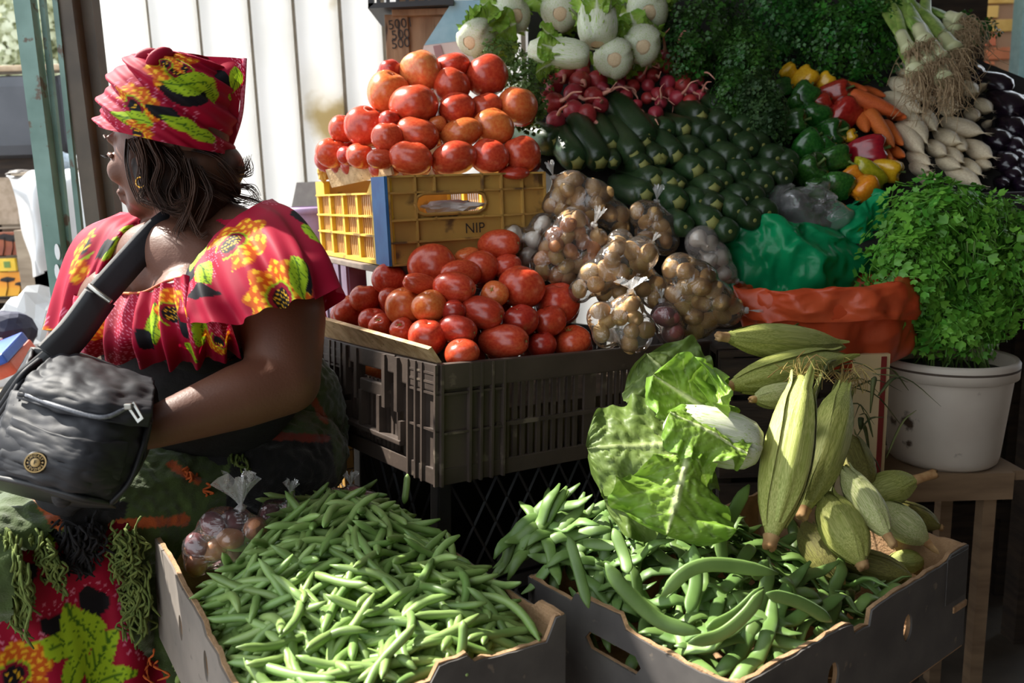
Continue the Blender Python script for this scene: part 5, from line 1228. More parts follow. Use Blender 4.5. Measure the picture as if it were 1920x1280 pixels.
# dark shelving further right
sh = empty('dark_rack', (at(1870, 900, 2.3)[0], 2.3, 0)); tag(sh, 'dark wooden rack in the shade at the right edge', 'rack')
for x in (-0.28, 0.02, 0.4): cpart(sh, 'post', (x, 0, 0), (x + 0.04, 0.04, 1.05), M_dark)
for z in (0.25, 0.55, 0.85): cpart(sh, 'shelf_rail', (-0.3, -0.01, z), (0.6, 0.01, z + 0.05), M_dark)
# ================================================================ thin green beans
M_bean = mat('green_bean_skin', srgb(104, 136, 66), srgb(144, 170, 98), scale=26, rough=0.42, rnd=0.16, stretch=(0.3, 1, 1), speck=(srgb(84, 112, 52), 60, 0.70))
def bean_me(seed, L, r, bend):
    rr = random.Random(seed); n = 13; pts = []
    for i in range(n):
        u = i / (n - 1) * 2 - 1
        pts.append((u * L / 2, bend * L * (1 - u * u) + 0.03 * L * math.sin(u * 3 + seed), 0.02 * L * math.sin(u * 4 + seed * 2)))
    rad = [r * (0.25 + 0.75 * min(1, 4.5 * (1 - abs(i / (n - 1) * 2 - 1)))) * (1 + 0.06 * math.sin(i * 2.6 + seed)) for i in range(n)]
    rad[0] = r * 0.12; rad[-1] = r * 0.30
    me = me_from('green_bean', *tube(pts, rad, 8, 0.9)); me.materials.append(M_bean); return me
BEAN = [bean_me(i, L, 0.0062, b) for i, (L, b) in enumerate(((0.13, 0.06), (0.155, 0.1), (0.115, 0.03), (0.14, -0.05), (0.165, 0.03), (0.10, 0.11), (0.125, 0.15)))]
def bean_h(x, y):
    u, v = x / 0.40, y / 0.59
    side = math.sin(PI * min(1, max(0, u * 0.94 + 0.03)) ** 1.1) ** 0.75
    back = 0.12 + 0.88 * max(0, min(1, v / 0.6)) ** 0.9
    back *= 1 - 0.5 * max(0, (v - 0.62) / 0.38)
    corner = max(0, (v - 0.55) / 0.45) * max(0, (0.55 - u) / 0.55)
    return -0.036 + 0.108 * side * back - 0.26 * corner
Rb = random.Random(11)
def bean_pose(x, y, dz, flat=0.32):
    h = bean_h(x, y); e = 0.01
    n = Vector((-(bean_h(x + e, y) - bean_h(x - e, y)) / (2*e), -(bean_h(x, y + e) - bean_h(x, y - e)) / (2*e), 1)).normalized()
    n = (n + Vector((Rb.gauss(0, flat), Rb.gauss(0, flat), 0))).normalized()
    yaw = Rb.gauss(-0.45, 0.95)
    B = basis(n, (math.cos(yaw), math.sin(yaw), 0))
    # keep both ends inside the box
    for ax, lim in ((0, 0.40), (1, 0.59)):
        half = abs(B[ax][0]) * 0.072 + 0.008; v = (x, y)[ax]; v = min(max(v, half), lim - half) if half < lim / 2 else v
        if ax == 0: x = v
        else: y = v
    return mat4(B, (x, y, bean_h(x, y) + dz))
N_IND = 300
cells = [(i, j) for i in range(15) for j in range(20)]
Rb.shuffle(cells)
for k, (i, j) in enumerate(cells[:N_IND]):
    x = 0.018 + 0.364 * (i + Rb.random()) / 15; y = 0.02 + 0.55 * (j + Rb.random()) / 20
    Mw = FR_BEAN @ bean_pose(x, y, 0.002 + 0.020 * Rb.random())
    o = link('green_bean', BEAN[k % 7], None, None, Mw @ Matrix.Diagonal((1, 1, 1, 1)))
    tag(o, 'thin green bean lying on the bean heap in cardboard box', 'green bean', 'thin green beans in the box')
mb = MB()
for k in range(900):
    x = 0.012 + 0.376 * Rb.random(); y = 0.012 + 0.566 * Rb.random()
    Mw = bean_pose(x, y, -0.006 - 0.016 * Rb.random(), 0.15)
    me = BEAN[k % 7]
    if 'lp' not in globals(): lp = [np.array([v.co[:] for v in b.vertices]) for b in BEAN]; lf = [[tuple(p.vertices) for p in b.polygons] for b in BEAN]
    A = np.array(Mw)
    mb.add(lp[k % 7] @ A[:3, :3].T + A[:3, 3], lf[k % 7])
under = link('bean_heap', mb.me('bean_heap', True), M_bean, None, FR_BEAN); tag(under, 'mass of green beans filling the box beneath the top ones', 'green beans', kind='stuff')
# a few beans that stick out in the photograph
def hero_bean(pts, Y, r, label, m=M_bean, flat=0.9, name='green_bean', cat='green bean', grp=None, seg=10, up=None):
    Ys = np.linspace(Y[0], Y[1], len(pts)) if isinstance(Y, tuple) else [Y] * len(pts)
    q = cr([at(px, py, yy) for (px, py), yy in zip(pts, Ys)], 16); c = q.mean(0)
    n = 16; rad = np.array([r * min(1, 0.3 + 5 * min(i, n - 1 - i) / n) for i in range(n)]); rad[0] = r * 0.15; rad[-1] = r * 0.15
    o = link(name, me_from(name, *tube(q - c, rad, seg, flat, up if up is not None else -CF)), m, None, c)
    return tag(o, label, cat, grp)
hero_bean([(714, 979), (745, 1030), (800, 1075)], (1.20, 1.14), 0.0072, 'longest pale bean slanting across the middle of the heap')
hero_bean([(594, 1105), (660, 1110), (720, 1150), (760, 1175)], (1.05, 1.0), 0.007, 'curved pale bean arching over the centre of the heap')
hero_bean([(598, 1162), (680, 1195), (760, 1208)], (0.97, 0.95), 0.0072, 'thick pale bean lying straight near the front of the heap')
hero_bean([(470, 1280), (500, 1250), (512, 1238)], (0.90, 0.91), 0.006, 'bright tip of a bean pointing up at the front')
hero_bean([(764, 888), (762, 915), (758, 945)], (1.40, 1.38), 0.006, 'bean stalk standing upright against the brown crate')
hero_bean([(860, 1250), (868, 1200), (868, 1162)], (0.93, 0.95), 0.006, 'upright bean at the right front of the heap')

# ================================================================ flat beans in the right box
M_flat = mat('flat_bean_skin', srgb(86, 114, 54), srgb(112, 142, 74), scale=14, rough=0.45, rnd=0.16, speck=(srgb(70, 92, 44), 40, 0.70))
FB = []
for i in range(6):
    L = (0.17, 0.19, 0.15, 0.20, 0.16, 0.18)[i]; b = (0.10, -0.06, 0.04, 0.14, -0.12, 0.02)[i]; n = 16
    pts = [((k/(n-1)*2-1)*L/2, b*L*(1-(k/(n-1)*2-1)**2), 0.006*math.sin(k*1.1+i)) for k in range(n)]
    rad = [0.0095*(0.2+0.8*min(1, 3.6*(1-abs(k/(n-1)*2-1))))*(1+0.07*math.sin(k*2.3)) for k in range(n)]; rad[0] = 0.0015; rad[-1] = 0.002
    me = me_from('flat_bean', *tube(pts, rad, 10, 0.36)); me.materials.append(M_flat); FB.append(me)
def flat_h(x, y):
    u, v = x / 0.59, y / 0.40
    s = math.sin(PI * min(1, max(0, u * 1.35 + 0.02))) if u < 0.72 else 0.05
    return -0.05 + 0.09 * max(0, s) ** 0.8 * (0.25 + 0.75 * min(1, v / 0.6))
Rf = random.Random(5)
fcells = [(i, j) for i in range(9) for j in range(9)]; Rf.shuffle(fcells)
def flat_pose(x, y, dz):
    h = flat_h(x, y); e = 0.012
    n = Vector((-(flat_h(x+e, y)-flat_h(x-e, y))/(2*e), -(flat_h(x, y+e)-flat_h(x, y-e))/(2*e), 1)).normalized()
    n = (n + Vector((Rf.gauss(0, 0.3), Rf.gauss(0, 0.3), 0))).normalized()
    yaw = Rf.choice([Rf.gauss(0.3, 0.4), Rf.gauss(1.8, 0.4)])
    B = basis(n, (math.cos(yaw), math.sin(yaw), 0))
    for ax, lim in ((0, 0.59), (1, 0.40)):
        half = abs(B[ax][0]) * 0.095 + 0.01; v = min(max((x, y)[ax], half), lim - half)
        if ax == 0: x = v
        else: y = v
    return mat4(B, (x, y, flat_h(x, y) + dz))
for k, (i, j) in enumerate(fcells):
    x = 0.02 + 0.40 * (i + Rf.random()) / 9; y = 0.02 + 0.36 * (j + Rf.random()) / 9
    o = link('flat_bean', FB[k % 6], None, None, FR_CORN @ flat_pose(x, y, 0.004 + 0.02 * Rf.random())); tag(o, 'flat green bean lying in the black box of beans and corn', 'flat bean', 'flat beans in the black box')
for k in range(70):
    x = 0.02 + 0.50 * Rf.random(); y = 0.02 + 0.36 * Rf.random()
    o = link('flat_bean', FB[k % 6], None, None, FR_CORN @ flat_pose(x, y, -0.018 - 0.02 * Rf.random())); tag(o, 'flat green bean lying in the black box of beans and corn', 'flat bean', 'flat beans in the black box')
for k in range(26):     # spilling out over the back left corner
    px, py = Rf.uniform(985, 1180), Rf.uniform(930, 1090)
    py = max(py, 960 + (1180 - px) * 0.18); c = at(px, py, 1.30 - (py - 930) * 0.0008); yaw = Rf.gauss(0.9, 0.6)
    o = link('flat_bean', FB[k % 6], None, None, mat4(basis((Rf.gauss(-0.2, 0.2), Rf.gauss(-0.5, 0.2), 0.8), (math.cos(yaw), math.sin(yaw) * 0.6, -0.1)), c)); tag(o, 'flat bean spilling at the back left of the black box', 'flat bean', 'flat beans spilling by the brown crate')
def fhero(pts, Y, w, label): hero_bean(pts, Y, w * 0.88, label, M_flat, 0.30, 'flat_bean', 'flat bean', None, 10)
fhero([(1135, 1055), (1175, 1110), (1240, 1165), (1315, 1185)], (1.02, 0.98), 0.0115, 'broad flat bean curving down to the right in front')
fhero([(1240, 1118), (1290, 1070), (1350, 1058), (1460, 1075)], (1.0, 1.02), 0.011, 'broad flat bean arching over the middle of the box')
fhero([(1290, 1205), (1350, 1190), (1400, 1150), (1432, 1105)], (0.94, 0.97), 0.010, 'bright flat bean pointing up right near the front edge')
fhero([(1325, 1178), (1380, 1150), (1432, 1100)], (0.96, 1.0), 0.009, 'slim bright flat bean beside the pointing one')
fhero([(1405, 908), (1375, 960), (1352, 1010), (1358, 1060)], (1.16, 1.10), 0.0115, 'long flat bean standing beside the big corn cob')
fhero([(1436, 1112), (1500, 1130), (1560, 1165)], (1.0, 1.02), 0.010, 'flat bean running right toward the torn box edge')
fhero([(965, 1032), (1020, 1000), (1085, 950)], (1.25, 1.3), 0.010, 'flat bean reaching left toward the bean heap')
fhero([(1066, 1005), (1082, 1060), (1104, 1140)], (1.12, 1.05), 0.009, 'flat bean hanging straight down near the left edge')
fhero([(1150, 990), (1170, 1040), (1178, 1075)], (1.12, 1.06), 0.010, 'flat bean upright below the lettuce leaves')
fhero([(1300, 1020), (1305, 1090), (1290, 1150)], (1.08, 1.0), 0.011, 'flat bean hanging below the lettuce tip')
fhero([(1440, 1050), (1420, 1075), (1412, 1068)], (1.06, 1.05), 0.010, 'short flat bean at the foot of the big corn')

# ================================================================ corn
M_husk = mat('corn_husk', srgb(138, 148, 62), srgb(190, 192, 112), scale=4, rough=0.5, rnd=0.10, stretch=(7, 7, 0.25), bump=0.3, bscale=9)
M_huskd = mat('corn_husk_old_shaded', srgb(104, 96, 44), srgb(150, 146, 74), scale=4, rough=0.6, rnd=0.1, stretch=(7, 7, 0.25), bump=0.3, bscale=9)  # brown of the old cob; on low cobs shade put into the husk
M_huskw = mat('corn_husk_pale', srgb(150, 164, 84), srgb(214, 212, 160), scale=4, rough=0.5, stretch=(7, 7, 0.25), bump=0.3, bscale=9)
M_stub = mat('corn_stub', srgb(150, 108, 66), srgb(196, 160, 110), scale=40, rough=0.8)
M_silk = mat('corn_silk', srgb(176, 160, 84), srgb(140, 104, 56), scale=30, rough=0.7)
def husk_me(seed, fat=1.0):
    r = random.Random(seed); ph = r.uniform(0, 6)
    prof = [(0.22, 0.0), (0.30, 0.03), (0.48, 0.10), (0.72, 0.20), (0.90, 0.32), (0.98, 0.46), (0.96, 0.60), (0.84, 0.75), (0.64, 0.88), (0.38, 0.98), (0.18, 1.06), (0.001, 1.10)]
    v, f = lathe(prof, 40, lambda a, i: (1 + 0.025 * math.sin(17 * a + ph) + 0.05 * math.sin(3 * a + ph + i * 0.1), 0))
    return me_from('husk', v, f)
HUSK = [husk_me(i) for i in range(3)]
def husk_leaf(seed, L0=0.05, L1=1.05, wid=0.9, peel=0.0):
    r = random.Random(seed); vs = []; nu, nv = 22, 9
    P_ = [(0.0, 0.22), (0.10, 0.50), (0.20, 0.74), (0.32, 0.92), (0.46, 1.0), (0.60, 0.98), (0.75, 0.86), (0.88, 0.66), (0.98, 0.40), (1.3, 0.2)]
    for i in range(nu):
        u = i / (nu - 1); z = L0 + (L1 - L0) * u
        rad = float(np.interp(z, [p[0] for p in P_], [p[1] for p in P_])) * 1.03 + 0.02
        w_ = wid * (math.sin(PI * min(1, 0.18 + u * 0.80)) ** 0.7)
        for j in range(nv):
            a = (j / (nv - 1) - 0.5) * 2 * w_
            lift = peel * max(0, u - 0.55) ** 1.6 * 2.2 + 0.03 * math.sin(a * 9 + seed)
            ridge = 0.012 * math.cos(a * 22)
            vs.append(((rad + lift + ridge) * math.cos(a), (rad + lift + ridge) * math.sin(a), z - 0.15 * lift))
    return me_from('husk_leaf', vs, grid_faces(nu, nv))
HLEAF = [husk_leaf(1), husk_leaf(2, 0.05, 1.1, 0.75, 0.35), husk_leaf(3, 0.08, 1.2, 0.6, 0.8)]
def corn(label, stub, tip, Y0, Y1, rpx, m=None, seed=0, silk=True, stubL=0.06):
    m = m or M_husk
    a, b = at(*stub, Y0), at(*tip, Y1); d = b - a; ln = np.linalg.norm(d); r = rpx * pxm((Y0 + Y1) / 2)
    t = empty('corn_cob', mw=mat4(basis(d, -CF), a)); tag(t, label, 'corn', 'corn cobs in the black box')
    z0 = stubL; S = Matrix.Translation((0, 0, z0 * ln)) @ Matrix.Diagonal((r, r, ln * (1 - z0) / 1.06, 1))
    def use(me0):
        key = me0.name + m.name
        if key not in bpy.data.meshes:
            mm = me0.copy(); mm.name = key; mm.materials.append(m)
        return bpy.data.meshes[key]
    link('husk', use(HUSK[seed % 3]), None, t, S)
    for k in range(4): link('husk_leaf', use(HLEAF[(seed + k) % 3]), None, t, S @ Matrix.Rotation(k * PI / 2 + seed * 0.7 + 0.2, 4, 'Z'))
    rs = r * 0.29
    link('stub', me_from('stub', *lathe([(0.001, 0), (rs*0.8, 0.0), (rs, 0.003), (rs*0.92, z0*ln*0.6), (rs*1.1, z0*ln*1.15)], 12, lambda a_, i: (1 + 0.08*math.sin(4*a_+i), 0.003*math.sin(5*a_) if i < 2 else 0))), M_stub, t)
    if silk:
        mb = MB(); rr = random.Random(seed)
        for k in range(34):
            th = rr.uniform(0, 6.28); s = rr.uniform(0.01, 0.035)
            mb.add(*tube(cr([(0, 0, ln*0.93), (0.3*s*math.cos(th), 0.3*s*math.sin(th), ln*1.0), (s*math.cos(th+0.6), s*math.sin(th+0.6), ln*1.0 + rr.uniform(0.0, 0.03)), (1.5*s*math.cos(th+1), 1.5*s*math.sin(th+1), ln + rr.uniform(-0.02, 0.02))], 8), 0.0007, 3, cap=False))
        link('silk', mb.me('silk', True), M_silk, t)['kind'] = 'stuff'
K = lambda x, y: (1340 + x / 2.462, 600 + y / 2.462)
corn('corn cob lying at the top of the corn, stub pointing left', K(12, 75), K(590, 125), 1.40, 1.52, 33, seed=1, silk=False)
corn('corn cob with a loose leaf, second from the top', K(32, 315), K(590, 170), 1.34, 1.46, 36, seed=2, silk=False)
corn('small corn cob end with a brown stub above the big one', K(165, 368), K(420, 330), 1.30, 1.36, 24, M_huskw, 0, False)
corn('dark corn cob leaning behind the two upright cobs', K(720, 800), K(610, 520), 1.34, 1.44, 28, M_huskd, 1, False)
corn('upright green corn cob just right of the biggest one', K(400, 915), K(605, 290), 1.20, 1.36, 40, seed=0)
corn('biggest corn cob standing upright with silk at the top', K(250, 1055), K(410, 255), 1.10, 1.26, 47, M_husk, 2)
corn('corn cob with a short stalk reaching up right', K(1022, 706), K(640, 830), 1.36, 1.36, 34, seed=1, silk=False, stubL=0.24)
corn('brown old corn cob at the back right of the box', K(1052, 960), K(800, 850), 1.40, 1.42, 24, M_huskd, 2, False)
corn('pale corn cob with a long stalk pointing down right', K(1052, 1080), K(740, 840), 1.28, 1.34, 33, M_huskw, 0, False, 0.22)
corn('short corn cob hidden low behind the pale one', K(975, 1108), K(800, 1120), 1.30, 1.30, 23, seed=1, silk=False)
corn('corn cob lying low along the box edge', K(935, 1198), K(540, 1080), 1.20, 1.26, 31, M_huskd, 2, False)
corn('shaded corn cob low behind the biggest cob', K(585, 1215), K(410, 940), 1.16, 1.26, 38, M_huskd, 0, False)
corn('green corn cob slanting down beside the pale one', K(690, 1145), K(500, 800), 1.15, 1.24, 44, seed=1, silk=False)
corn('pale corn cob with peeling husk lying on top', K(828, 1042), K(590, 680), 1.16, 1.26, 31, M_huskw, 1, False, 0.12)
# dry grassy leaves and fallen silk behind the corn
mb = MB(); rr = random.Random(3); cL = at(1600, 760, 1.42)
for k in range(26):
    p = np.array([rr.uniform(-0.07, 0.07), rr.uniform(-0.03, 0.05), rr.uniform(-0.12, 0.09)])
    q = np.array([rr.gauss(0.02, 0.05), rr.uniform(-0.03, 0.03), rr.gauss(-0.04, 0.05)])
    mb.add(*tube(cr([p, p + q * 0.5 + np.array([0, 0, 0.02]), p + q], 8), [0.002, 0.004, 0.005, 0.005, 0.004, 0.003, 0.002, 0.001], 4, 0.25))
dl = link('corn_leaves', mb.me('corn_leaves', True), mat('dry_corn_leaf', srgb(56, 68, 34), srgb(96, 98, 52), scale=20, rough=0.7), None, cL); tag(dl, 'tangle of dark dry corn leaves behind the cobs', 'leaves', kind='stuff')

# ================================================================ the opened chinese cabbage
nb = empty('chinese_cabbage', at(1424, 842, 1.17)); tag(nb, 'large loose chinese cabbage with spread leaves on the beans', 'cabbage')
nbl = np.array(nb.location)
def big_leaf(base, tip, Yb, Yt, w, bands, seed, ruffle, cup, roll=0.0, curl=0.0, nrm=None):
    a, b = at(*base, Yb), at(*tip, Yt); d = b - a; L = np.linalg.norm(d)
    n = np.array(nrm) if nrm is not None else -CF * 0.8 + np.array([0, 0, 0.5])
    y = d / L; z = n - y * (n @ y); z /= np.linalg.norm(z); x = np.cross(y, z)
    c, s = math.cos(roll), math.sin(roll); x, z = c * x + s * z, -s * x + c * z
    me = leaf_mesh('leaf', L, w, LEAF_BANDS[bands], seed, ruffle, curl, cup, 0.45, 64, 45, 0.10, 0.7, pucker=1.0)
    return link('leaf', me, None, nb, mat4(np.stack([x, y, z], 1), a - nbl))
R_n = 56 * pxm(1.17)
hd = link('head', NAPA[1], None, nb, mat4(basis((-0.93, 0.1, 0.25), (0, -0.3, 1)), (0, 0, 0), (R_n, R_n * 0.85, R_n * 1.5)))
link('cut_stem', cut_me, None, nb, mat4(basis((-0.93, 0.1, 0.25), (0, -0.3, 1)), (0, 0, 0), (R_n * 0.6, R_n * 0.6, R_n)))
big_leaf((1330, 790), (1210, 655), 1.28, 1.36, 0.080, 'outer', 34, 0.22, -0.2, 0.1, -0.10)
big_leaf((1370, 800), (1225, 700), 1.24, 1.24, 0.060, 'lettuce', 31, 0.34, 0.35, 0.15, -0.05)
big_leaf((1330, 770), (1385, 735), 1.22, 1.20, 0.05, 'lettuce', 35, 0.5, 0.5, 0.4, 0.2)
big_leaf((1350, 830), (1094, 835), 1.19, 1.22, 0.085, 'outer', 32, 0.22, -0.15, 0.0, -0.08)
big_leaf((1340, 880), (1120, 930), 1.17, 1.18, 0.07, 'outer', 37, 0.28, -0.2, -0.1, -0.15)
big_leaf((1288, 858), (1250, 1005), 1.135, 1.07, 0.088, 'lettuce', 33, 0.26, -0.25, 0.0, -0.10)
big_leaf((1400, 850), (1255, 770), 1.125, 1.15, 0.048, 'lettuce', 36, 0.3, -0.5, -0.2, -0.05)
# ================================================================ the seated woman
Wm = empty('person', at(420, 900, 1.42) * np.array([1, 1, 0])); WB = np.array(Wm.location)
tag(Wm, 'seated woman in a crimson print dress and headwrap, looking left, hand in black bag', 'person')
def to_px(p):
    d = np.asarray(p, float) - CO
    zc = d @ CF
    return np.stack([960 + F_PX * (d @ CR) / zc, 640 - F_PX * (d @ CU) / zc], -1)
def wlink(name, v, f, m, smooth=True, parent=None):
    return link(name, me_from(name, np.asarray(v) - WB, f, smooth), m, parent or Wm)
UPV = np.array([0, 0, 1.0])
# head frame
hf = np.array([-0.965, 0.25, -0.05]); hf /= np.linalg.norm(hf)
hs = np.cross(UPV, hf); hs /= np.linalg.norm(hs); hu = np.cross(hf, hs)
Hc = at(315, 262, 1.42); HB = np.stack([hf, hs, hu], 1)
def hp(a, b, c): return Hc + a * hf + b * hs + c * hu
tf = np.array([-0.5, -0.87, 0.0]); tf /= np.linalg.norm(tf); tl = np.array([-tf[1], tf[0], 0]); TB = np.stack([tl, tf, UPV], 1)
Nb = at(365, 418, 1.46)
Ls, Rs = at(522, 492, 1.36), at(205, 485, 1.60)
El, Wl = at(535, 712, 1.26), at(285, 803, 1.14)
Er, Wr = at(118, 690, 1.50), at(95, 830, 1.28)
hipL, kneeL = at(455, 900, 1.53), at(5, 1065, 1.19)
hipR, kneeR = at(350, 890, 1.67), at(-150, 1010, 1.33)
anL, anR = np.array([kneeL[0] + 0.02, kneeL[1] + 0.05, 0.09]), np.array([kneeR[0] + 0.02, kneeR[1] + 0.05, 0.09])
mid = lambda a, b, t: a + (b - a) * t
body = [
    ('ell', hp(-0.012, 0, 0.012), HB, (0.096, 0.074, 0.088)), ('ell', hp(0.03, 0, -0.035), HB, (0.066, 0.06, 0.085)),
    ('ell', hp(0.042, 0, -0.088), HB, (0.044, 0.046, 0.032)), ('ell', hp(0.076, 0, -0.108), HB, (0.018, 0.022, 0.016)),
    ('ell', hp(0.083, 0, 0.008), HB, (0.014, 0.046, 0.013)), ('ell', hp(0.072, 0.034, -0.045), HB, (0.024, 0.022, 0.024)), ('ell', hp(0.072, -0.034, -0.045), HB, (0.024, 0.022, 0.024)),
    ('seg', hp(0.092, 0, -0.008), 0.008, hp(0.112, 0, -0.05), 0.0125), ('ell', hp(0.101, 0.013, -0.055), HB, (0.010, 0.009, 0.009)), ('ell', hp(0.101, -0.013, -0.055), HB, (0.010, 0.009, 0.009)),
    ('ell', hp(0.096, 0, -0.078), HB, (0.013, 0.024, 0.0075)), ('ell', hp(0.092, 0, -0.092), HB, (0.0135, 0.021, 0.008)),
    ('ell', hp(-0.008, -0.076, -0.03), HB, (0.017, 0.009, 0.03)), ('ell', hp(-0.008, 0.076, -0.03), HB, (0.017, 0.009, 0.03)),
    ('seg', hp(-0.02, 0, -0.05), 0.058, Nb, 0.068), ('seg', Nb, 0.062, mid(Nb, Ls, 0.6), 0.062), ('seg', mid(Nb, Ls, 0.6), 0.056, Ls, 0.066), ('seg', Nb, 0.062, mid(Nb, Rs, 0.6), 0.06), ('seg', mid(Nb, Rs, 0.6), 0.054, Rs, 0.058),
    ('ell', at(362, 545, 1.45), TB, (0.185, 0.115, 0.145)), ('ell', at(372, 592, 1.31), TB, (0.085, 0.078, 0.085)), ('ell', at(240, 580, 1.39), TB, (0.083, 0.078, 0.085)),
    ('ell', at(318, 505, 1.385), TB, (0.13, 0.07, 0.085)), ('ell', at(350, 470, 1.42), TB, (0.12, 0.06, 0.07)),
    ('ell', at(385, 690, 1.47), TB, (0.195, 0.15, 0.16)), ('ell', at(405, 850, 1.56), TB, (0.22, 0.17, 0.14)),
    ('seg', Ls, 0.066, mid(Ls, El, 0.5), 0.07), ('seg', mid(Ls, El, 0.5), 0.07, El, 0.054), ('seg', El, 0.055, mid(El, Wl, 0.35), 0.05), ('seg', mid(El, Wl, 0.35), 0.05, Wl, 0.03),
    ('seg', Rs, 0.058, Er, 0.045), ('seg', Er, 0.05, Wr, 0.03),
    ('seg', hipL, 0.10, kneeL, 0.07), ('seg', kneeL, 0.065, anL, 0.04), ('seg', hipR, 0.10, kneeR, 0.07), ('seg', kneeR, 0.065, anR, 0.04),
    ('seg', anL, 0.04, anL + np.array([-0.08, -0.14, -0.05]), 0.03), ('seg', anR, 0.04, anR + np.array([-0.08, -0.14, -0.05]), 0.03)]
# hands: palm, four fingers of unequal length, thumb from the side of the palm
def hand(W_, E_, palm_n, curl):
    d = (W_ - E_) / np.linalg.norm(W_ - E_); n = np.array(palm_n, float); n = n - d * (n @ d); n /= np.linalg.norm(n); s = np.cross(d, n)
    out = [('seg', W_, 0.027, W_ + d * 0.03, 0.026)]
    for k, (o_, L) in enumerate(((-0.027, 0.066), (-0.009, 0.076), (0.009, 0.072), (0.027, 0.056))):
        k0 = W_ + d * 0.085 + s * o_; out.append(('seg', W_ + d * 0.02 + s * o_ * 0.7, 0.015, k0, 0.0125))
        k1 = k0 + (d * 0.9 + n * curl * 0.5) * L * 0.45; k2 = k1 + (d * 0.6 + n * curl) * L * 0.32; k3 = k2 + (d * 0.2 + n * curl * 1.2) * L * 0.28
        out += [('seg', k0, 0.0098, k1, 0.0092), ('seg', k1, 0.0092, k2, 0.0085), ('seg', k2, 0.0085, k3, 0.0075)]
    t0 = W_ + d * 0.03 - s * 0.026; t1 = t0 + d * 0.028 - s * 0.026 + n * 0.01; t2 = t1 + d * 0.03 - s * 0.006 + n * 0.012
    out += [('seg', W_ + d * 0.015 - s * 0.015, 0.018, t0, 0.014), ('seg', t0, 0.013, t1, 0.011), ('seg', t1, 0.011, t2, 0.009)]
    return out
body += hand(Wl, El, (0.2, -0.4, -0.9), 0.7) + hand(Wr, Er, (0.6, 0.5, -0.2), 0.7)
bv_, bf_ = organic(body, 0.0048, 7, 0.5)
M_skin = mat('dark_skin', srgb(92, 58, 44), srgb(106, 70, 54), scale=5, rough=0.5, spec=0.32, bump=0.12, bscale=260, sss=0.05)
wlink('body', bv_, bf_, M_skin)
bn_ = vnormals(bv_, bf_)
# eye with lid and lashes, brow
M_eye = mat('eye_white', srgb(220, 214, 206), rough=0.2); M_iris = mat('iris', srgb(30, 20, 14), rough=0.1)
for sg in (-1, 1):
    e = hp(0.0785, sg * 0.031, -0.024)
    ey = wlink('eye', [e + v * 0.0112 for v in ball(2)[0]], ball(2)[1], M_eye)
    wlink('iris', [e + hf * 0.0065 + v * 0.006 for v in ball(1)[0]], ball(1)[1], M_iris, True, ey)
    M_hairm = mat('hair', srgb(40, 25, 18), srgb(74, 48, 34), scale=40, rough=0.5, spec=0.25, stretch=(1, 1, 0.2))
    lid = cr([hp(0.080, sg * 0.046, -0.022), hp(0.094, sg * 0.034, -0.017), hp(0.092, sg * 0.018, -0.020)], 8)
    wlink('eyelid', *tube(lid - hf * 0.004, 0.0042, 6), M_skin, True, ey)
    mb = MB()
    for q in cr([hp(0.084, sg * 0.046, -0.022), hp(0.098, sg * 0.034, -0.018), hp(0.097, sg * 0.02, -0.02)], 12): mb.add(*tube([q, q + hf * 0.006 - hu * 0.001, q + hf * 0.010 + hu * 0.002], [0.0006, 0.0005, 0.0002], 3))
    wlink('eyelashes', mb.v, mb.f, M_iris, True, ey)
    wlink('eyebrow', *tube(cr([hp(0.078, sg * 0.052, 0.006), hp(0.094, sg * 0.035, 0.014), hp(0.097, sg * 0.014, 0.008)], 8), [0.0008, 0.0015, 0.002, 0.002, 0.002, 0.002, 0.0015, 0.0008], 5), M_hairm)
# hair: a full dark cap and loose locks
hair = [('ell', at(338, 292, 1.43), HB, (0.088, 0.080, 0.055)), ('ell', at(385, 320, 1.42), HB, (0.058, 0.07, 0.06)), ('ell', at(345, 340, 1.39), HB, (0.062, 0.05, 0.055)), ('ell', at(290, 320, 1.375), HB, (0.035, 0.022, 0.05)), ('ell', at(375, 375, 1.40), HB, (0.05, 0.05, 0.045)),
        ('seg', at(285, 270, 1.37), 0.025, at(285, 350, 1.37), 0.016), ('seg', at(300, 340, 1.37), 0.022, at(345, 385, 1.36), 0.016), ('seg', at(350, 360, 1.36), 0.024, at(362, 415, 1.36), 0.010), ('seg', at(400, 330, 1.42), 0.034, at(440, 360, 1.42), 0.014)]
hv_, hf_ = organic(hair, 0.005, 5)
hv_ = np.array([v + vnorm * 0.004 * math.sin(55 * v[2] + 30 * v[0] + 3 * nz(v, 12)) for v, vnorm in zip(hv_, vnormals(hv_, hf_))])
hm = wlink('hair', hv_, hf_, M_hairm)
mb = MB(); rr = random.Random(2)
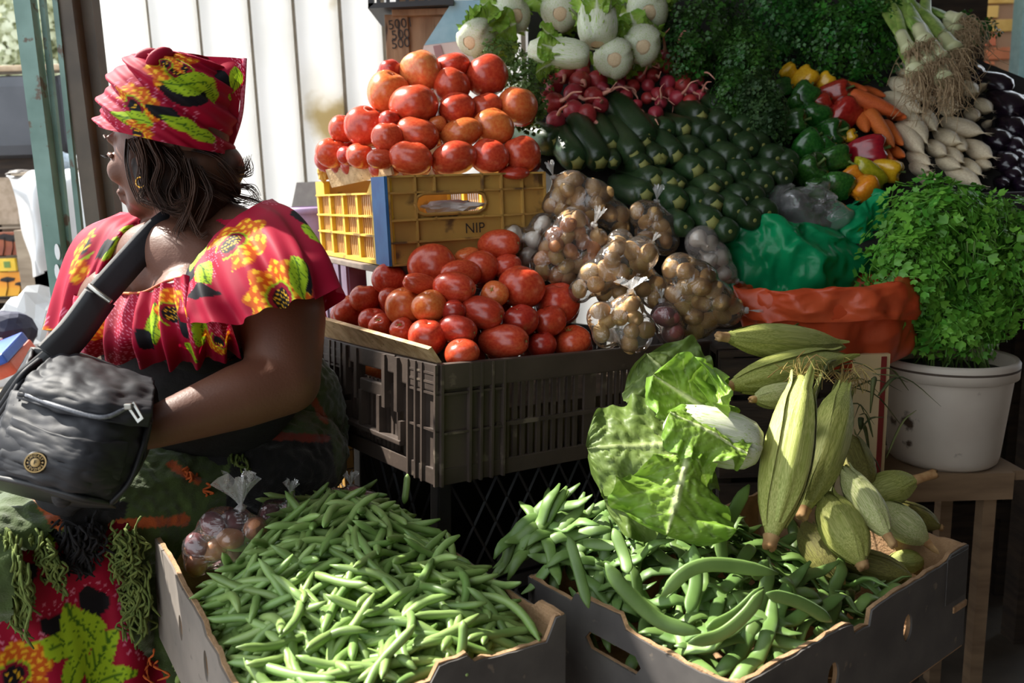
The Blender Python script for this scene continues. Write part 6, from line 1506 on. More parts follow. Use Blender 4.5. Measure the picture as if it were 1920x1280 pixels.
LOCKS = [([(258,262),(272,300),(276,345),(296,388)],1.335,1.335,34,8),([(280,262),(300,305),(292,350),(312,392)],1.33,1.33,34,9),([(250,262),(262,300),(272,345),(265,372),(290,385)],1.355,1.35,30,5),([(262,265),(285,310),(290,350),(310,380),(345,382)],1.352,1.35,34,7),([(300,280),(330,320),(318,360),(330,385),(352,370)],1.345,1.34,34,8),
         ([(350,300),(362,350),(352,400),(335,440),(345,452)],1.35,1.33,30,8),([(340,330),(345,380),(360,420),(372,446),(384,440)],1.345,1.33,24,6),([(370,310),(392,360),(380,400),(366,430)],1.36,1.34,24,8),
         ([(400,290),(430,310),(455,318),(464,296)],1.42,1.42,16,7),([(405,300),(440,328),(466,322),(462,300)],1.42,1.42,14,6),([(405,315),(440,345),(470,352),(484,372)],1.42,1.42,16,6),([(400,330),(435,362),(470,374),(496,382)],1.42,1.42,16,6),([(395,345),(430,370),(455,378),(480,368)],1.42,1.42,14,7),
         ([(240,262),(238,300),(246,340),(262,380)],1.365,1.36,16,4),([(320,280),(360,330),(400,360),(430,378)],1.35,1.38,34,12),([(290,275),(330,300),(385,330),(420,350)],1.35,1.39,34,14),([(330,275),(390,290),(420,320),(440,350)],1.37,1.40,34,14),([(268,330),(282,372),(310,392),(340,398),(355,385)],1.35,1.34,20,5)]
for pts, Y0, Y1, n, sp in LOCKS:
    for k in range(n):
        j0 = np.array([rr.gauss(0, sp * 0.7), rr.gauss(0, sp * 0.5)]); j1 = np.array([rr.gauss(0, sp), rr.gauss(0, sp)]); jy = rr.gauss(0, 0.012)
        q = []
        for i, (x, y) in enumerate(pts):
            u = i / (len(pts) - 1); o_ = j0 * (1 - u) + j1 * u * (1.0 if i < len(pts) - 1 else 0.7)
            q.append(at(x + o_[0], y + o_[1], Y0 + (Y1 - Y0) * u + jy * (0.3 + u) - 0.006))
        c = cr(q, 16); mb.add(*tube(c, np.linspace(0.0012, 0.0003, 16), 3, cap=False))
wlink('hair_locks', mb.v, mb.f, M_hairm)['kind'] = 'stuff'

# ---- wax print
C_CRIM = np.array(srgb(166, 10, 50)[:3]); C_LIME = np.array(srgb(166, 200, 36)[:3]); C_ORA = np.array(srgb(206, 92, 22)[:3]); C_YEL = np.array(srgb(240, 186, 40)[:3]); C_BLK = np.array(srgb(20, 18, 24)[:3]); C_DOT = np.array(srgb(240, 140, 170)[:3]); C_DRED = np.array(srgb(140, 14, 44)[:3]); C_VEIN = np.array(srgb(70, 110, 20)[:3])
def print_cols(uv, motifs, base=C_CRIM, seed=0):
    n = len(uv); C = np.tile(base, (n, 1)).astype(float)
    nzv = np.array([mnoise.noise(Vector((p[0] * 9 + seed, p[1] * 9, 3.1))) for p in uv])
    g = np.sin(uv[:, 0] * 800) * np.sin(uv[:, 1] * 800 + np.sin(uv[:, 0] * 400))
    dots = (nzv > 0.06) & (g > 0.62); C[dots] = C_DOT * 0.85
    for mo in motifs:
        k, cx, cy, R_, ang = mo[:5]; d = uv - np.array([cx, cy]); ca, sa = math.cos(ang), math.sin(ang)
        x = d[:, 0] * ca + d[:, 1] * sa; y = -d[:, 0] * sa + d[:, 1] * ca
        if k in ('leaf', 'black'):
            W_ = R_ * (0.42 if k == 'leaf' else 0.5); t = x / R_; cv = y - 0.18 * R_ * np.sin(t * 2.2)
            inside = (np.abs(t) < 1) & (np.abs(cv) < W_ * (1 - t * t) * (1.15 - 0.35 * t))
            if k == 'leaf':
                vein = (np.abs(cv) < 0.035 * R_) | (np.abs(np.sin((np.abs(cv) / R_ * 1.1 - t) * 11)) < 0.16)
                C[inside] = C_LIME; C[inside & vein] = C_VEIN
            else: C[inside] = C_BLK
        elif k == 'flower':
            rad = np.hypot(x, y) / R_; th = np.arctan2(y, x)
            wv = 1 + 0.10 * np.sin(th * 9)
            front = np.abs(th) < 2.0
            pet = front & (rad < wv) & (rad > 0.40)
            f_ = np.sin(th * 16 + 4 * np.floor((rad - 0.4) * 4.5)) * 0.6 + np.sin(rad * 28) * 0.5
            C[pet] = C_ORA; C[pet & (f_ > 0.25)] = C_YEL
            C[(rad < 0.47) & (np.abs(th) < 2.6)] = C_LIME * 0.8; C[(rad < 0.41) & (np.abs(th) < 2.6)] = C_DRED; C[(rad < 0.29)] = C_BLK
            C[(rad < 0.27) & (np.sin(x / R_ * 44) * np.sin(y / R_ * 44) > 0.45)] = C_YEL
    return C
def rand_motifs(u1, v1, seed, cell=0.16):
    r = random.Random(seed); out = []
    nu, nv = int(u1 / cell) + 1, int(v1 / cell) + 1
    for i in range(nu):
        for j in range(nv):
            cx, cy = (i + r.uniform(0.2, 0.8)) * cell, (j + r.uniform(0.2, 0.8)) * cell; a = r.uniform(0, 6.28)
            if (i + j) % 2 == 0: out += [('flower', cx, cy, 0.062, a)]
            else: out += [('black', cx + 0.012, cy + 0.01, 0.045, a + 0.6), ('leaf', cx, cy, 0.05, a), ('leaf', cx + 0.03, cy - 0.02, 0.04, a + 1.9)]
    return out
M_print = attr_mat('wax_print_cotton', 0.65, 0.2, 0.18, sheen=0.0)
def surf(rows, nu, nv, fold=None):
    """rows of (px,py,Y); returns world grid nu x nv and arc-length uv"""
    G_ = np.array([[at(*p) for p in r_] for r_ in rows])
    A = np.array([cr(r_, nv) for r_ in G_]); B_ = np.array([cr(A[:, j], nu) for j in range(nv)]).transpose(1, 0, 2)
    if fold is not None:
        du = np.gradient(B_, axis=0); dv = np.gradient(B_, axis=1); N_ = np.cross(dv, du); N_ /= np.linalg.norm(N_, axis=2)[..., None] + 1e-9
        B_ = B_ + N_ * np.array([[fold(i / (nu - 1), j / (nv - 1)) for j in range(nv)] for i in range(nu)])[..., None]
    wu = np.linalg.norm(np.diff(B_, axis=1), axis=2).mean(0); u = np.concatenate([[0], np.cumsum(wu)])
    wv = np.linalg.norm(np.diff(B_, axis=0), axis=2).mean(1); v = np.concatenate([[0], np.cumsum(wv)])
    uv = np.stack(np.meshgrid(u, v), -1).reshape(-1, 2)
    return B_.reshape(-1, 3), grid_faces(nu, nv), uv
def cloth(name, rows, nu, nv, fold, motifs, seed, extra_random=False, m=None, keep=None):
    v, f, uv = surf(rows, nu, nv, fold)
    px = to_px(v); mo = []
    if extra_random: mo += rand_motifs(uv[:, 0].max(), uv[:, 1].max(), seed)
    for (k, x, y, Rpx, ang) in motifs:
        d = (px[:, 0] - x) ** 2 + (px[:, 1] - y) ** 2; i = int(np.argmin(d)); mo.append((k, uv[i, 0], uv[i, 1], Rpx * 0.00088, ang))
    C = print_cols(uv, mo, seed=seed)
    o = wlink(name, v, f, m or M_print); colour_attr(o.data, C)
    return o
# near sleeve flounce: neckline, two middle rows, hem
fold1 = lambda u, v: 0.010 * u * math.sin(v * 34) + 0.006 * u * math.sin(v * 61 + 1) + 0.003 * nz((v * 14, u * 3, 0))
cloth('sleeve_flounce', [
    [(338,528,1.235),(372,478,1.245),(425,420,1.28),(485,380,1.36),(512,374,1.44),(485,385,1.55)],
    [(334,556,1.20),(385,505,1.20),(455,440,1.225),(530,405,1.28),(566,410,1.38),(540,430,1.52)],
    [(330,582,1.18),(405,560,1.165),(490,505,1.165),(575,475,1.19),(610,480,1.31),(590,520,1.46)],
    [(334,600,1.17),(430,606,1.145),(520,574,1.14),(600,556,1.165),(638,540,1.28),(615,600,1.42)]], 70, 220, fold1,
    [('black',352,515,52,1.0),('leaf',368,478,50,2.2),('leaf',382,512,46,1.3),('flower',432,455,76,-0.15),('black',372,545,40,0.4),('flower',533,562,62,1.55+3.14),('black',576,520,26,1.4),('leaf',560,520,36,1.5),('leaf',590,440,34,0.8),('black',572,405,34,0.6)], 1)
# far sleeve, lit from behind
cloth('sleeve_flounce', [
    [(292,415,1.45),(255,400,1.47),(225,398,1.56),(260,405,1.68)],
    [(262,470,1.39),(205,430,1.40),(150,440,1.52),(180,430,1.70)],
    [(222,550,1.37),(160,520,1.36),(112,530,1.48),(130,520,1.68)],
    [(190,605,1.375),(140,610,1.36),(92,620,1.46),(100,600,1.66)]], 60, 130, fold1, [('leaf',205,465,30,1.2),('black',195,470,30,0.7),('leaf',240,430,26,0.6)], 2, True)
# gathered bodice
fold2 = lambda u, v: 0.007 * math.sin(v * 46 + 2 * u) * (0.4 + u) + 0.004 * math.sin(v * 83 + u * 5)
cloth('bodice', [
    [(120,570,1.46),(160,556,1.36),(215,552,1.31),(268,550,1.25),(310,532,1.23),(355,517,1.21),(410,560,1.21)],
    [(115,600,1.42),(150,590,1.31),(205,590,1.27),(265,590,1.225),(315,580,1.205),(370,575,1.185),(430,600,1.19)],
    [(115,640,1.40),(145,635,1.29),(205,640,1.25),(270,640,1.21),(330,635,1.195),(390,630,1.19),(445,640,1.22)],
    [(120,672,1.42),(150,672,1.33),(215,680,1.29),(290,682,1.25),(345,684,1.24),(400,676,1.24),(450,665,1.27)]], 60, 240, fold2,
    [('flower',165,600,44,0.8),('leaf',290,610,44,1.6),('black',275,640,26,1.0),('flower',325,590,50,-1.6),('leaf',380,620,36,1.5),('leaf',360,660,24,0.7),('black',345,615,22,1.2),('flower',410,640,36,1.57)], 3)
# neckline ribbon
wlink('neck_band', *tube(cr([at(*p) for p in ((160,554,1.355),(215,550,1.305),(268,548,1.26),(310,528,1.24),(345,518,1.222))], 40), 0.004, 6, 0.6), mat('orange_band', srgb(206, 120, 40), srgb(180, 40, 60), scale=60, rough=0.7))
# dress back and waist: the torso's own surface, a little outside the skin
def seg_d(p, a, b):
    ab = b - a; t = np.clip(((p - a) @ ab) / (ab @ ab), 0, 1); return np.linalg.norm(p - (a + t[:, None] * ab), axis=1)
arm = (seg_d(bv_, Ls, El) < 0.088) | (seg_d(bv_, El, Wl) < 0.075) | (seg_d(bv_, Rs, Er) < 0.085) | (seg_d(bv_, Er, Wr) < 0.10)
z_n, z_w = at(330, 545, 1.25)[2], at(385, 668, 1.28)[2]
fr_ = (bv_ - Nb) @ tf
topz = np.where(fr_ > 0.05, z_n - 0.012, z_n + 0.10)
kd = (~arm) & (bv_[:, 2] < topz) & (bv_[:, 2] > z_w - 0.02)
dv_, df_, used = subset(bv_ + bn_ * 0.005, bf_, kd)
db = wlink('dress_body', dv_, df_, M_print)
uvd = np.stack([np.arctan2((dv_ - Nb) @ tf, (dv_ - Nb) @ tl) * 0.19 + 0.6, dv_[:, 2]], 1)
colour_attr(db.data, print_cols(uvd, rand_motifs(1.3, 1.3, 9), seed=4))
z_h = at(420, 850, 1.4)[2]
kw = (~arm) & (bv_[:, 2] <= z_w + 0.01) & (bv_[:, 2] > z_h - 0.02)
wv_, wf_, _ = subset(bv_ + bn_ * 0.007, bf_, kw)
M_blackcloth = mat('black_cotton', srgb(22, 21, 22), srgb(32, 30, 32), scale=30, rough=0.85, bump=0.3)
wlink('waist_cloth', wv_, wf_, M_blackcloth)

# ---- skirt and woollen wrap
sk_ = [('ell', at(415, 850, 1.60), TB, (0.27, 0.20, 0.14)), ('seg', hipL, 0.13, kneeL, 0.095), ('seg', hipR, 0.13, kneeR, 0.095), ('seg', mid(hipL, hipR, .5), 0.13, mid(kneeL, kneeR, .5), 0.10), ('ell', at(540, 800, 1.62), TB, (0.10, 0.12, 0.17))]
for t in np.linspace(0, 1, 7):
    for A_, B_ in ((hipL, kneeL), (hipR, kneeR)):
        q = mid(A_, B_, t); q2 = q.copy(); q2[2] = 0.16; q2 += np.array([0.0, 0.04, 0]) * t
        sk_.append(('seg', q, 0.10 - 0.02 * t, q2, 0.12))
sv_, sf_ = organic(sk_, 0.0045, 8)
sn_ = vnormals(sv_, sf_)
lowf = np.clip((0.80 - sv_[:, 2]) / 0.3, 0, 1)
sv_ = sv_ + sn_ * (0.008 * lowf * np.sin(sv_[:, 0] * 60 + sv_[:, 1] * 34 + 2 * np.sin(sv_[:, 2] * 9)))[:, None]
spx = to_px(sv_)
sk_o = wlink('skirt', sv_, sf_, M_print)
suv = np.stack([sv_[:, 0] * 0.88 + sv_[:, 1] * 0.47 + 2, sv_[:, 2]], 1)
def sm(k, x, y, R_, a):
    d = (spx[:, 0] - x) ** 2 + (spx[:, 1] - y) ** 2 + 1e6 * (sn_[:, 1] > 0.2); c_ = np.where(d < 160)[0]; i = int(c_[np.argmin(sv_[c_, 1])]) if len(c_) else int(np.argmin(d)); return (k, suv[i, 0], suv[i, 1], R_ * 0.0008, a)
colour_attr(sk_o.data, print_cols(suv, rand_motifs(0.1, 0.3, 12, 0.3) + [sm('black',118,1165,36,2.2), sm('black',185,1130,42,1.6), sm('leaf',115,1210,62,2.6), sm('leaf',165,1170,62,1.75), sm('leaf',205,1215,56,0.7), sm('leaf',150,1260,50,3.9), sm('leaf',220,1262,50,-0.4), sm('flower',30,1255,62,1.2), sm('black',50,1060,30,1.9), sm('leaf',100,1010,30,0.4)], seed=6))
# wrap: same surface pushed out, with a window where the skirt shows
def in_poly(P_, poly):
    x, y = P_[:, 0], P_[:, 1]; ins = np.zeros(len(P_), bool); n = len(poly)
    for i in range(n):
        x0, y0 = poly[i]; x1, y1 = poly[(i + 1) % n]
        c = ((y0 > y) != (y1 > y)) & (x < (x1 - x0) * (y - y0) / (y1 - y0 + 1e-9) + x0); ins ^= c
    return ins
win = [(34,1040),(60,1035),(100,1000),(140,1040),(175,1035),(205,985),(240,985),(225,1060),(228,1120),(240,1200),(300,1262),(330,1330),(340,1800),(-400,1800),(-400,1160),(20,1150)]
near = sn_[:, 1] < 0.45
kk = ~(in_poly(spx, win) & near) & (sv_[:, 2] > 0.30) & ~((sn_[:, 2] < -0.3) & (sv_[:, 2] < 0.6))
wob = np.array([0.010 * nz(v, 9) + 0.006 * nz(v, 26) + 0.005 * nz(v, 80) for v in sv_])
wrv, wrf, wu_ = subset(sv_ + sn_ * (0.012 + wob)[:, None], sf_, kk)
wr_o = wlink('woollen_wrap', wrv, wrf, attr_mat('wool', 0.95, 1.0, 0.0, 300, 0.5))
wpx = to_px(wrv)
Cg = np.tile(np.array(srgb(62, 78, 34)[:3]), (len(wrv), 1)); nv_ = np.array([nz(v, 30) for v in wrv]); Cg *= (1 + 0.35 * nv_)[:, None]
orange = np.array(srgb(176, 82, 34)[:3]); blk = np.array(srgb(22, 20, 20)[:3])
def band(a, b, w_, c):
    a, b = np.array(a, float), np.array(b, float); ab = b - a; t = np.clip(((wpx - a) @ ab) / (ab @ ab), 0, 1)
    d = np.linalg.norm(wpx - (a + t[:, None] * ab), axis=1); Cg[d < w_ * (1 + 0.5 * nv_)] = c
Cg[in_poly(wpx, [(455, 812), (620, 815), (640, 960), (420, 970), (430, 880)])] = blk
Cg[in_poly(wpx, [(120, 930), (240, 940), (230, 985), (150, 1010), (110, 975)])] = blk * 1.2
band((60, 915), (110, 985), 9, orange); band((215, 985), (345, 975), 10, orange); band((455, 812), (610, 822), 8, np.array(srgb(120, 44, 30)[:3])); band((560, 700), (610, 790), 7, orange * 0.6); band((320, 870), (370, 900), 8, orange)
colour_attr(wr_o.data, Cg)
# fringe yarns
def fringe(name, starts, n, L, m, seed, sp=8):
    r = random.Random(seed); mb = MB(); S_ = cr(starts, n)
    for q in S_:
        q = q.copy(); 
        for _ in range(4):
            p = at(q[0] + r.gauss(0, sp), q[1] + r.gauss(0, sp), q[2] - 0.012 + r.gauss(0, 0.004)); l = L * r.uniform(0.6, 1.2)
            pts = [p]; 
            for k in range(1, 5): pts.append(p + np.array([r.gauss(0, 0.008), r.gauss(-0.004, 0.004), -l * k / 4]))
            mb.add(*tube(cr(pts, 12), [0.0019 + 0.0008 * math.sin(i * 2.2) for i in range(12)], 5))
    wlink(name, mb.v, mb.f, m)['kind'] = 'stuff'
Ysk = lambda x, y: float(sv_[np.argmin((spx[:, 0] - x) ** 2 + (spx[:, 1] - y) ** 2 + 1e6 * (sn_[:, 1] > 0.3))][1])
def st3(L): return [(x, y, Ysk(x, y)) for x, y in L]
M_yg = mat('green_yarn', srgb(80, 96, 42), srgb(112, 124, 60), scale=90, rough=0.95); M_yb = mat('black_yarn', srgb(24, 22, 24), rough=0.95); M_yo = mat('orange_yarn', srgb(190, 90, 36), rough=0.95)
fringe('green_fringe', st3([(8, 1000), (25, 1030), (35, 1060)]), 30, 0.10, M_yg, 1); fringe('green_fringe', st3([(60, 1000), (90, 1030), (110, 1050)]), 12, 0.05, M_yg, 2)
fringe('black_fringe', st3([(110, 985), (145, 1000), (175, 980)]), 22, 0.06, M_yb, 3); fringe('green_fringe', st3([(240, 990), (225, 1020), (228, 1060)]), 30, 0.05, M_yg, 4, 12)
fringe('green_fringe', st3([(250, 1060), (255, 1130), (270, 1200)]), 40, 0.07, M_yg, 5, 12); fringe('orange_fringe', st3([(285, 1230), (300, 1245)]), 5, 0.05, M_yo, 6)
fringe('green_fringe', st3([(400, 830), (430, 850), (455, 870)]), 16, 0.06, M_yg, 7); fringe('orange_fringe', st3([(345, 880), (375, 900)]), 5, 0.03, M_yo, 8); fringe('orange_fringe', st3([(390, 820), (415, 825)]), 5, 0.02, M_yo, 9)

# ---- headwrap
RG = [((207,240),(417,288)),((211,212),(421,245)),((222,178),(420,195)),((240,142),(414,150)),((268,115),(398,118)),((310,102),(366,102))]
n = 200; vs = []; uvs = []
RGc = cr([[a[0], a[1], b[0], b[1]] for a, b in RG], 90)
for i, (x0, y0, x1, y1) in enumerate(RGc):
    u = i / 89; a_, b_ = at(x0, y0, 1.44), at(x1, y1, 1.39); c = (a_ + b_) / 2; h = (b_ - a_) / 2; hl = np.linalg.norm(h); dd = np.array([0, 1, 0]) - h * (h[1] / (hl * hl)); dd /= np.linalg.norm(dd); up_ = np.cross(h / hl, -dd)
    for k in range(n):
        th = 2 * PI * k / n
        diag = u * 4.6 + 1.3 * math.cos(th - 0.3)
        rid = 0.0055 * math.sin(diag * 5.5) + 0.003 * math.sin(diag * 12 + 2 * math.sin(th)) + 0.0015 * nz((math.cos(th) * 4, math.sin(th) * 4, u * 9))
        rr_ = hl + rid
        vs.append(c + h / hl * rr_ * math.cos(th) + dd * rr_ * (0.90 + 0.08 * min(1, u * 3)) * math.sin(th)); uvs.append((th * 0.1, u * 0.22 + 0.02 * math.cos(th)))
vs.append(at(340, 99, 1.43)); uvs.append((0.3, 0.22))
fs = grid_faces(90, n, True) + [(89 * n + k, 89 * n + (k + 1) % n, 90 * n) for k in range(n)]
hw = wlink('headwrap', vs, fs, M_print); vs = np.array(vs); uvs = np.array(uvs); hpx = to_px(vs); hY = vs[:, 1] < 1.43
def hm_(k, x, y, R_, a):
    d = (hpx[:, 0] - x) ** 2 + (hpx[:, 1] - y) ** 2 + 1e6 * (~hY); i = int(np.argmin(d)); return (k, uvs[i, 0], uvs[i, 1], R_ * 0.00098, a)
HM = [hm_('flower', 335, 128, 56, 2.6), hm_('black', 352, 172, 46, 3.1), hm_('leaf', 352, 158, 46, 3.2), hm_('leaf', 398, 168, 26, 1.6), hm_('flower', 252, 200, 40, 1.0), hm_('leaf', 245, 222, 34, 3.0), hm_('flower', 258, 250, 26, 0.2), hm_('black', 305, 212, 26, 2.7), hm_('leaf', 340, 232, 30, 2.8), hm_('leaf', 375, 252, 30, 2.7), hm_('flower', 310, 120, 30, 1.5)]
colour_attr(hw.data, print_cols(uvs, HM, seed=3))
# loose end of the wrap standing out at the back, with its woven edge
fl = cloth('headwrap_tail', [[(372, 104, 1.40), (420, 103, 1.415), (458, 110, 1.43)], [(392, 140, 1.385), (425, 145, 1.40), (455, 165, 1.425)], [(398, 190, 1.39), (425, 200, 1.41), (449, 222, 1.435)], [(404, 250, 1.42), (420, 265, 1.43), (428, 284, 1.44)]], 70, 50,
           lambda u, v: 0.006 * math.sin(u * 9 + v * 3), [('black', 420, 150, 26, 0.6), ('leaf', 442, 150, 28, 1.5), ('leaf', 425, 172, 20, 0.3)], 8)
edge = [at(*p) for p in ((459, 109, 1.428), (456, 165, 1.423), (450, 222, 1.433), (429, 285, 1.438))]
wlink('woven_edge', *tube(cr(edge, 30), 0.0035, 6, 0.35, (0.3, -1, 0)), mat('selvedge', srgb(214, 120, 140), srgb(190, 60, 90), scale=300, rough=0.8))
# lettering woven along the tail's edge
for k, chx in enumerate('VERATIN A'):
    p = cr(edge, 40)[3 + k]; lt = text_me('edge_letter', chx, 0.0075)
    if len(lt.vertices): link('edge_letter', lt, mat('white_thread', srgb(240, 220, 224), rough=0.8), Wm, Matrix.Translation(V(p - WB + np.array([-0.006, -0.006, 0]))) @ Matrix.Rotation(PI/2, 4, 'X') @ Matrix.Rotation(PI/2 - 0.1, 4, 'Z'))
# twisted knot on top
kp = MB()
for pts, r in (([(258,146,1.37),(264,116,1.36),(288,104,1.36),(308,118,1.36)], 0.014), ([(278,140,1.35),(290,112,1.34),(310,102,1.35),(322,112,1.37)], 0.013), ([(285,128,1.37),(262,124,1.37),(246,116,1.37),(240,112,1.37)], 0.009)):
    c = cr([at(*p) for p in pts], 18); kp.add(*tube(c, [r * (0.6 + 0.4 * math.sin(PI * i / 17)) if r > 0.0095 else r * (1.1 - i / 22) for i in range(18)], 10, 0.7))
kt = wlink('headwrap_knot', kp.v, kp.f, M_print); colour_attr(kt.data, print_cols(np.array(kp.v)[:, [0, 2]] - WB[[0, 2]], [], C_CRIM * 0.8, 11))
# earring
wlink('earring', *tube([hp(0.0, 0.084, -0.07) + 0.008 * (math.cos(t) * hf + math.sin(t) * hu) for t in np.linspace(0, 2 * PI, 24)], 0.0016, 6), mat('gold', srgb(212, 160, 70), rough=0.3, metal=1.0))

# ================================================================ the black bag on her lap
bagE = empty('shoulder_bag', at(130, 880, 1.08)); BGL = np.array(bagE.location)
tag(bagE, 'black nylon shoulder bag with a round cream badge on her lap', 'bag')
M_nyl = mat('black_nylon', srgb(30, 30, 33), srgb(44, 44, 48), scale=12, rough=0.6, spec=0.3, bump=0.18, bscale=40)
M_nyl2 = mat('black_nylon_edge', srgb(22, 22, 24), srgb(32, 32, 34), scale=12, rough=0.55)
def bsurf(name, rows, nu, nv, fold, m, parent=None, th=0.004):
    v, f, _ = surf(rows, nu, nv, fold)
    o = link(name, me_from(name, v - BGL, f), m, parent or bagE)
    if th:
        md = o.modifiers.new('thick', 'SOLIDIFY'); md.thickness = th; md.offset = -1
    return o
wr = lambda a, s: (lambda u, v: a * nz((u * 5, v * 7, s), 1.0) + a * 0.5 * nz((u * 14, v * 11, s), 1.0))
front = bsurf('front_panel', [[(25,735,1.10),(110,745,1.06),(200,770,1.05),(278,790,1.10)], [(8,790,1.06),(90,815,1.02),(180,835,1.01),(262,850,1.07)], [(-8,850,1.04),(80,870,1.00),(160,895,0.995),(240,905,1.05)], [(-12,890,1.04),(60,905,1.01),(140,930,1.005),(205,940,1.04)]], 60, 60, wr(0.004, 1), M_nyl)
flap = bsurf('top_flap', [[(105,662,1.20),(150,668,1.19),(215,690,1.185),(285,712,1.19)], [(75,690,1.12),(130,700,1.09),(205,722,1.085),(288,738,1.12)], [(45,722,1.075),(110,735,1.045),(195,757,1.04),(284,768,1.075)], [(36,748,1.07),(105,770,1.035),(190,790,1.03),(276,800,1.07)]], 50, 60, wr(0.004, 2), M_nyl)
bsurf('side_gusset', [[(285,712,1.20),(292,760,1.22),(272,850,1.2),(215,940,1.16)], [(280,790,1.10),(274,815,1.10),(258,870,1.07),(207,942,1.04)]], 16, 40, wr(0.003, 3), M_nyl2)
bsurf('back_panel', [[(60,650,1.22),(150,660,1.22),(285,712,1.22)], [(-20,800,1.20),(120,820,1.20),(275,850,1.21)], [(-30,900,1.16),(80,930,1.16),(215,945,1.16)]], 20, 20, None, M_nyl2)
bsurf('bottom_panel', [[(-12,890,1.04),(60,906,1.01),(140,932,1.005),(205,942,1.04)], [(-30,905,1.17),(60,930,1.17),(140,945,1.17),(218,948,1.17)]], 10, 20, None, M_nyl2)
bsurf('side_gusset', [[(60,650,1.22),(-20,800,1.2),(-30,905,1.17)], [(36,748,1.072),(0,800,1.06),(-12,890,1.04)]], 12, 24, wr(0.004, 4), M_nyl)
pk = bsurf('pocket', [[(28,782,1.055),(105,812,1.01),(175,828,1.005),(238,828,1.045)], [(12,830,1.038),(90,860,0.993),(165,880,0.988),(225,885,1.035)], [(0,880,1.032),(65,897,0.997),(140,918,0.992),(200,926,1.03)]], 40, 50, wr(0.003, 6), M_nyl)
def bline(name, pts, r, m, parent=None, flat=1.0):
    c = cr([at(*p) for p in pts], 40); return link(name, me_from(name, *tube(c - BGL, r, 6, flat, -CF)), m, parent or bagE)
bline('piping', [(205,943,1.036),(150,932,1.0),(60,908,1.005),(-12,893,1.035)], 0.004, M_nyl2); bline('piping', [(280,792,1.092),(264,850,1.062),(242,905,1.045),(207,943,1.035)], 0.004, M_nyl2)
zp = bline('zipper', [(50,740,1.062),(110,762,1.030),(190,782,1.026),(238,765,1.05)], 0.0032, mat('zip_tape', srgb(90, 92, 98), srgb(120, 122, 128), scale=400, rough=0.4))
M_met = mat('dull_metal', srgb(170, 168, 160), srgb(120, 118, 112), scale=30, rough=0.3, metal=0.9)
pull = empty('zipper_pull', at(250, 770, 1.03) - BGL); pull.parent = bagE
bpy.data.objects.remove(pull)
def flat_ring(o1, w_, h_, t_):
    return [oval(0, 0, w_, h_, 12)], [oval(0, 0, w_ * 0.55, h_ * 0.75, 12)]
zpo = link('zipper_pull', sheet('zipper_pull', [(-0.005, -0.014), (0.005, -0.014), (0.006, 0.012), (-0.006, 0.012)], [[(-0.002, -0.01), (0.002, -0.01), (0.0025, 0.006), (-0.0025, 0.006)]], 0.002), M_met, bagE, Matrix.Translation(V(at(254, 772, 1.035) - BGL)) @ Matrix.Rotation(-0.62, 4, 'Y') @ Matrix.Rotation(-0.3, 4, 'X'))
link('slider', boxme('slider', (-0.005, -0.003, -0.004), (0.005, 0.003, 0.004), 0.0015), M_met, bagE, Matrix.Translation(V(at(241, 762, 1.036) - BGL)))
# badge: outer ring, letters around, centre boss with an F
bc = at(67, 867, 0.985); bn = -(bc - CO) / np.linalg.norm(bc - CO) + CR * -0.22; Bb = basis(bn, CR); Mbadge = mat4(Bb, bc - BGL)
M_badge_d = mat('badge_black', srgb(20, 18, 18), rough=0.4); M_badge = mat('badge_cream', srgb(206, 172, 112), srgb(216, 184, 126), scale=50, rough=0.5)
Rbg = 19.5 * pxm(0.985)
bdg = link('badge', me_from('badge', *lathe([(0.001, 0.0015), (Rbg * 1.08, 0.0015), (Rbg * 1.12, 0.0), (Rbg * 1.12, -0.006)], 40)), M_badge_d, bagE, Mbadge)
link('badge_ring', me_from('badge_ring', *lathe([(Rbg * 0.88, 0.0015), (Rbg * 0.88, 0.003), (Rbg, 0.003), (Rbg, 0.0015)], 40), False), M_badge, bdg)
link('badge_boss', me_from('badge_boss', *lathe([(0.0001, 0.0034), (Rbg * 0.38, 0.0034), (Rbg * 0.45, 0.002), (Rbg * 0.45, 0.001)], 32)), M_badge, bdg)
link('letter', text_me('letter', 'F', Rbg * 0.62, 0.0003), M_badge_d, bdg, Matrix.Translation((0, 0, 0.0037)) @ Matrix(((1, 0.25, 0, 0), (0, 1, 0, 0), (0, 0, 1, 0), (0, 0, 0, 1))))
for half in (0, 1):
    for k, chx in enumerate('FANTASY'):
        a = PI / 2 + (3 - k) * 0.36 if half == 0 else -PI / 2 + (3 - k) * 0.36
        link('letter', text_me('letter', chx, Rbg * 0.42, 0.0003), M_badge, bdg, Matrix.Rotation(a - PI / 2, 4, 'Z') @ Matrix.Translation((0, Rbg * 0.66, 0.0026)))
    link('badge_dot', me_from('badge_dot', *lathe([(0.0001, 0.003), (Rbg * 0.09, 0.003), (Rbg * 0.09, 0.0015)], 12)), M_badge, bdg, Matrix.Translation(((1 if half else -1) * Rbg * 0.66, 0, 0)))
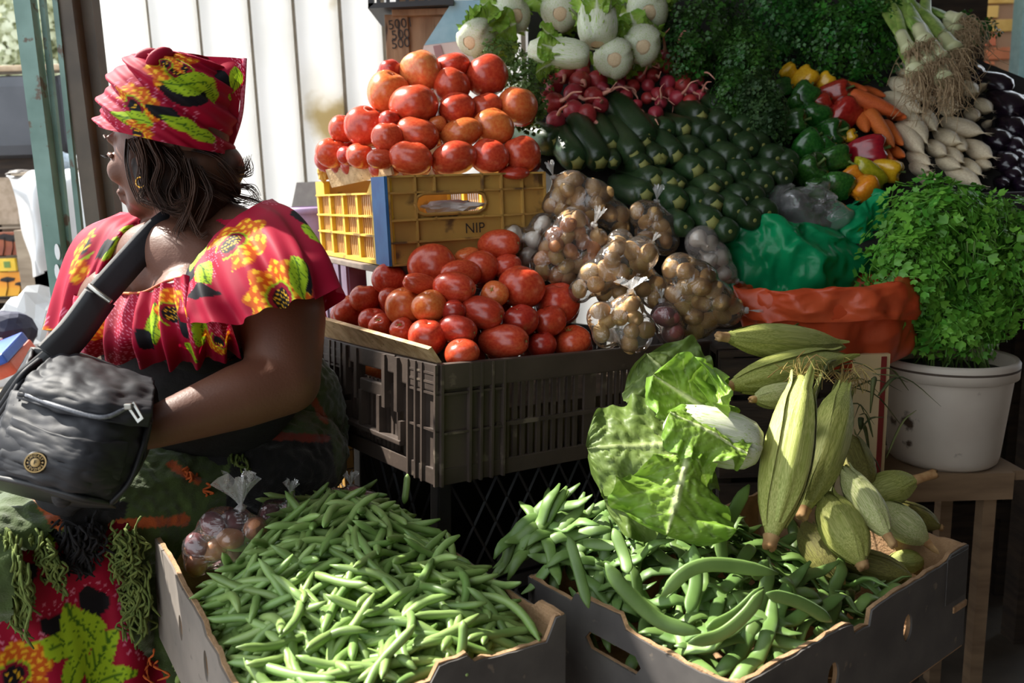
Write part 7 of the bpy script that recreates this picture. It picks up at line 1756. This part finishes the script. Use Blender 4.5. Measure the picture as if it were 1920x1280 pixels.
# strap across the chest, with its slider
def strip(name, pts, w_, m, parent, th=0.003, face=None):
    c = cr([at(*p) for p in pts], 50); T_ = np.gradient(c, axis=0); T_ /= np.linalg.norm(T_, axis=1)[:, None]; vs = []
    for p, t in zip(c, T_):
        nn = (face if face is not None else (CO - p)); nn = nn / np.linalg.norm(nn); s = np.cross(t, nn); s /= np.linalg.norm(s)
        for o_ in (-1, -0.4, 0.4, 1): vs.append(p + s * w_ / 2 * o_ + nn * 0.002 * (1 - o_ * o_) - BGL)
    o = link(name, me_from(name, vs, grid_faces(50, 4)), m, parent); md = o.modifiers.new('t', 'SOLIDIFY'); md.thickness = th; return o
strip('strap', [(186,556,1.245),(235,500,1.29),(290,440,1.345),(330,408,1.39),(352,392,1.44),(372,392,1.52)], 0.044, M_nyl, bagE)
strip('strap', [(98,668,1.17),(140,622,1.20),(188,556,1.243)], 0.048, M_nyl2, bagE)
bline('strap_slider', [(168,535,1.235),(186,550,1.225),(208,566,1.225)], 0.004, M_met)
strip('strap', [(12,900,1.2),(0,800,1.2),(30,730,1.16),(98,668,1.17)], 0.03, M_nyl2, bagE)
# folded handle loops at the far left of the bag
for k in range(4): bline('cord', [(-10, 780 + k * 14, 1.12 - k * 0.01), (20, 735 + k * 14, 1.11 - k * 0.01), (45, 700 + k * 8, 1.12), (75, 675, 1.15)], 0.005, M_nyl)
# ================================================================ outside, seen through the gate
M_leafp = mat('sunlit_foliage', srgb(196, 202, 166), srgb(226, 228, 204), scale=3, rough=0.6, rnd=0.2, trans=0.4)
M_trunk = mat('tree_bark', srgb(96, 84, 70), srgb(120, 106, 90), scale=8, rough=0.9)
def tree(label, c, blobs, n, size, seed):
    t = herb_bunch('tree', label, 'tree', blobs, size, 60, n, M_leafp, seed, 3, 'trees outside the market')
    b0 = np.array(t.location)
    link('trunk', me_from('trunk', *tube(cr([(c[0] - b0[0], c[1] - b0[1] + 0.3, -b0[2]), (c[0] - b0[0] + 0.1, c[1] - b0[1] + 0.35, -b0[2] + 1.2), (0, 0.2, 0)], 10), np.linspace(0.14, 0.06, 10), 10)), M_trunk, t)
tree('pale sunlit tree outside, left of the gate', at(-60, 60, 7.5), [(at(-20, 60, 7.5), (0.9, 0.7, 0.9)), (at(-200, 0, 7.8), (1.2, 0.7, 1.2)), (at(40, -40, 7.6), (0.9, 0.6, 0.8))], 1500, 0.13, 41)
tree('pale sunlit tree outside between the gate bars', at(160, 60, 7.9), [(at(150, 70, 7.9), (0.75, 0.6, 0.8)), (at(200, -30, 8.0), (0.9, 0.7, 0.9)), (at(110, 120, 7.9), (0.5, 0.5, 0.5))], 1300, 0.13, 42)
# padded dark panel with a wooden rail
pn_ = empty('padded_panel', at(90, 300, 3.6)); tag(pn_, 'dark grey padded panel with a wooden top rail outside', 'panel')
o0 = np.array(pn_.location)
def obox(nm, x0, x1, y0, y1, Y, dep, m, parent, bev=0.01):
    a, b = at(x0, y1, Y), at(x1, y0, Y); L_ = np.array(parent.location); hx = abs(b[0]-a[0]) / 2; hz = abs(b[2]-a[2]) / 2; c = (a + b) / 2 - L_
    return link(nm, boxme(nm, (c[0]-hx, Y - L_[1], c[2]-hz), (c[0]+hx, Y - L_[1] + dep, c[2]+hz), bev), m, parent)
M_vinyl = mat('grey_vinyl', srgb(62, 64, 70), srgb(80, 82, 88), scale=4, rough=0.5)
obox('cushion', -60, 98, 136, 298, 3.58, 0.12, M_vinyl, pn_, 0.05); obox('cushion', 104, 200, 132, 290, 3.62, 0.12, M_vinyl, pn_, 0.05)
obox('top_rail', -60, 150, 118, 136, 3.6, 0.1, mat('pale_rail', srgb(170, 146, 118), srgb(190, 168, 140), rough=0.8), pn_)
for x in (-40, 60, 180): obox('leg', x, x + 12, 290, 900, 3.66, 0.05, M_dark, pn_, 0.004)
# cluttered table under white sheeting
M_sheet = mat('white_tarpaulin', srgb(206, 208, 210), srgb(228, 230, 232), scale=5, rough=0.45, bump=0.5, bscale=14, trans=0.3)
tb = empty('covered_table', at(110, 420, 3.0)); tag(tb, 'stall table under a draped white plastic sheet outside', 'table'); tb0 = np.array(tb.location)
v, f, _ = surf([[(10,330,3.35),(80,322,3.35),(150,318,3.35),(215,316,3.35)], [(22,345,2.95),(85,335,2.95),(150,335,2.95),(210,335,2.95)], [(45,440,2.93),(90,430,2.92),(150,430,2.93),(205,430,2.93)], [(62,520,2.95),(100,505,2.93),(150,520,2.95),(200,520,2.95)]], 50, 50, lambda u, v: 0.025 * u * math.sin(v * 21) + 0.02 * nz((u * 4, v * 6, 2)))
link('sheet', me_from('sheet', v - tb0, f), M_sheet, tb)
for x in (70, 95, 190): obox('leg', x, x + 14, 430, 760, 3.0, 0.05, mat('weathered_wood', srgb(140, 124, 106), srgb(166, 150, 130), scale=6, rough=0.9, stretch=(1, 1, 5)), tb, 0.004)
obox('table_edge', 20, 205, 318, 330, 3.1, 0.3, _M['weathered_wood'], tb, 0.004)
for (x0, x1, y0, y1, m_, lb_) in ((15, 75, 318, 331, mat('dark_tool', srgb(70, 62, 56), rough=0.6), 'dark flat tool lying on the outside table'), (95, 130, 285, 322, mat('grey_blue_cloth', srgb(140, 156, 170), srgb(170, 184, 196), rough=0.8), 'grey blue bundle on the outside table'), (140, 175, 290, 318, mat('pale_cloth', srgb(190, 190, 188), rough=0.8), 'pale bundle on the outside table')):
    c = at((x0 + x1) / 2, (y0 + y1) / 2, 3.15); crumple('bundle', c, ((x1 - x0) / 2 * pxm(3.15), 0.05, (y1 - y0) / 2 * pxm(3.15)), m_, lb_, 'bundle', x0, 0.25)
# paintings on a rack
rk = empty('painting_rack', at(40, 700, 3.45) * np.array([1, 1, 0])); tag(rk, 'pale wooden rack that carries the small paintings outside', 'rack')
for y in (424, 480, 562, 612): obox('ledge', -80, 96, y, y + 8, 3.5, 0.08, _M['weathered_wood'], rk, 0.003)
obox('back_board', -80, 96, 330, 424, 3.56, 0.03, mat('rack_back', srgb(150, 132, 110), srgb(180, 160, 140), rough=0.9), rk, 0.003)
for x in (-60, 84): obox('upright', x, x + 10, 330, 1000, 3.57, 0.04, _M['weathered_wood'], rk, 0.003)
def grad_mat(name, c1, c2, c3):
    return mat(name, c1, c2, scale=2.5, rough=0.5, c3=c3, lo=0.3, hi=0.7, stretch=(0.4, 1, 3.5))
def painting(label, x0, x1, y0, y1, Y, m, shapes):
    e = empty('painting', at((x0 + x1) / 2, (y0 + y1) / 2, Y)); tag(e, label, 'painting', 'small paintings outside')
    obox('canvas', x0, x1, y0, y1, Y, 0.015, m, e, 0.002); L_ = np.array(e.location)
    for kind, a in shapes:
        if kind == 'tree':
            x, yb, h = a; c0_ = at(x, yb, Y - 0.002) - L_; c1_ = at(x + 2, yb - h, Y - 0.002) - L_
            link('painted_trunk', me_from('painted_trunk', *tube([c0_, (c0_ + c1_) / 2 + np.array([0.004, 0, 0]), c1_], [0.006, 0.004, 0.004], 5, 0.2)), M_ink, e)
            bv2, bf2 = ball(1); link('painted_crown', me_from('painted_crown', [c1_ + q * np.array([h * 0.55 * pxm(Y), 0.001, h * 0.18 * pxm(Y)]) for q in bv2], bf2, False), M_ink, e)
        else: obox('painted_band', a[0], a[1], a[2], a[3], Y - 0.002, 0.002, kind, e, 0)
painting('sunset painting with black tree silhouettes outside', -40, 82, 508, 560, 3.46, grad_mat('sunset_paint', srgb(226, 120, 30), srgb(240, 196, 50), srgb(236, 160, 40)), [('tree', (12, 554, 30)), ('tree', (36, 554, 22)), ('tree', (58, 555, 36)), ('tree', (72, 555, 26)), (M_ink, (-40, 82, 553, 560))])
painting('reddish brown painting with dark figures outside', -40, 52, 434, 480, 3.46, grad_mat('brown_paint', srgb(110, 56, 34), srgb(170, 92, 50), srgb(140, 70, 44)), [('tree', (6, 478, 34)), ('tree', (22, 478, 30)), ('tree', (38, 478, 36))])
painting('little yellow painting outside', -4, 27, 484, 509, 3.44, mat('yellow_paint', srgb(228, 186, 40), srgb(236, 200, 70), rough=0.5), [(mat('green_paint2', srgb(110, 140, 70), rough=0.6), (8, 18, 490, 502))])
painting('little blue painting outside', 44, 68, 482, 506, 3.44, mat('blue_paint2', srgb(90, 140, 150), srgb(120, 160, 150), rough=0.5), [(mat('orange_paint2', srgb(200, 110, 40), rough=0.6), (50, 62, 485, 492))])
painting('green and yellow painting on the low rack outside', 74, 94, 560, 600, 3.40, mat('green_yellow_paint', srgb(100, 130, 60), srgb(200, 170, 60), scale=8, rough=0.5), [])
painting('pale turquoise painting on the low rack outside', 18, 62, 565, 605, 3.44, mat('turquoise_paint', srgb(120, 170, 165), srgb(150, 190, 180), rough=0.5), [])
# white sack, navy bundle, red and blue packs at the left edge
crumple('white_sack', at(70, 630, 2.5), (0.10, 0.12, 0.15), M_sheet, 'big white plastic sack behind the navy bundle', 'sack', 31, 0.3)
crumple('white_sack', at(20, 700, 2.4), (0.13, 0.10, 0.16), M_sheet, 'white plastic sack low at the left edge', 'sack', 33, 0.3)
nv = crumple('navy_bundle', at(14, 625, 2.2), (0.068, 0.07, 0.06), mat('navy_cloth', srgb(40, 42, 62), srgb(54, 56, 78), scale=9, rough=0.8), 'navy cloth bundle with a small pale mark at the left edge', 'bundle', 35, 0.2)
link('pale_mark', me_from('pale_mark', [q * np.array([0.006, 0.002, 0.004]) for q in ball(1)[0]], ball(1)[1]), M_paper, nv, (0.027, -0.075, -0.002))
for x0, x1, y0, y1, Y, c, lb_ in ((-30, 46, 665, 705, 2.06, mat('salmon_pack', srgb(226, 96, 70), srgb(236, 120, 96), rough=0.4), 'salmon red package at the left edge by the bag'), (-30, 28, 650, 680, 2.02, mat('blue_pack', srgb(40, 70, 160), srgb(70, 110, 200), scale=9, rough=0.3), 'blue package on top of the red one')):
    q = at((x0 + x1) / 2, (y0 + y1) / 2, Y); hx, hz = (x1 - x0) / 2 * pxm(Y), (y1 - y0) / 2 * pxm(Y)
    o = link('package', boxme('package', (-hx, -0.05, -hz * 0.7), (hx, 0.08, hz * 0.7), 0.006), c, None, Matrix.Translation(V(q)) @ Matrix.Rotation(-0.35, 4, 'Y') @ Matrix.Rotation(0.3, 4, 'X')); tag(o, lb_, 'package')
lt_ = empty('low_table', at(20, 760, 2.25) * np.array([1, 1, 0])); tag(lt_, 'low table with sacks and packages left of the woman', 'table')
zt_ = at(20, 740, 2.2)[2]
cpart(lt_, 'top_board', (-0.35, -0.25, zt_ - 0.03), (0.2, 0.35, zt_), _M['weathered_wood'], 0.003)
for x in (-0.32, 0.15):
    for y in (-0.22, 0.3): cpart(lt_, 'leg', (x, y, 0), (x + 0.04, y + 0.04, zt_ - 0.03), _M['weathered_wood'])
